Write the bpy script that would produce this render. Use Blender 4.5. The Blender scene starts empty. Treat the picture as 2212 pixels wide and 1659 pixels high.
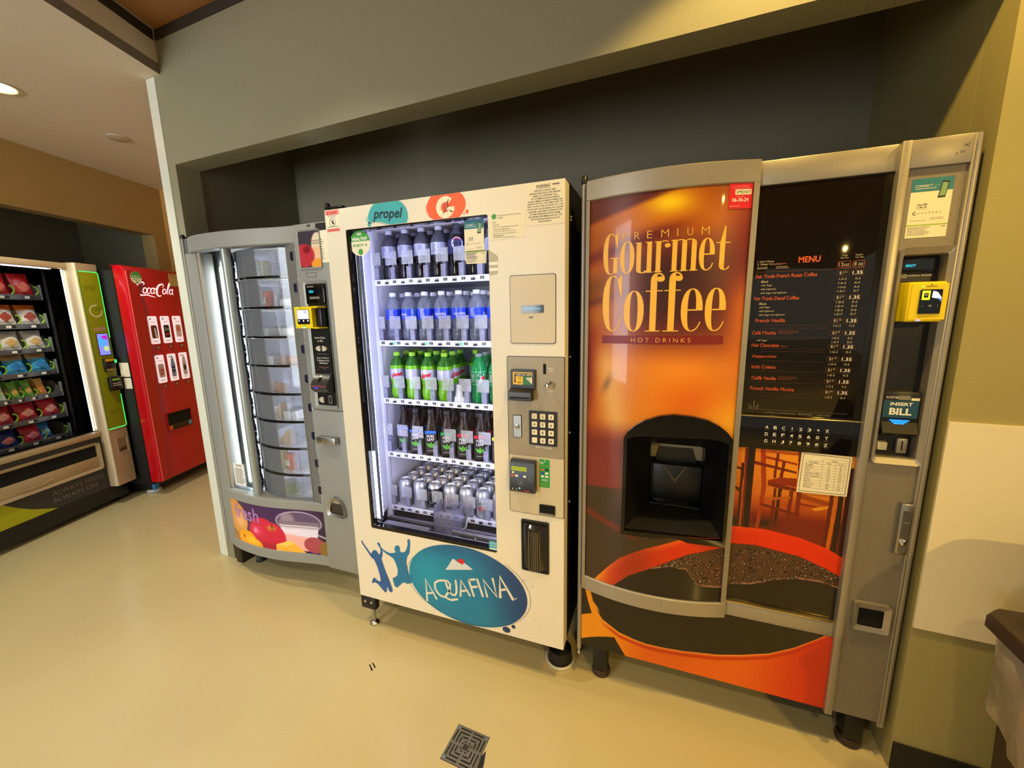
import bpy, bmesh, math, random
import numpy as np
from mathutils import Vector, Matrix, Euler
random.seed(7)
PI = math.pi
SC = bpy.context.scene
COL = SC.collection
# ------------------------------------------------------------------ camera
cam = bpy.data.cameras.new('camera')
camera = bpy.data.objects.new('camera', cam)
COL.objects.link(camera)
SC.camera = camera
FPX, YAW, PITCH, ROLL, HC = 870.48, -0.3566, 0.1755, -0.019, 1.42795
cam.sensor_fit = 'HORIZONTAL'
cam.sensor_width = 36.0
cam.lens = 36.0 * FPX / 2212.0
cam.clip_start = 0.02
_f = Vector((math.sin(YAW) * math.cos(PITCH), math.cos(YAW) * math.cos(PITCH), -math.sin(PITCH)))
_r = Vector((math.cos(YAW), -math.sin(YAW), 0))
_u = _r.cross(_f)
_r2 = _r * math.cos(ROLL) + _u * math.sin(ROLL)
_u2 = _u * math.cos(ROLL) - _r * math.sin(ROLL)
camera.matrix_world = Matrix(((_r2.x, _u2.x, -_f.x, 0), (_r2.y, _u2.y, -_f.y, 0), (_r2.z, _u2.z, -_f.z, HC), (0, 0, 0, 1)))
# ------------------------------------------------------------------ view, world
SC.view_settings.view_transform = 'Standard'
SC.view_settings.look = 'None'
SC.view_settings.exposure = 0.0
SC.view_settings.gamma = 1.0
SC.view_settings.use_curve_mapping = False
SC.cycles.transparent_max_bounces = 24
SC.cycles.max_bounces = 8
SC.cycles.caustics_reflective = False
SC.cycles.caustics_refractive = False
SC.cycles.sample_clamp_indirect = 6.0
world = bpy.data.worlds.new('world')
SC.world = world
world.use_nodes = True
world.node_tree.nodes['Background'].inputs[0].default_value = (1.0, 0.90, 0.70, 1)
world.node_tree.nodes['Background'].inputs[1].default_value = 0.42
# ------------------------------------------------------------------ lamps of the room (recessed downlights, daylight at the far left)
def spot(name, loc, watts, col, half=55, blend=0.25, rad=0.05, aim=(0, 0, -1)):
    l = bpy.data.lights.new(name, 'SPOT')
    l.energy = watts
    l.color = col
    l.spot_size = math.radians(half * 2)
    l.spot_blend = blend
    l.shadow_soft_size = rad
    o = bpy.data.objects.new(name, l)
    COL.objects.link(o)
    o.location = loc
    o.rotation_euler = Vector(aim).to_track_quat('-Z', 'Y').to_euler()
    return o
def area(name, loc, size, watts, col, aim, sy=None):
    l = bpy.data.lights.new(name, 'AREA')
    l.energy = watts
    l.color = col
    l.shape = 'RECTANGLE' if sy else 'DISK'
    l.size = size
    if sy: l.size_y = sy
    o = bpy.data.objects.new(name, l)
    COL.objects.link(o)
    o.location = loc
    o.rotation_euler = Vector(aim).to_track_quat('-Z', 'Y').to_euler()
    return o
WARM = (1.0, 0.66, 0.17)
WARM2 = (1.0, 0.74, 0.30)
NEUT = (1.0, 0.93, 0.74)
DAY = (0.92, 0.98, 1.0)
spot('downlight_lamp', (0.32, 0.87, 2.79), 110, WARM, 55, .18)
spot('downlight_lamp', (1.35, 0.87, 2.79), 55, WARM, 55, .18)
spot('downlight_lamp', (2.6, -2.6, 2.79), 420, WARM, 25, .35, 0.05, (-0.36, 0.86, -0.66))
spot('downlight_lamp', (-1.25, 0.70, 2.79), 62, NEUT, 58, .5)
spot('downlight_lamp', (0.30, -0.9, 2.79), 60, WARM2, 62, .5)
spot('downlight_lamp', (-1.6, -0.9, 2.79), 105, NEUT, 62, .5)
spot('downlight_lamp', (-3.25, 1.24, 2.58), 75, NEUT, 62, .5)
area('daylight_window', (-2.3, -3.0, 1.6), 1.3, 52, DAY, (-0.10, 1.0, 0.0), 2.4).data.spread = math.radians(96)

# ------------------------------------------------------------------ materials
def lin(c):
    return tuple(((v / 255) / 12.92 if v <= 10.3 else (((v / 255) + 0.055) / 1.055) ** 2.4) for v in c)
_mats = {}
def M(name, rgb=(128, 128, 128), rough=0.5, metal=0.0, spec=0.5, var=0.05, scale=25.0, bump=0.0, bscale=200.0, emit=None, es=0.0, coat=0.0, sub=0.0):
    if name in _mats: return _mats[name]
    m = bpy.data.materials.new(name)
    m.use_nodes = True
    nt = m.node_tree
    b = nt.nodes['Principled BSDF']
    c = lin(rgb) + (1,)
    b.inputs['Roughness'].default_value = rough
    b.inputs['Metallic'].default_value = metal
    b.inputs['Specular IOR Level'].default_value = spec
    b.inputs['Coat Weight'].default_value = coat
    b.inputs['Coat Roughness'].default_value = 0.08
    tc = nt.nodes.new('ShaderNodeTexCoord')
    if var > 0:
        n = nt.nodes.new('ShaderNodeTexNoise')
        n.inputs['Scale'].default_value = scale
        n.inputs['Detail'].default_value = 3
        nt.links.new(tc.outputs['Object'], n.inputs['Vector'])
        mx = nt.nodes.new('ShaderNodeMix')
        mx.data_type = 'RGBA'
        mx.inputs[6].default_value = tuple(v * (1 - var) for v in c[:3]) + (1,)
        mx.inputs[7].default_value = tuple(min(1, v * (1 + var)) for v in c[:3]) + (1,)
        nt.links.new(n.outputs['Fac'], mx.inputs[0])
        nt.links.new(mx.outputs[2], b.inputs['Base Color'])
    else:
        b.inputs['Base Color'].default_value = c
    if bump > 0:
        n2 = nt.nodes.new('ShaderNodeTexNoise')
        n2.inputs['Scale'].default_value = bscale
        n2.inputs['Detail'].default_value = 4
        nt.links.new(tc.outputs['Object'], n2.inputs['Vector'])
        bp = nt.nodes.new('ShaderNodeBump')
        bp.inputs['Strength'].default_value = bump
        bp.inputs['Distance'].default_value = 0.002
        nt.links.new(n2.outputs['Fac'], bp.inputs['Height'])
        nt.links.new(bp.outputs['Normal'], b.inputs['Normal'])
    if emit:
        b.inputs['Emission Color'].default_value = lin(emit) + (1,)
        b.inputs['Emission Strength'].default_value = es
    _mats[name] = m
    return m
def VM(name, rough=0.35, spec=0.5, coat=0.0, es=0.0):
    """printed artwork: colours come from the mesh colour attribute of the print"""
    if name in _mats: return _mats[name]
    m = bpy.data.materials.new(name)
    m.use_nodes = True
    nt = m.node_tree
    b = nt.nodes['Principled BSDF']
    a = nt.nodes.new('ShaderNodeAttribute')
    a.attribute_name = 'Col'
    nt.links.new(a.outputs['Color'], b.inputs['Base Color'])
    b.inputs['Roughness'].default_value = rough
    b.inputs['Specular IOR Level'].default_value = spec
    b.inputs['Coat Weight'].default_value = coat
    b.inputs['Coat Roughness'].default_value = 0.04
    if es:
        nt.links.new(a.outputs['Color'], b.inputs['Emission Color'])
        b.inputs['Emission Strength'].default_value = es
    _mats[name] = m
    return m
def THIN(name, tint=(255, 255, 255), blend=0.12, rough=0.02, frost=0.0, frostc=(235, 235, 240)):
    """thin clear sheet: see-through, mirror-like at glancing angles, optionally frosted"""
    if name in _mats: return _mats[name]
    m = bpy.data.materials.new(name)
    m.use_nodes = True
    nt = m.node_tree
    nt.nodes.remove(nt.nodes['Principled BSDF'])
    out = nt.nodes['Material Output']
    t = nt.nodes.new('ShaderNodeBsdfTransparent')
    t.inputs[0].default_value = lin(tint) + (1,)
    g = nt.nodes.new('ShaderNodeBsdfGlossy')
    g.inputs['Roughness'].default_value = rough
    lw = nt.nodes.new('ShaderNodeLayerWeight')
    lw.inputs[0].default_value = blend
    mx = nt.nodes.new('ShaderNodeMixShader')
    nt.links.new(lw.outputs['Fresnel'], mx.inputs[0])
    nt.links.new(t.outputs[0], mx.inputs[1])
    nt.links.new(g.outputs[0], mx.inputs[2])
    last = mx
    if frost > 0:
        d = nt.nodes.new('ShaderNodeBsdfPrincipled')
        d.inputs['Base Color'].default_value = lin(frostc) + (1,)
        d.inputs['Roughness'].default_value = 0.25
        m2 = nt.nodes.new('ShaderNodeMixShader')
        n = nt.nodes.new('ShaderNodeTexNoise')
        n.inputs['Scale'].default_value = 40
        tc = nt.nodes.new('ShaderNodeTexCoord')
        nt.links.new(tc.outputs['Object'], n.inputs['Vector'])
        mr = nt.nodes.new('ShaderNodeMapRange')
        mr.inputs[3].default_value = frost * 0.8
        mr.inputs[4].default_value = min(1, frost * 1.2)
        nt.links.new(n.outputs['Fac'], mr.inputs[0])
        nt.links.new(mr.outputs[0], m2.inputs[0])
        nt.links.new(mx.outputs[0], m2.inputs[1])
        nt.links.new(d.outputs[0], m2.inputs[2])
        last = m2
    nt.links.new(last.outputs[0], out.inputs[0])
    _mats[name] = m
    return m
def EM(name, rgb, s):
    return M(name, rgb, 0.4, var=0, emit=rgb, es=s)

# ------------------------------------------------------------------ mesh builder
_tc = {}
def text_mesh(s, off=0.0, shear=0.0):
    k = (s, off, shear)
    if k in _tc: return _tc[k]
    cu = bpy.data.curves.new('lettering', 'FONT')
    cu.body = s
    cu.offset = off
    cu.shear = shear
    cu.resolution_u = 3
    o = bpy.data.objects.new('lettering', cu)
    COL.objects.link(o)
    bpy.context.view_layer.update()
    e = o.evaluated_get(bpy.context.evaluated_depsgraph_get())
    me = e.to_mesh()
    vs = [(v.co.x, v.co.y) for v in me.vertices]
    fs = [tuple(p.vertices) for p in me.polygons]
    e.to_mesh_clear()
    COL.objects.unlink(o)
    bpy.data.objects.remove(o)
    bpy.data.curves.remove(cu)
    _tc[k] = (vs, fs)
    return _tc[k]
class MB:
    def __init__(s):
        s.v = []; s.f = []; s.m = []; s.mats = []
    def mi(s, m):
        if m not in s.mats: s.mats.append(m)
        return s.mats.index(m)
    def add(s, vs, fs, m):
        o = len(s.v)
        s.v += [tuple(v) for v in vs]
        k = s.mi(m)
        for f in fs:
            s.f.append(tuple(i + o for i in f)); s.m.append(k)
        return s
    def box(s, x0, x1, y0, y1, z0, z1, m, c=0.0, seg=2):
        if c > 0:
            bm = bmesh.new()
            bmesh.ops.create_cube(bm, size=1)
            for v in bm.verts:
                v.co = Vector(((x0 + x1) / 2 + v.co.x * (x1 - x0), (y0 + y1) / 2 + v.co.y * (y1 - y0), (z0 + z1) / 2 + v.co.z * (z1 - z0)))
            c = min(c, 0.45 * min(abs(x1 - x0), abs(y1 - y0), abs(z1 - z0)))
            bmesh.ops.bevel(bm, geom=bm.edges[:], offset=c, segments=seg, affect='EDGES', profile=0.5)
            bm.verts.index_update()
            s.add([v.co[:] for v in bm.verts], [[v.index for v in f.verts] for f in bm.faces], m)
            bm.free()
            return s
        vs = [(x, y, z) for x in (x0, x1) for y in (y0, y1) for z in (z0, z1)]
        return s.add(vs, [(0, 1, 3, 2), (4, 6, 7, 5), (0, 4, 5, 1), (2, 3, 7, 6), (0, 2, 6, 4), (1, 5, 7, 3)], m)
    def prism(s, pts, y0, y1, m, back=True):
        """outline in x,z extruded along y (y0 is the front)"""
        n = len(pts)
        vs = [(x, y0, z) for x, z in pts] + [(x, y1, z) for x, z in pts]
        fs = [tuple(range(n))] + ([tuple(range(2 * n - 1, n - 1, -1))] if back else [])
        fs += [(i, i + n, (i + 1) % n + n, (i + 1) % n) for i in range(n)]
        return s.add(vs, fs, m)
    def prismz(s, pts, z0, z1, m):
        n = len(pts)
        vs = [(x, y, z0) for x, y in pts] + [(x, y, z1) for x, y in pts]
        fs = [tuple(range(n)), tuple(range(2 * n - 1, n - 1, -1))] + [(i, i + n, (i + 1) % n + n, (i + 1) % n) for i in range(n)]
        return s.add(vs, fs, m)
    def ring(s, a, b, y0, y1, m, yi=None):
        """frame between outlines a and b (same count); inner front edge may sit at yi"""
        n = len(a)
        yi = y0 if yi is None else yi
        vs = [(x, y0, z) for x, z in a] + [(x, yi, z) for x, z in b] + [(x, y1, z) for x, z in a] + [(x, y1, z) for x, z in b]
        fs = []
        for i in range(n):
            j = (i + 1) % n
            fs += [(i, j, j + n, i + n), (i, i + 2 * n, j + 2 * n, j), (i + n, j + n, j + 3 * n, i + 3 * n), (i + 2 * n, i + 3 * n, j + 3 * n, j + 2 * n)]
        return s.add(vs, fs, m)
    def bridge(s, a, ya, b, yb, m):
        n = len(a)
        vs = [(x, ya, z) for x, z in a] + [(x, yb, z) for x, z in b]
        return s.add(vs, [(i, (i + 1) % n, (i + 1) % n + n, i + n) for i in range(n)], m)
    def flat(s, pts, y, m):
        return s.add([(x, y, z) for x, z in pts], [tuple(range(len(pts)))], m)
    def rect(s, x0, x1, z0, z1, y, m, nx=1):
        for i in range(nx):
            a = x0 + (x1 - x0) * i / nx; b = x0 + (x1 - x0) * (i + 1) / nx
            s.flat([(a, z0), (b, z0), (b, z1), (a, z1)], y, m)
        return s
    def disc(s, x, z, r, y, m, n=24, rz=None):
        return s.flat([(x + r * math.cos(2 * PI * i / n), z + (rz or r) * math.sin(2 * PI * i / n)) for i in range(n)], y, m)
    def annulus(s, x, z, r0, r1, y, m, n=28, a0=0, a1=2 * PI):
        vs = []; fs = []
        for i in range(n + 1):
            a = a0 + (a1 - a0) * i / n
            vs += [(x + r0 * math.cos(a), y, z + r0 * math.sin(a)), (x + r1 * math.cos(a), y, z + r1 * math.sin(a))]
            if i: fs.append((2 * i - 2, 2 * i - 1, 2 * i + 1, 2 * i))
        return s.add(vs, fs, m)
    def lathe(s, prof, c, m, n=20, ax='z'):
        """profile of (r, h[, material]) turned round an axis through c"""
        k = len(prof)
        vs = []
        for r, h, *_ in prof:
            for i in range(n):
                a = 2 * PI * i / n
                p = (r * math.cos(a), r * math.sin(a), h)
                if ax == 'y': p = (p[0], h, p[1])
                if ax == 'x': p = (h, p[0], p[1])
                vs.append((p[0] + c[0], p[1] + c[1], p[2] + c[2]))
        o = len(s.v)
        s.v += vs
        for q in range(k - 1):
            mm = s.mi(prof[q][2] if len(prof[q]) > 2 else m)
            for i in range(n):
                j = (i + 1) % n
                s.f.append((o + q * n + i, o + q * n + j, o + (q + 1) * n + j, o + (q + 1) * n + i)); s.m.append(mm)
        for q in (0, k - 1):
            if prof[q][0] > 1e-5:
                s.f.append(tuple(o + q * n + i for i in range(n))); s.m.append(s.mi(prof[max(0, min(q, k - 2))][2] if len(prof[max(0, min(q, k - 2))]) > 2 else m))
        return s
    def loft(s, secs, m, caps=True):
        """list of equal-length closed loops of 3D points"""
        n = len(secs[0])
        o = len(s.v); k = s.mi(m)
        for sec in secs: s.v += [tuple(p) for p in sec]
        for q in range(len(secs) - 1):
            for i in range(n):
                j = (i + 1) % n
                s.f.append((o + q * n + i, o + q * n + j, o + (q + 1) * n + j, o + (q + 1) * n + i)); s.m.append(k)
        if caps:
            s.f.append(tuple(o + i for i in range(n))); s.m.append(k)
            s.f.append(tuple(o + (len(secs) - 1) * n + i for i in range(n))); s.m.append(k)
        return s
    def tube(s, path, r, m, n=8):
        path = [Vector(p) for p in path]
        secs = []
        up = Vector((0, 0, 1))
        for i, p in enumerate(path):
            d = (path[min(i + 1, len(path) - 1)] - path[max(i - 1, 0)]).normalized()
            a = d.cross(up)
            if a.length < 1e-3: a = d.cross(Vector((1, 0, 0)))
            a.normalize(); b = d.cross(a)
            secs.append([p + a * (r * math.cos(2 * PI * j / n)) + b * (r * math.sin(2 * PI * j / n)) for j in range(n)])
        return s.loft(secs, m)
    def text(s, t, x0, x1, z0, z1, y, m, off=0.0, shear=0.0, keep=False, align='c', rot=0.0):
        """lettering fitted into the box x0..x1, z0..z1 (keep: keep its own proportions, fitted to the height)"""
        vs, fs = text_mesh(t, off, shear)
        if not vs: return s
        xs = [v[0] for v in vs]; zs = [v[1] for v in vs]
        a, b, c, d = min(xs), max(xs), min(zs), max(zs)
        sz = (z1 - z0) / max(d - c, 1e-6)
        sx = (x1 - x0) / max(b - a, 1e-6)
        ox = x0
        if keep:
            sx = min(sx, sz)
            w = (b - a) * sx
            ox = x0 if align == 'l' else (x1 - w if align == 'r' else (x0 + x1 - w) / 2)
        P = [(ox + (v[0] - a) * sx, z0 + (v[1] - c) * sz) for v in vs]
        if rot:
            cx, cz = (x0 + x1) / 2, (z0 + z1) / 2
            P = [(cx + (px - cx) * math.cos(rot) - (pz - cz) * math.sin(rot), cz + (px - cx) * math.sin(rot) + (pz - cz) * math.cos(rot)) for px, pz in P]
        return s.add([(px, y, pz) for px, pz in P], fs, m)
    def stroke(s, pts, w, y, m, ws=None):
        """round-ended pen stroke in the x,z plane; ws gives a width per point"""
        n = len(pts)
        L = []; R = []
        for i in range(n):
            a = pts[max(i - 1, 0)]; b = pts[min(i + 1, n - 1)]
            dx, dz = b[0] - a[0], b[1] - a[1]
            l = math.hypot(dx, dz) or 1
            h = (ws[i] if ws else w) / 2
            L.append((pts[i][0] - dz / l * h, pts[i][1] + dx / l * h)); R.append((pts[i][0] + dz / l * h, pts[i][1] - dx / l * h))
        vs = [(x, y, z) for x, z in L] + [(x, y, z) for x, z in R]
        s.add(vs, [(i, i + 1, i + 1 + n, i + n) for i in range(n - 1)], m)
        for e in (0, n - 1):
            s.disc(pts[e][0], pts[e][1], (ws[e] if ws else w) / 2, y - 0.00003, m, 10)
        return s
    def lines(s, x0, x1, z0, z1, n, y, m, h=0.45, ragged=True, seed=1):
        """small print too fine to read: rows of short word marks"""
        rng = random.Random(seed)
        dz = (z1 - z0) / n
        for i in range(n):
            zt = z1 - i * dz
            x = x0
            end = x1 - (rng.random() * 0.3 * (x1 - x0) if ragged else 0)
            while x < end:
                w = (x1 - x0) * rng.uniform(0.05, 0.16)
                s.rect(x, min(x + w, end), zt - dz * h, zt, y, m)
                x += w + (x1 - x0) * 0.018
        return s
    def build(s, name, parent=None, loc=None, warp=None, rotz=0.0, sharp=38):
        me = bpy.data.meshes.new(name)
        vs = [warp(*v) for v in s.v] if warp else s.v
        me.from_pydata(vs, [], s.f)
        for m in s.mats: me.materials.append(m)
        me.polygons.foreach_set('material_index', s.m)
        bm = bmesh.new(); bm.from_mesh(me)
        bmesh.ops.recalc_face_normals(bm, faces=bm.faces[:])
        bm.to_mesh(me); bm.free()
        me.polygons.foreach_set('use_smooth', [True] * len(me.polygons))
        me.set_sharp_from_angle(angle=math.radians(sharp))
        me.update()
        o = bpy.data.objects.new(name, me)
        COL.objects.link(o)
        if parent: o.parent = parent
        if loc: o.location = loc
        if rotz: o.rotation_euler = (0, 0, rotz)
        return o
def rr(x0, x1, z0, z1, r, n=4):
    """rounded rectangle outline"""
    P = []
    for cx, cz, a0 in ((x1 - r, z1 - r, 0), (x0 + r, z1 - r, 90), (x0 + r, z0 + r, 180), (x1 - r, z0 + r, 270)):
        for i in range(n + 1):
            a = math.radians(a0 + 90 * i / n)
            P.append((cx + r * math.cos(a), cz + r * math.sin(a)))
    return P
def sq(cx, cy, hx, hy, z, n=24, p=4.0):
    """rounded-square loop"""
    P = []
    for i in range(n):
        a = 2 * PI * (i + 0.5) / n
        c, s_ = math.cos(a), math.sin(a)
        k = (abs(c) ** p + abs(s_) ** p) ** (-1 / p)
        P.append((cx + hx * c * k, cy + hy * s_ * k, z))
    return P
def tag(o, label, cat, group=None):
    o['label'] = label; o['category'] = cat
    if group: o['group'] = group
    return o
def thing(name, label, cat, loc=(0, 0, 0), rotz=0.0, group=None):
    o = bpy.data.objects.new(name, None)
    o.empty_display_size = 0.05
    COL.objects.link(o)
    o.location = loc; o.rotation_euler = (0, 0, rotz)
    return tag(o, label, cat, group)
def struct(name, mb, **k):
    o = mb.build(name, **k)
    o['kind'] = 'structure'
    return o
def dup(root, loc, rotz, label, group=None):
    r = root.copy(); COL.objects.link(r)
    r.location = loc; r.rotation_euler = (0, 0, rotz); r['label'] = label
    if group: r['group'] = group
    for ch in list(root.children):
        c = ch.copy(); COL.objects.link(c); c.parent = r
        for g in ch.children:
            d = g.copy(); COL.objects.link(d); d.parent = c
    return r
def paint_grid(name, parent, x0, x1, z0, z1, step, colf, m, yf=lambda x: x * 0, skip=None):
    """a printed sheet: colf(X, Z) -> array (..., 3) of 0..255 print colours"""
    nx = max(2, int(round((x1 - x0) / step))); nz = max(2, int(round((z1 - z0) / step)))
    xs = np.linspace(x0, x1, nx + 1); zs = np.linspace(z0, z1, nz + 1)
    X, Z = np.meshgrid(xs, zs)
    Y = yf(X)
    co = np.stack([X, Y, Z], -1).reshape(-1, 3)
    idx = np.arange((nx + 1) * (nz + 1)).reshape(nz + 1, nx + 1)
    q = np.stack([idx[:-1, :-1], idx[:-1, 1:], idx[1:, 1:], idx[1:, :-1]], -1).reshape(-1, 4)
    if skip is not None:
        cx = (X[:-1, :-1] + X[1:, 1:]) / 2; cz = (Z[:-1, :-1] + Z[1:, 1:]) / 2
        q = q[~skip(cx, cz).reshape(-1)]
    me = bpy.data.meshes.new(name)
    me.vertices.add(len(co)); me.vertices.foreach_set('co', co.ravel())
    me.loops.add(len(q) * 4); me.loops.foreach_set('vertex_index', q.ravel().astype(np.int32))
    me.polygons.add(len(q))
    me.polygons.foreach_set('loop_start', np.arange(0, len(q) * 4, 4, dtype=np.int32))
    me.update(calc_edges=True)
    me.validate()
    c = np.clip(colf(X, Z), 0, 255) / 255.0
    c = np.where(c <= 0.0404, c / 12.92, ((c + 0.055) / 1.055) ** 2.4)
    ca = np.ones(((nx + 1) * (nz + 1), 4), np.float32)
    ca[:, :3] = c.reshape(-1, 3)
    at = me.color_attributes.new('Col', 'FLOAT_COLOR', 'POINT')
    at.data.foreach_set('color', ca.ravel())
    me.materials.append(m)
    me.polygons.foreach_set('use_smooth', [True] * len(me.polygons))
    o = bpy.data.objects.new(name, me)
    COL.objects.link(o)
    o.parent = parent
    return o
def lp(c, col, w):
    w = np.clip(w, 0, 1)[..., None]
    return c * (1 - w) + np.array(col, float) * w
def ss(e0, e1, x):
    t = np.clip((x - e0) / (e1 - e0), 0, 1)
    return t * t * (3 - 2 * t)
def gs(x, c, w):
    return np.exp(-((x - c) / w) ** 2)
def inpoly(X, Z, pts):
    r = np.zeros(X.shape, bool)
    n = len(pts)
    for i in range(n):
        x0, z0 = pts[i]; x1, z1 = pts[(i + 1) % n]
        if z0 == z1: continue
        cnd = ((z0 > Z) != (z1 > Z)) & (X < (x1 - x0) * (Z - z0) / (z1 - z0) + x0)
        r ^= cnd
    return r.astype(float)
# ------------------------------------------------------------------ shared materials
def wall_mat(name, rgb):
    return M(name, rgb, 0.62, var=0.03, scale=6, bump=0.12, bscale=260)
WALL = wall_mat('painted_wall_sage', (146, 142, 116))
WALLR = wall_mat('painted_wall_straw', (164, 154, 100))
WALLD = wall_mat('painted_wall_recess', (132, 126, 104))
CEIL = wall_mat('painted_ceiling', (226, 214, 198))
WALLY = wall_mat('painted_wall_ochre', (186, 160, 104))
POST = M('white_guard', (222, 226, 212), 0.4, var=0.02)
BLACK = M('black_plastic', (16, 16, 17), 0.35, var=0.1)
BLACKG = M('black_gloss', (8, 8, 9), 0.08, var=0)
BLACKM = M('black_steel', (13, 13, 13), 0.5, var=0.15, bump=0.1)
VOID = M('dark_void', (4, 4, 4), 0.9, var=0)
WHITE = M('white_plastic', (232, 232, 236), 0.4, var=0.02)
CHROME = M('chrome', (215, 215, 218), 0.15, 1.0, var=0)
STEEL = M('brushed_steel', (176, 176, 176), 0.32, 1.0, var=0.08, scale=80)
DARKTXT = M('print_black', (22, 20, 20), 0.5, var=0)
WHITETXT = M('print_white', (240, 238, 230), 0.5, var=0)
GREYTXT = M('print_grey', (128, 126, 120), 0.5, var=0)
PAPER = M('paper_cream', (238, 230, 202), 0.6, var=0.03, scale=12)
LIME = M('print_lime', (150, 190, 40), 0.5, var=0)
GREENP = M('print_green', (62, 158, 60), 0.5, var=0)
TEALP = M('print_teal', (22, 116, 134), 0.45, var=0.2, scale=20)
REDP = M('print_red', (214, 24, 44), 0.45, var=0)
PINKP = M('print_pink', (236, 128, 122), 0.5, var=0)
BLUEP = M('print_blue', (40, 78, 196), 0.45, var=0)
ORANGEP = M('print_orange', (222, 92, 36), 0.45, var=0)
CYANE = EM('cyan_display', (40, 200, 235), 1.4)
GREENE = EM('green_led', (40, 255, 90), 3.0)
BLUEE = EM('blue_led', (20, 120, 255), 3.0)
WHITEE = EM('white_led', (240, 244, 255), 1.6)
SCREEND = M('display_dark', (14, 20, 30), 0.1, var=0)
YELLOW = M('yellow_plastic', (240, 214, 10), 0.35, var=0.03)
GLASS = THIN('clear_pane', (250, 252, 252), 0.06)
# ------------------------------------------------------------------ the room
KW = -0.037
def wp(x, d=0.0):
    return (x - KW * d, 1.40 + KW * x + d)
TT = Vector((-0.3, 0.9539, 0)).normalized()
NN = Vector((TT.y, -TT.x, 0))
LANG = math.atan2(TT.y, TT.x)
def lw(s, n):
    p = TT * s + NN * n
    return (p.x, p.y)
fm = M('epoxy_floor', (203, 188, 141), 0.16, spec=0.42, var=0.09, scale=1.6, bump=0.05, bscale=14)
_nt = fm.node_tree
_n = _nt.nodes.new('ShaderNodeTexNoise'); _n.inputs['Scale'].default_value = 5; _n.inputs['Detail'].default_value = 6
_mr = _nt.nodes.new('ShaderNodeMapRange'); _mr.inputs[3].default_value = 0.15; _mr.inputs[4].default_value = 0.27
_nt.links.new(_n.outputs['Fac'], _mr.inputs[0]); _nt.links.new(_mr.outputs[0], _nt.nodes['Principled BSDF'].inputs['Roughness'])
# floor with a square hole for the drain
DC, DA, DH = Vector((-0.556, 0.981)), math.radians(-3), 0.061
dq = [(DC.x + math.cos(DA) * a - math.sin(DA) * b, DC.y + math.sin(DA) * a + math.cos(DA) * b) for a, b in ((-DH, -DH), (DH, -DH), (DH, DH), (-DH, DH))]
oq = [(-8.5, -6), (4.2, -6), (4.2, 5.5), (-8.5, 5.5)]
b = MB()
b.add([(x, y, 0) for x, y in oq] + [(x, y, 0) for x, y in dq], [(0, 1, 5, 4), (1, 2, 6, 5), (2, 3, 7, 6), (3, 0, 4, 7)], fm)
b.add([(x, y, 0) for x, y in dq] + [(x, y, -0.09) for x, y in dq], [(0, 1, 5, 4), (1, 2, 6, 5), (2, 3, 7, 6), (3, 0, 4, 7), (4, 5, 6, 7)], VOID)
struct('floor', b)
b = MB()
T = 0.115
b.prismz([wp(-2.478), wp(-2.356), wp(-2.356, T), wp(-2.478, T)], 0, 2.86, WALL)
b.prismz([wp(-2.356), wp(0.722), wp(0.722, T), wp(-2.356, T)], 2.20, 2.86, WALL)
b.prismz([wp(0.722), wp(3.4), wp(3.4, T), wp(0.722, T)], 0, 2.86, WALLR)
struct('wall_front', b)
b = MB()
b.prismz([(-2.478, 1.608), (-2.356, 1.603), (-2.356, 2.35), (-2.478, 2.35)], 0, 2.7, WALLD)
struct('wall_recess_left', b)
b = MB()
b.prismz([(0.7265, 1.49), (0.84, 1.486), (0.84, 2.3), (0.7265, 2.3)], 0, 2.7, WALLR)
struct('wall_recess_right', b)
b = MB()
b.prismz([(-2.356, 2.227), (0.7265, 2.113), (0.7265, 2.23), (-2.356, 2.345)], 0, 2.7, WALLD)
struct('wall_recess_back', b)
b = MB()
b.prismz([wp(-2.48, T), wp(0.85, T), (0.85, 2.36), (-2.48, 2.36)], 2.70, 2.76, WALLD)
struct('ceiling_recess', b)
# white corner guard down the free end of the front wall
b = MB()
b.prismz([wp(-2.482, -0.004), wp(-2.414, -0.004), wp(-2.414, -0.0003), wp(-2.478, -0.0003), wp(-2.478, T), wp(-2.482, T)], 0.002, 2.610, POST)
struct('trim_1', b)
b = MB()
b.prismz([wp(-2.36, -0.004), wp(3.4, -0.004), wp(3.4, -0.0003), wp(-2.36, -0.0003)], 2.755, 2.80, M('shadow_gap', (52, 44, 34), 0.7))  # dark strip painted in for the shadow gap below the wood ceiling
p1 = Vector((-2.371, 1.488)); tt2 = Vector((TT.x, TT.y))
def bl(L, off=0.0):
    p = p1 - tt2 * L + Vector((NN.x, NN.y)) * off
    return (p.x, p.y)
b.prismz([bl(0.01, 0.0003), bl(6.5, 0.0003), bl(6.5, 0.004), bl(0.01, 0.004)], 2.755, 2.80, _mats['shadow_gap'])
struct('shadow_gap_strip', b)
b = MB()
b.prismz([wp(0.726, -0.008), wp(3.4, -0.008), wp(3.4, -0.0003), wp(0.726, -0.0003)], 0, 0.098, M('rubber_base', (24, 22, 20), 0.55))
struct('baseboard_right', b)
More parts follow.
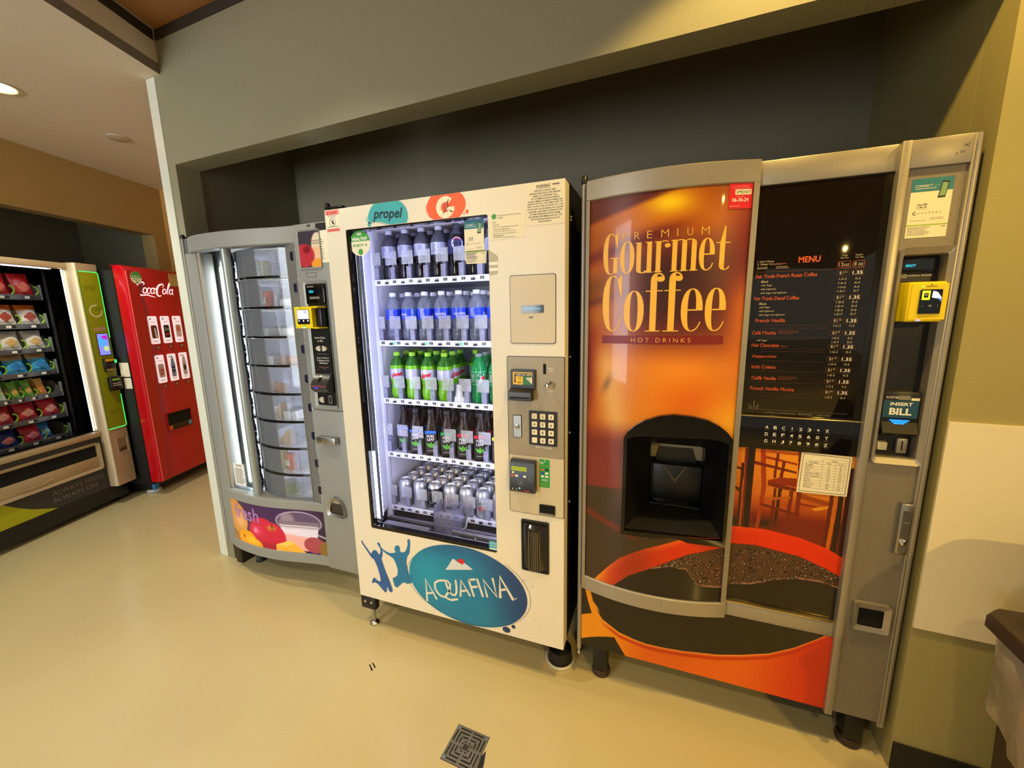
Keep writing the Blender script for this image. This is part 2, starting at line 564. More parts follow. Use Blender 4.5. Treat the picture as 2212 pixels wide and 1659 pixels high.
# left bay: low ceiling, its upstand, the wall with the second row of machines
b = MB()
b.prismz([lw(-5, -3.47), bl(7.0), bl(0.0), lw(2.14, -1.815), lw(3.95, -1.815), lw(3.95, -3.47)], 2.612, 2.66, CEIL)
struct('ceiling_left', b)
b = MB()
b.prismz([bl(0), bl(6.9), bl(6.9, -0.1), bl(0, -0.1)], 2.66, 2.86, CEIL)
b.prismz([bl(0), bl(6.9), bl(6.9, -0.1), bl(0, -0.1)], 2.6121, 2.66, CEIL)
struct('wall_bulkhead', b)
wood = M('wood_ceiling', (160, 112, 64), 0.5, var=0.10, scale=7)
b = MB()
b.prismz([bl(6.8, 0.0), (4.0, -5.5), (4.0, 1.36), wp(0, 0), wp(-2.35, 0)], 2.80, 2.86, wood)
struct('ceiling', b)
b = MB()
b.prismz([lw(-4, -3.45), lw(3.84, -3.45), lw(3.84, -3.57), lw(-4, -3.57)], 2.19, 2.612, WALLY)
b.prismz([lw(3.708, -3.45), lw(3.84, -3.45), lw(3.84, -3.57), lw(3.708, -3.57)], 0, 2.19, WALLY)
b.prismz([lw(-4, -3.45), lw(0.2, -3.45), lw(0.2, -3.57), lw(-4, -3.57)], 0, 2.19, WALLY)
struct('wall_left', b)
b = MB()
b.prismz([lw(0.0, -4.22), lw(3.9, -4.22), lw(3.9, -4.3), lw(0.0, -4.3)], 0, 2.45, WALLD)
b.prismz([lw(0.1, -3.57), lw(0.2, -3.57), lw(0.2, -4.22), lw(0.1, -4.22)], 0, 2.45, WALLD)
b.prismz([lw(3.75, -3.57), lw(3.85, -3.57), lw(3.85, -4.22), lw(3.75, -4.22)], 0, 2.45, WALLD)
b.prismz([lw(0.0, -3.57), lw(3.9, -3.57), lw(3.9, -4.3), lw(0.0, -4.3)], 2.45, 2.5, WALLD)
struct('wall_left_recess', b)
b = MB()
b.prismz([lw(3.84, -3.6), lw(3.95, -3.6), lw(3.95, -1.6), lw(3.84, -1.6)], 0, 2.7, M('wall_end_warm_lit', (214, 160, 84), 0.6, var=0.03))  # warm light on the end wall is mixed into its colour
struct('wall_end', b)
# ------------------------------------------------------------------ small things of the room
lampmat = EM('lamp_glow', (255, 226, 170), 5.0)
t = thing('ceiling_light', 'round recessed downlight glowing in the low ceiling at far left', 'light', (-3.235, 1.245, 2.6118))
b = MB(); b.lathe([(0.088, 0.0), (0.088, -0.004), (0.070, -0.004), (0.066, 0.0)], (0, 0, 0), M('lamp_trim', (206, 196, 178), 0.4), 28); b.build('trim_ring', t)
b = MB(); b.lathe([(0.0, -0.0005), (0.066, -0.0005)], (0, 0, 0), lampmat, 28); b.build('diffuser', t)
b = MB(); b.lathe([(0.062, 0), (0.062, -0.006), (0.055, -0.010), (0.0, -0.011)], (-3.42, 1.83, 2.6118), M('cover_white', (196, 180, 158), 0.5), 30)
tag(b.build('ceiling_cover_plate'), 'flat round blank cover plate on the low ceiling beside the white post', 'cover plate')
b = MB()
def wq(x, d, z): 
    p = wp(x, d); return (p[0], p[1], z)
b.loft([[wq(0.7235, -0.007, z), wq(1.95, -0.007, z), wq(1.95, -0.0004, z), wq(0.7235, -0.0004, z)] for z in (0.503, 1.121)], M('panel_white', (236, 226, 196), 0.45, var=0.02))
tag(b.build('wall_panel'), 'plain cream white board fixed to the wall right of the hot drinks machine', 'wall panel')
# floor drain
t = thing('floor_drain', 'square slotted steel floor drain set in the tan floor', 'drain', (DC.x, DC.y, 0), DA)
dm = M('drain_steel', (150, 138, 116), 0.38, 0.85, var=0.25, scale=40)
b = MB()
slots = []
for k, L in ((0.051, 0.088), (0.039, 0.078), (0.027, 0.05), (0.0150, 0.022)):
    g = 0.007
    for sgn in (-1, 1):
        a0 = 0.004; a1 = L / 2
        slots += [(a0, a1, sgn * k, 'h'), (-a1, -a0, sgn * k, 'h'), (a0, a1, sgn * k, 'v'), (-a1, -a0, sgn * k, 'v')]
slots += [(-0.010, 0.010, -0.006, 'v'), (-0.010, 0.010, 0.0, 'v'), (-0.010, 0.010, 0.006, 'v')]
E_ = DH - 0.0012
b.prismz([(-E_, -E_), (E_, -E_), (E_, E_), (-E_, E_)], -0.006, 0.0012, dm)
b.build('grate', t)
b = MB()
w = 0.0021
for a0, a1, k, o in slots:
    pts = []
    for cx, an in ((a1 - w, -90), (a0 + w, 90)):
        for i in range(5):
            a = math.radians(an + 180 * i / 4); pts.append((cx + w * math.cos(a), k + w * math.sin(a)))
    if o == 'v': pts = [(q, p) for p, q in pts]
    b.add([(x, y, 0.0016) for x, y in pts], [tuple(range(len(pts)))], VOID)
b.build('slots', t)['label'] = 'dark slots of the grate'
for x, y in ((-0.052, -0.052), (0.052, -0.052), (0.052, 0.052), (-0.052, 0.052)):
    b = MB(); b.lathe([(0.0055, 0.0012), (0.0050, 0.0026), (0.0, 0.0028)], (x, y, 0), STEEL, 14); b.build('screw', t)
b = MB()
b.add([(-0.585 + 0.09 + dx, 0.945 + dy, 0.0006) for dx, dy in ((0.0, -0.075), (0.014, -0.07), (0.022, -0.03), (0.018, 0.01), (0.008, 0.05), (0.0, 0.03))], [(0, 1, 2, 3, 4, 5)], M('stain_black', (30, 22, 16), 0.4))
tag(b.build('floor_stain'), 'dark worn patch of floor coating along the drain edge', 'stain')
b = MB()
for x0, y0, x1, y1 in ((-1.082, 1.140, -1.050, 1.118), (-1.075, 1.150, -1.048, 1.135), (-1.060, 1.118, -1.052, 1.140)):
    b.loft([[(x0, y0, 0.0004), (x0 + .003, y0 + .003, 0.0004)], [(x1, y1, 0.0004), (x1 + .003, y1 + .003, 0.0004)]], _mats['stain_black'], caps=False)
tag(b.build('scuff_mark'), 'small dark scuff on the floor in front of the bottle machine', 'scuff mark')
# ------------------------------------------------------------------ waste bin at the right edge
BR = M('bin_brown', (58, 42, 34), 0.45, var=0.12, bump=0.3, bscale=500)
t = thing('waste_bin', 'brown square waste bin with a hooded lid and clear liner against the right wall', 'waste bin', (1.040, 1.012, 0))
b = MB()
b.loft([sq(0, 0, hx, hy, z, 48, 22) for hx, hy, z in ((0.195, 0.185, 0.0), (0.205, 0.195, 0.02), (0.228, 0.216, 0.60), (0.228, 0.216, 0.642))], BR)
b.build('body', t)
b = MB()
b.loft([sq(0, 0, hx, hy, z, 48, 22) for hx, hy, z in ((0.255, 0.238, 0.640), (0.260, 0.243, 0.644), (0.260, 0.243, 0.672), (0.255, 0.238, 0.680), (0.200, 0.190, 0.684))], BR)
b.build('lid', t)
b = MB()
b.loft([sq(0, 0, hx, hy, z, 48, 9) for hx, hy, z in ((0.215, 0.205, 0.683), (0.210, 0.200, 0.70), (0.190, 0.180, 0.86), (0.170, 0.160, 0.90), (0.11, 0.10, 0.91))], BR)
b.build('hood', t)
b = MB(); b.prism(rr(-0.11, 0.11, 0.715, 0.80, 0.02), -0.192, -0.18, VOID); b.build('opening', t)
BAG = THIN('liner_film', (232, 222, 200), 0.35, 0.22, 0.42, (226, 214, 188))
rb = random.Random(3)
secs = []
prof = [(0.652, 0.236), (0.625, 0.246), (0.58, 0.243), (0.53, 0.244), (0.48, 0.241), (0.43, 0.236), (0.40, 0.233)]
ph = [rb.uniform(0, 6) for _ in range(6)]
for z, h in prof:
    lo = sq(0, 0, h, h * 0.945, z, 72, 16)
    out = []
    for i, (x, y, zz) in enumerate(lo):
        a = 2 * PI * i / 72
        k = 0.010 * math.sin(9 * a + ph[0] + z * 14) + 0.007 * math.sin(17 * a + ph[1] - z * 22) + 0.004 * math.sin(31 * a + ph[2])
        k *= min(1, (0.66 - z) / 0.06)
        k = max(k, -0.006)
        out.append((x * (1 + k / h), y * (1 + k / h), zz + (0.02 * math.sin(5 * a + ph[3]) + 0.012 * math.sin(11 * a) if z < 0.45 else 0)))
    secs.append(out)
b = MB(); b.loft(secs, BAG, caps=False); b.build('liner', t, sharp=80)['label'] = 'clear crumpled plastic liner'
# ------------------------------------------------------------------ hot drinks machine
SILV = M('silver_paint', (168, 162, 150), 0.38, 0.55, var=0.05, scale=60, bump=0.08, bscale=700)
SILVD = M('silver_textured', (142, 134, 120), 0.5, 0.45, var=0.10, scale=90, bump=0.35, bscale=900)
GOLD = M('print_gold', (240, 186, 70), 0.4, var=0.06, scale=8)
def ell(cx, cz, rx, rz, th, p=2.2):
    c, s = math.cos(th), math.sin(th)
    return (cx + rx * abs(c) ** (2 / p) * (1 if c >= 0 else -1), cz + rz * abs(s) ** (2 / p) * (1 if s >= 0 else -1))
def gring(b, x0, x1, z0, z1, st, hr, a0, a1, m, y, thin=None, n=40):
    cx, cz, rx, rz = (x0 + x1) / 2, (z0 + z1) / 2, (x1 - x0) / 2, (z1 - z0) / 2
    vs = []; fs = []
    for i in range(n + 1):
        th = math.radians(a0 + (a1 - a0) * i / n)
        O = ell(cx, cz, rx, rz, th); I = ell(cx, cz, rx - st, rz - hr, th, 2.6)
        if thin:
            k = min(1, max(0, thin(math.degrees(th))))
            T = ell(cx, cz, rx - hr * 1.1, rz - hr * 1.1, th)
            I = (I[0] + (T[0] - I[0]) * k, I[1] + (T[1] - I[1]) * k)
        vs += [(O[0], y, O[1]), (I[0], y, I[1])]
        if i: fs.append((2 * i - 2, 2 * i, 2 * i + 1, 2 * i - 1))
    b.add(vs, fs, m)
def glyph(b, ch, x0, x1, z0, z1, m, y, st, hr):
    w = x1 - x0; h = z1 - z0; cz = (z0 + z1) / 2
    R = lambda a, c, d, e: b.rect(a, c, d, e, y, m)
    if ch == 'o': gring(b, x0, x1, z0, z1, st, hr, 0, 360, m, y)
    elif ch == 'e':
        gring(b, x0, x1, z0, z1, st, hr, 0, 328, m, y, lambda a: (a - 255) / 45)
        R(x0 + st * 0.8, x1 - st * 0.1, cz - hr * 0.5, cz + hr * 0.8)
    elif ch in 'CG':
        gring(b, x0, x1 + w * 0.06, z0, z1, st * 1.15, hr, 52, 305 if ch == 'C' else 300, m, y, lambda a: (100 - a) / 30 if a < 180 else (a - 250) / 40)
        b.flat([(x1 - hr * 0.9, z1), (x1, z1), (x1, z0 + h * 0.62), (x1 - hr * 0.8, z0 + h * 0.62), (x1 - st * 0.75, z1 - h * 0.09)], y, m)
        if ch == 'G':
            R(x1 - st, x1 - 0.001, z0 + h * 0.04, z0 + h * 0.40); R(x1 - st * 1.7, x1 + st * 0.35, z0 + h * 0.39, z0 + h * 0.39 + hr)
        else: b.stroke([(x0 + w * 0.62, z0 + h * 0.012), (x0 + w * 0.82, z0 + h * 0.07), (x1 - hr, z0 + h * 0.24)], hr, y, m)
    elif ch == 'u':
        R(x0 + st * 0.3, x0 + st * 1.3, z0 + h * 0.10, z1); R(x0, x0 + st * 1.3, z1 - hr, z1)
        R(x1 - st * 1.3, x1 - st * 0.3, z0, z1); R(x1 - st * 1.7, x1 - st * 0.3, z1 - hr, z1); R(x1 - st * 1.3, x1, z0, z0 + hr)
        gring(b, x0 + st * 0.3, x1 - st * 0.8, z0 - h * 0.01, z0 + h * 0.26, st, hr, 180, 340, m, y)
    elif ch in 'rm':
        c = x0 + st * 0.3
        R(c, c + st, z0, z1); R(x0, c + st, z1 - hr, z1); R(x0, c + st * 1.35, z0, z0 + hr)
        if ch == 'r':
            gring(b, c + st * 0.4, x1 + st * 0.2, z1 - h * 0.34, z1 + hr * 0.3, hr * 1.4, hr, 55, 165, m, y)
            b.disc(x1 - st * 0.55, z1 - h * 0.15, st * 0.6, y, m, 16, h * 0.07)
        else:
            p = (w - st * 1.6) / 2
            for k in (1, 2):
                q = c + p * k
                R(q, q + st, z0, z1 - h * 0.10); R(q - st * 0.3, q + st * 1.35, z0, z0 + hr)
                gring(b, q - p + st * 0.45, q + st, z1 - h * 0.26, z1 + hr * 0.2, st, hr, 0, 165, m, y, lambda a: (a - 30) / 60)
    elif ch == 't':
        c = x0 + w * 0.28
        b.flat([(c, z0 + h * 0.10), (c + st, z0 + h * 0.10), (c + st, z1), (c + st * 0.75, z1), (c, z0 + h * 0.64)], y, m)
        R(x0, x1 + w * 0.05, z0 + h * 0.62, z0 + h * 0.62 + hr)
        gring(b, c, x1 + w * 0.1, z0, z0 + h * 0.24, st, hr, 180, 345, m, y, lambda a: (a - 235) / 40)
    elif ch == 'f':
        c = x0 + w * 0.28
        R(c, c + st, z0, z1 - h * 0.12); R(c - st * 0.7, c + st * 1.7, z0, z0 + hr); R(x0, x1, z0 + h * 0.69, z0 + h * 0.69 + hr)
        gring(b, c, x1 + w * 0.10, z1 - h * 0.26, z1, st, hr * 1.3, 20, 180, m, y, lambda a: (130 - a) / 40)
        b.disc(x1 - st * 0.40, z1 - h * 0.105, st * 0.62, y, m, 16, h * 0.045)

CY = 2.014 - 1.381
def cyf(x): return CY - np.sqrt(0.692 ** 2 - (np.asarray(x) + 0.0075) ** 2)
def curvebox(b, xs, yf, z0, z1, th, m, c=0.0):
    """panel that follows a curved plan line"""
    secs = []
    for x in xs:
        y = float(yf(x))
        secs.append([(x, y + c, z0), (x, y, z0 + c), (x, y, z1 - c), (x, y + c, z1), (x, y + th, z1), (x, y + th, z0)])
    b.loft(secs, m)
hd = thing('hot_drinks_machine', 'silver hot drinks machine with orange coffee print and curved door, rightmost machine', 'vending machine', (0, 1.381, 0))
b = MB()
b.box(-0.246, 0.690, 0.185, 0.70, 0.130, 1.815, BLACKM, 0.004)
b.box(-0.246, -0.105, 0.036, 0.184, 0.131, 1.814, BLACKM); b.box(0.224, 0.689, 0.036, 0.184, 0.131, 1.814, BLACKM); b.box(-0.105, 0.224, 0.036, 0.184, 1.04, 1.814, BLACKM); b.box(-0.105, 0.224, 0.036, 0.184, 0.131, 0.685, BLACKM)
b.build('cabinet', hd)
for x, y in ((-0.172, 0.035), (0.640, 0.04), (-0.172, 0.62), (0.640, 0.62)):
    b = MB()
    b.box(x - 0.026, x + 0.026, y - 0.02, y + 0.04, 0.03, 0.135, BLACKM, 0.003)
    b.lathe([(0.034, 0.0), (0.036, 0.012), (0.032, 0.028), (0.012, 0.03)], (x, y + 0.01, 0), BR, 20)
    b.build('leg', hd)
xs = [-0.243 + (0.238 + 0.243) * i / 24 for i in range(25)]
b = MB()
curvebox(b, xs, cyf, 1.771, 1.832, 0.030, SILV, 0.003)
b.build('door_top_band', hd)
b = MB()
curvebox(b, xs, lambda x: cyf(x) - 0.004, 0.403, 0.459, 0.034, SILV, 0.003)
b.build('door_bottom_band', hd)
b = MB()
curvebox(b, [-0.243 + 0.0115 * i for i in range(2)], lambda x: cyf(x) - 0.002, 0.4592, 1.7708, 0.03, SILV, 0.0015)
curvebox(b, [0.2225 + 0.0155 * i for i in range(2)], lambda x: cyf(x) - 0.004, 0.4592, 1.7708, 0.034, SILV, 0.0015)
b.build('door_stiles', hd)
b = MB()
b.tube([(-0.2535, 0.0, 0.125), (-0.2535, 0.0, 1.826)], 0.0085, SILV, 12)
b.build('hinge_rail', hd)
b = MB()
b.box(-0.262, -0.245, -0.004, 0.05, 1.827, 1.838, BLACK, 0.002); b.lathe([(0.010, 1.826), (0.010, 1.848), (0.006, 1.853), (0, 1.853)], (-0.2535, 0.002, 0), BLACK, 12)
b.box(-0.245, -0.16, 0.02, 0.05, 1.822, 1.834, BLACK, 0.002)
b.build('hinge', hd)
b = MB(); b.lathe([(0.007, 0.098), (0.008, 0.108), (0.005, 0.112), (0.005, 0.125)], (-0.2535, 0.0, 0), STEEL, 12); b.build('hinge_pin', hd)
# -- the big printed sheet on the curved door
ART = VM('coffee_print', 0.30, 0.4, 0.35)
RIM_U = [(-0.235, 0.40), (-0.215, 0.430), (-0.19, 0.465), (-0.15, 0.520), (-0.108, 0.570), (-0.065, 0.602), (-0.021, 0.629), (0.035, 0.655), (0.12, 0.695), (0.237, 0.724), (0.335, 0.729), (0.432, 0.717), (0.504, 0.695), (0.546, 0.672)]
COF_U = [(-0.160, 0.40), (-0.121, 0.463), (-0.076, 0.511), (0.010, 0.567), (0.113, 0.628), (0.220, 0.659), (0.314, 0.669), (0.438, 0.653), (0.511, 0.625), (0.546, 0.606)]
BUB_D = [(-0.03, 0.565), (0.0, 0.558), (0.05, 0.575), (0.11, 0.572), (0.135, 0.530), (0.155, 0.515), (0.239, 0.511), (0.312, 0.527), (0.369, 0.555), (0.433, 0.576), (0.501, 0.578), (0.546, 0.568)]
def itp(X, pts): return np.interp(X, [p[0] for p in pts], [p[1] for p in pts])
rngA = np.random.RandomState(5)
def cup_paint(c, X, Z):
    rim = itp(X, RIM_U); cof = itp(X, COF_U)
    m = ss(-0.0015, 0.0015, rim - Z)
    d = np.clip((rim - Z) / np.maximum(rim - cof, 0.01), 0, 1)
    col = np.zeros(X.shape + (3,))
    col[:] = (206, 46, 6)
    col = lp(col, (232, 96, 14), gs(d, 0.0, 0.22) * 0.9)
    col = lp(col, (244, 160, 30), gs(X, -0.20, 0.05) * 0.9)
    col = lp(col, (150, 40, 14), gs(X, -0.06, 0.07) * 0.8)
    col = lp(col, (226, 40, 2), gs(X, 0.42, 0.2) * 0.9)
    c2 = lp(col, (26, 18, 12), ss(-0.002, 0.002, cof - Z))
    return c * (1 - m[..., None]) + c2 * m[..., None]
def upper_paint(X, Z):
    c = np.zeros(X.shape + (3,)); c[:] = (176, 88, 18)
    u = Z - 0.28 * X                                   # slanted bands of the blurred cafe interior
    c = lp(c, (150, 74, 16), gs(u, 1.72, 0.05))
    c = lp(c, (206, 118, 14), gs(X, -0.03, 0.16) * gs(Z, 1.70, 0.08))
    c = lp(c, (252, 214, 20), 1.0 * np.exp(-(((X - 0.005) / 0.060) ** 2 + ((Z - 1.735) / 0.030) ** 2)))  # lamp reflection painted into the sheet as a yellow spot
    c = lp(c, (84, 26, 20), ss(1.752, 1.772, u - 0.0) * 0.9 * ss(0.1, -0.05, X))
    c = lp(c, (112, 18, 10), gs(X, 0.235, 0.06) * gs(Z, 1.60, 0.16) * 0.9)
    c = lp(c, (110, 30, 18), gs(u, 1.655, 0.022) * ss(0.12, -0.05, X) * 0.9)
    c = lp(c, (120, 70, 14), gs(u, 1.56, 0.04) * gs(X, -0.24, 0.10))
    c = lp(c, (96, 44, 14), gs(u, 1.515, 0.014) * gs(X, -0.24, 0.09))
    c = lp(c, (182, 116, 20), gs(u, 1.465, 0.03) * gs(X, -0.24, 0.09))
    c = lp(c, (66, 10, 8), np.exp(-(((X - 0.045) / 0.155) ** 4 + ((Z - 1.485) / 0.150) ** 4)) * 0.95)
    c = lp(c, (52, 30, 18), np.exp(-(((X - 0.02) / 0.075) ** 2 + ((Z - 1.50) / 0.075) ** 2)) * 0.8)
    c = lp(c, (206, 106, 16), gs(X, 0.235, 0.05) * ss(1.56, 1.42, Z))
    c = lp(c, (232, 140, 18), ss(1.33, 1.24, Z) * gs(X, 0.05, 0.22))
    c = lp(c, (218, 92, 8), np.exp(-(((X - 0.10) / 0.10) ** 2 + ((Z - 1.14) / 0.06) ** 2)) * 0.8)
    c = lp(c, (244, 172, 40), gs(X, 0.22, 0.09) * gs(Z, 1.08, 0.08) * 0.9)
    c = lp(c, (112, 16, 20), gs(X, -0.235, 0.035) * gs(Z, 1.25, 0.17) * 0.95)
    # pale arm that reaches down from the left edge
    arm = -0.165 + 0.11 * np.clip((1.31 - Z) / 0.5, 0, 1.2) ** 1.6
    c = lp(c, (226, 172, 92), gs(X, arm, 0.045) * ss(1.36, 1.24, Z) * ss(0.70, 0.84, Z) * 0.85)
    c = lp(c, (60, 34, 22), np.exp(-(((X + 0.165 - (Z - 1.19) * 0.35) / 0.012) ** 2 + ((Z - 1.19) / 0.028) ** 2)) * 0.45)
    lowl = ss(-0.03, -0.10, X - (1.06 - Z) * 0.20) * ss(1.08, 0.98, Z)
    c = lp(c, (122, 38, 26), lowl)
    c = lp(c, (60, 42, 24), ss(0.845, 0.835, Z - 0.10 * X) * ss(0.30, 0.02, X) * 1.0)
    c = lp(c, (150, 100, 58), gs(X, -0.095, 0.025) * gs(Z, 0.86, 0.10) * 0.7)
    c = lp(c, (118, 34, 16), gs(Z - (-0.35) * (X + 0.24), 0.725, 0.012) * ss(-0.02, -0.1, X) * 0.9)
    return cup_paint(c, X, Z)
ALC = [(-0.103, 0.674), (-0.1035, 0.85), (-0.103, 1.017), (-0.092, 1.037), (-0.065, 1.064), (-0.038, 1.082), (0.004, 1.099), (0.046, 1.106), (0.10, 1.102), (0.145, 1.091), (0.178, 1.073), (0.203, 1.052), (0.219, 1.03), (0.2205, 0.85), (0.221, 0.667)]
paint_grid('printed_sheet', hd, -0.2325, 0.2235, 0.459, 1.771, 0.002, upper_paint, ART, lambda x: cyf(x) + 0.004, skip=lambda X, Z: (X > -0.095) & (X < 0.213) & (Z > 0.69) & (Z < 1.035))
# raised lettering of the print (thin foil)
def onc(x, y, z): return (x, float(cyf(x)) + 0.0032 + y, z)
b = MB()
for ch, x0, x1, z0, z1 in (('G', -0.185, -0.139, 1.539, 1.663), ('o', -0.132, -0.089, 1.539, 1.636), ('u', -0.087, -0.035, 1.539, 1.629), ('r', -0.031, 0.012, 1.539, 1.628), ('m', 0.014, 0.088, 1.539, 1.629), ('e', 0.091, 0.133, 1.538, 1.629), ('t', 0.136, 0.171, 1.538, 1.659)):
    glyph(b, ch, x0, x1, z0, z1, GOLD, 0, 0.0135, 0.0028)
for ch, x0, x1, z0, z1 in (('C', -0.184, -0.124, 1.362, 1.536), ('o', -0.116, -0.056, 1.362, 1.487), ('f', -0.052, -0.003, 1.362, 1.537), ('f', 0.001, 0.047, 1.362, 1.537), ('e', 0.050, 0.110, 1.362, 1.488), ('e', 0.116, 0.173, 1.362, 1.488)):
    glyph(b, ch, x0, x1, z0, z1, GOLD, 0, 0.0185, 0.003)
for ch, x in zip('PREMIUM', (-0.117, -0.083, -0.047, -0.004, 0.030, 0.064, 0.105)):
    w = {'M': 0.0105, 'I': 0.0012}.get(ch, 0.0075)
    b.text(ch, x - w, x + w, 1.6385, 1.660, -0.0004, GOLD, -0.012)
b.build('title_lettering', hd, warp=onc)
b = MB()
b.rect(-0.184, 0.172, 1.3235, 1.349, 0, M('print_maroon', (120, 12, 8), 0.4, var=0), 20)
b.text('H O T   D R I N K S', -0.091, 0.081, 1.3285, 1.342, -0.0004, GOLD, -0.012)
b.build('banner', hd, warp=onc)
b = MB()
b.rect(0.1605, 0.2205, 1.704, 1.772, -0.0006, REDP, 3)
b.rect(0.176, 0.2175, 1.741, 1.755, -0.0012, PAPER, 2)
b.text('VMD547', 0.178, 0.2155, 1.744, 1.752, -0.0016, DARKTXT)
b.text('06-30-24', 0.169, 0.211, 1.7225, 1.7325, -0.0012, WHITETXT, 0.012)
for z, a, c in ((1.764, .174, .209), (1.759, .168, .214), (1.7375, .180, .200)): b.lines(a, c, z - .002, z, 1, -0.0012, PINKP, 0.9, False)
b.disc(0.166, 1.7105, 0.0026, -0.0012, PINKP, 12); b.lines(0.170, 0.190, 1.709, 1.712, 1, -0.0012, PINKP, 0.9, False)
b.build('permit_sticker', hd, warp=onc)['label'] = 'red permit sticker'
# -- dispensing alcove
def onc2(x, y, z): return (x, float(cyf(x)) + y if y < 0.02 else y, z)
inn = [(-0.092, 0.690), (-0.092, 0.85), (-0.092, 1.012), (-0.083, 1.020), (-0.06, 1.026), (-0.036, 1.030), (0.004, 1.032), (0.046, 1.033), (0.10, 1.033), (0.145, 1.032), (0.178, 1.028), (0.198, 1.022), (0.209, 1.012), (0.210, 0.85), (0.210, 0.690)]
back = [(-0.022, 0.735), (-0.022, 0.85), (-0.022, 0.950), (-0.018, 0.9605), (0.0, 0.961), (0.02, 0.961), (0.035, 0.961), (0.05, 0.961), (0.08, 0.961), (0.11, 0.961), (0.13, 0.961), (0.145, 0.9605), (0.157, 0.955), (0.158, 0.85), (0.158, 0.735)]
b = MB()
n = len(ALC)
b.ring(ALC, inn, -0.014, 0.019, BLACKG)
b.build('alcove_frame', hd, warp=onc2)
b = MB()
b.bridge(inn, 0.005, back, 0.085, BLACK)
b.bridge(back, 0.085, [(x * 1.0, z) for x, z in back], 0.17, BLACK)
b.build('alcove_hood', hd, warp=lambda x, y, z: (x, (float(cyf(x)) + 0.004 if y < 0.02 else y), z))
b = MB()
b.rect(-0.024, 0.160, 0.73, 0.965, 0.168, M('alcove_back', (18, 17, 15), 0.4), 1)
b.rect(-0.020, 0.156, 0.885, 0.962, 0.160, M('alcove_plate', (150, 140, 112), 0.45, 0.2))
b.flat([(-0.004, 0.872), (0.008, 0.928), (0.122, 0.928), (0.140, 0.872)], 0.155, BLACK)
b.box(-0.020, 0.156, 0.12, 0.158, 0.735, 0.872, BLACK, 0.004)
b.flat([(0.024, 0.868), (0.066, 0.805), (0.104, 0.868), (0.095, 0.868), (0.066, 0.822), (0.034, 0.868)], 0.117, M('alcove_grey', (64, 58, 50), 0.35))
b.box(-0.015, 0.15, 0.07, 0.12, 0.735, 0.742, BLACKG, 0.002)
b.build('cup_station', hd)
# -- flat middle section
b = MB()
b.box(0.239, 0.546, 0.004, 0.03, 1.766, 1.831, SILV, 0.003)
b.build('top_rail', hd)
MENUG = M('menu_glass', (16, 13, 10), 0.03, spec=0.6, var=0)
b = MB(); b.box(0.2395, 0.545, 0.010, 0.024, 1.103, 1.766, MENUG, 0.001); b.build('menu_panel', hd)
ORT = M('print_menu_orange', (206, 82, 34), 0.4, var=0)
CRT = M('print_menu_cream', (196, 182, 148), 0.4, var=0)
BRT = M('print_menu_line', (112, 52, 30), 0.4, var=0)
b = MB()
y = 0.0094
b.text('MENU', 0.353, 0.405, 1.551, 1.568, y, ORT, 0.03)
def item(t, z, x0, x1, h=0.0105):
    b.text(t, x0, x1, z, z + h, y, ORT, 0.012)
def row(t, z, x0=0.266, h=0.0062):
    if t: b.text(t, x0, x0 + 0.2, z, z + h, y, CRT, 0.004, keep=True, align='l')
def code(z, a, c, h=0.0058):
    b.text(a, 0.452, 0.470, z, z + h, y, CRT, 0.004, keep=True); b.text(c, 0.486, 0.503, z, z + h, y, CRT, 0.004, keep=True)
def price(z):
    for x0, x1 in ((0.446, 0.475), (0.480, 0.506)):
        o = rr(x0, x1, z - 0.003, z + 0.0115, 0.003); i_ = rr(x0 + .0007, x1 - .0007, z - 0.0023, z + 0.0108, 0.0026)
        b.ring(o, i_, y, y + 0.0002, BRT)
    b.text('$1', 0.451, 0.462, z, z + 0.009, y, CRT, keep=True); b.text('75', 0.463, 0.470, z + 0.0045, z + 0.009, y, CRT, keep=True)
    b.text('1.35', 0.482, 0.504, z, z + 0.009, y, WHITETXT, 0.01)
row('1. Insert Money', 1.556, 0.252); row('2. Enter Selection', 1.549, 0.252); b.lines(0.285, 0.325, 1.549, 1.553, 1, y, BRT, 0.8, False)
for x in (0.252, 0.300): b.lines(x, x + 0.035, 1.536, 1.544, 2, y, CRT, 0.3, True, int(x * 1000))
b.text('Large', 0.452, 0.468, 1.562, 1.567, y, CRT, keep=True); b.text('Cup Size', 0.447, 0.472, 1.5555, 1.5605, y, CRT, keep=True)
b.text('Regular', 0.482, 0.502, 1.562, 1.567, y, CRT, keep=True); b.text('Cup Size', 0.481, 0.505, 1.5555, 1.5605, y, CRT, keep=True)
for x0, x1, t_ in ((0.446, 0.475, '12oz'), (0.480, 0.506, '8 oz')):
    b.ring(rr(x0, x1, 1.532, 1.5495, 0.003), rr(x0 + .0007, x1 - .0007, 1.5327, 1.5488, 0.0026), y, y + 0.0002, ORT)
    b.text(t_, x0 + 0.003, x1 - 0.003, 1.536, 1.546, y, CRT, keep=True)
b.rect(0.250, 0.506, 1.5295, 1.5303, y, BRT)
item('Fair Trade French Roast Coffee', 1.5125, 0.251, 0.401); price(1.5135)
for z, t_, a, c in ((1.4995, 'Black', '1-A-3', 'A-3'), (1.4885, 'with Sugar', '1-A-4', 'A-4'), (1.4775, 'with Lightener', '1-A-6', 'A-6'), (1.4665, 'with Sugar and Lightener', '1-A-7', 'A-7')): row(t_, z); code(z, a, c)
item('Fair Trade Decaf Coffee', 1.4495, 0.2515, 0.364); price(1.4475)
for z, t_, a, c in ((1.4365, 'Black', '1-D-3', 'D-3'), (1.4255, 'with Sugar', '1-D-4', 'D-4'), (1.4145, 'with Lightener', '1-D-6', 'D-6'), (1.4035, 'with Sugar and Lightener', '1-D-7', 'D-7')): row(t_, z); code(z, a, c)
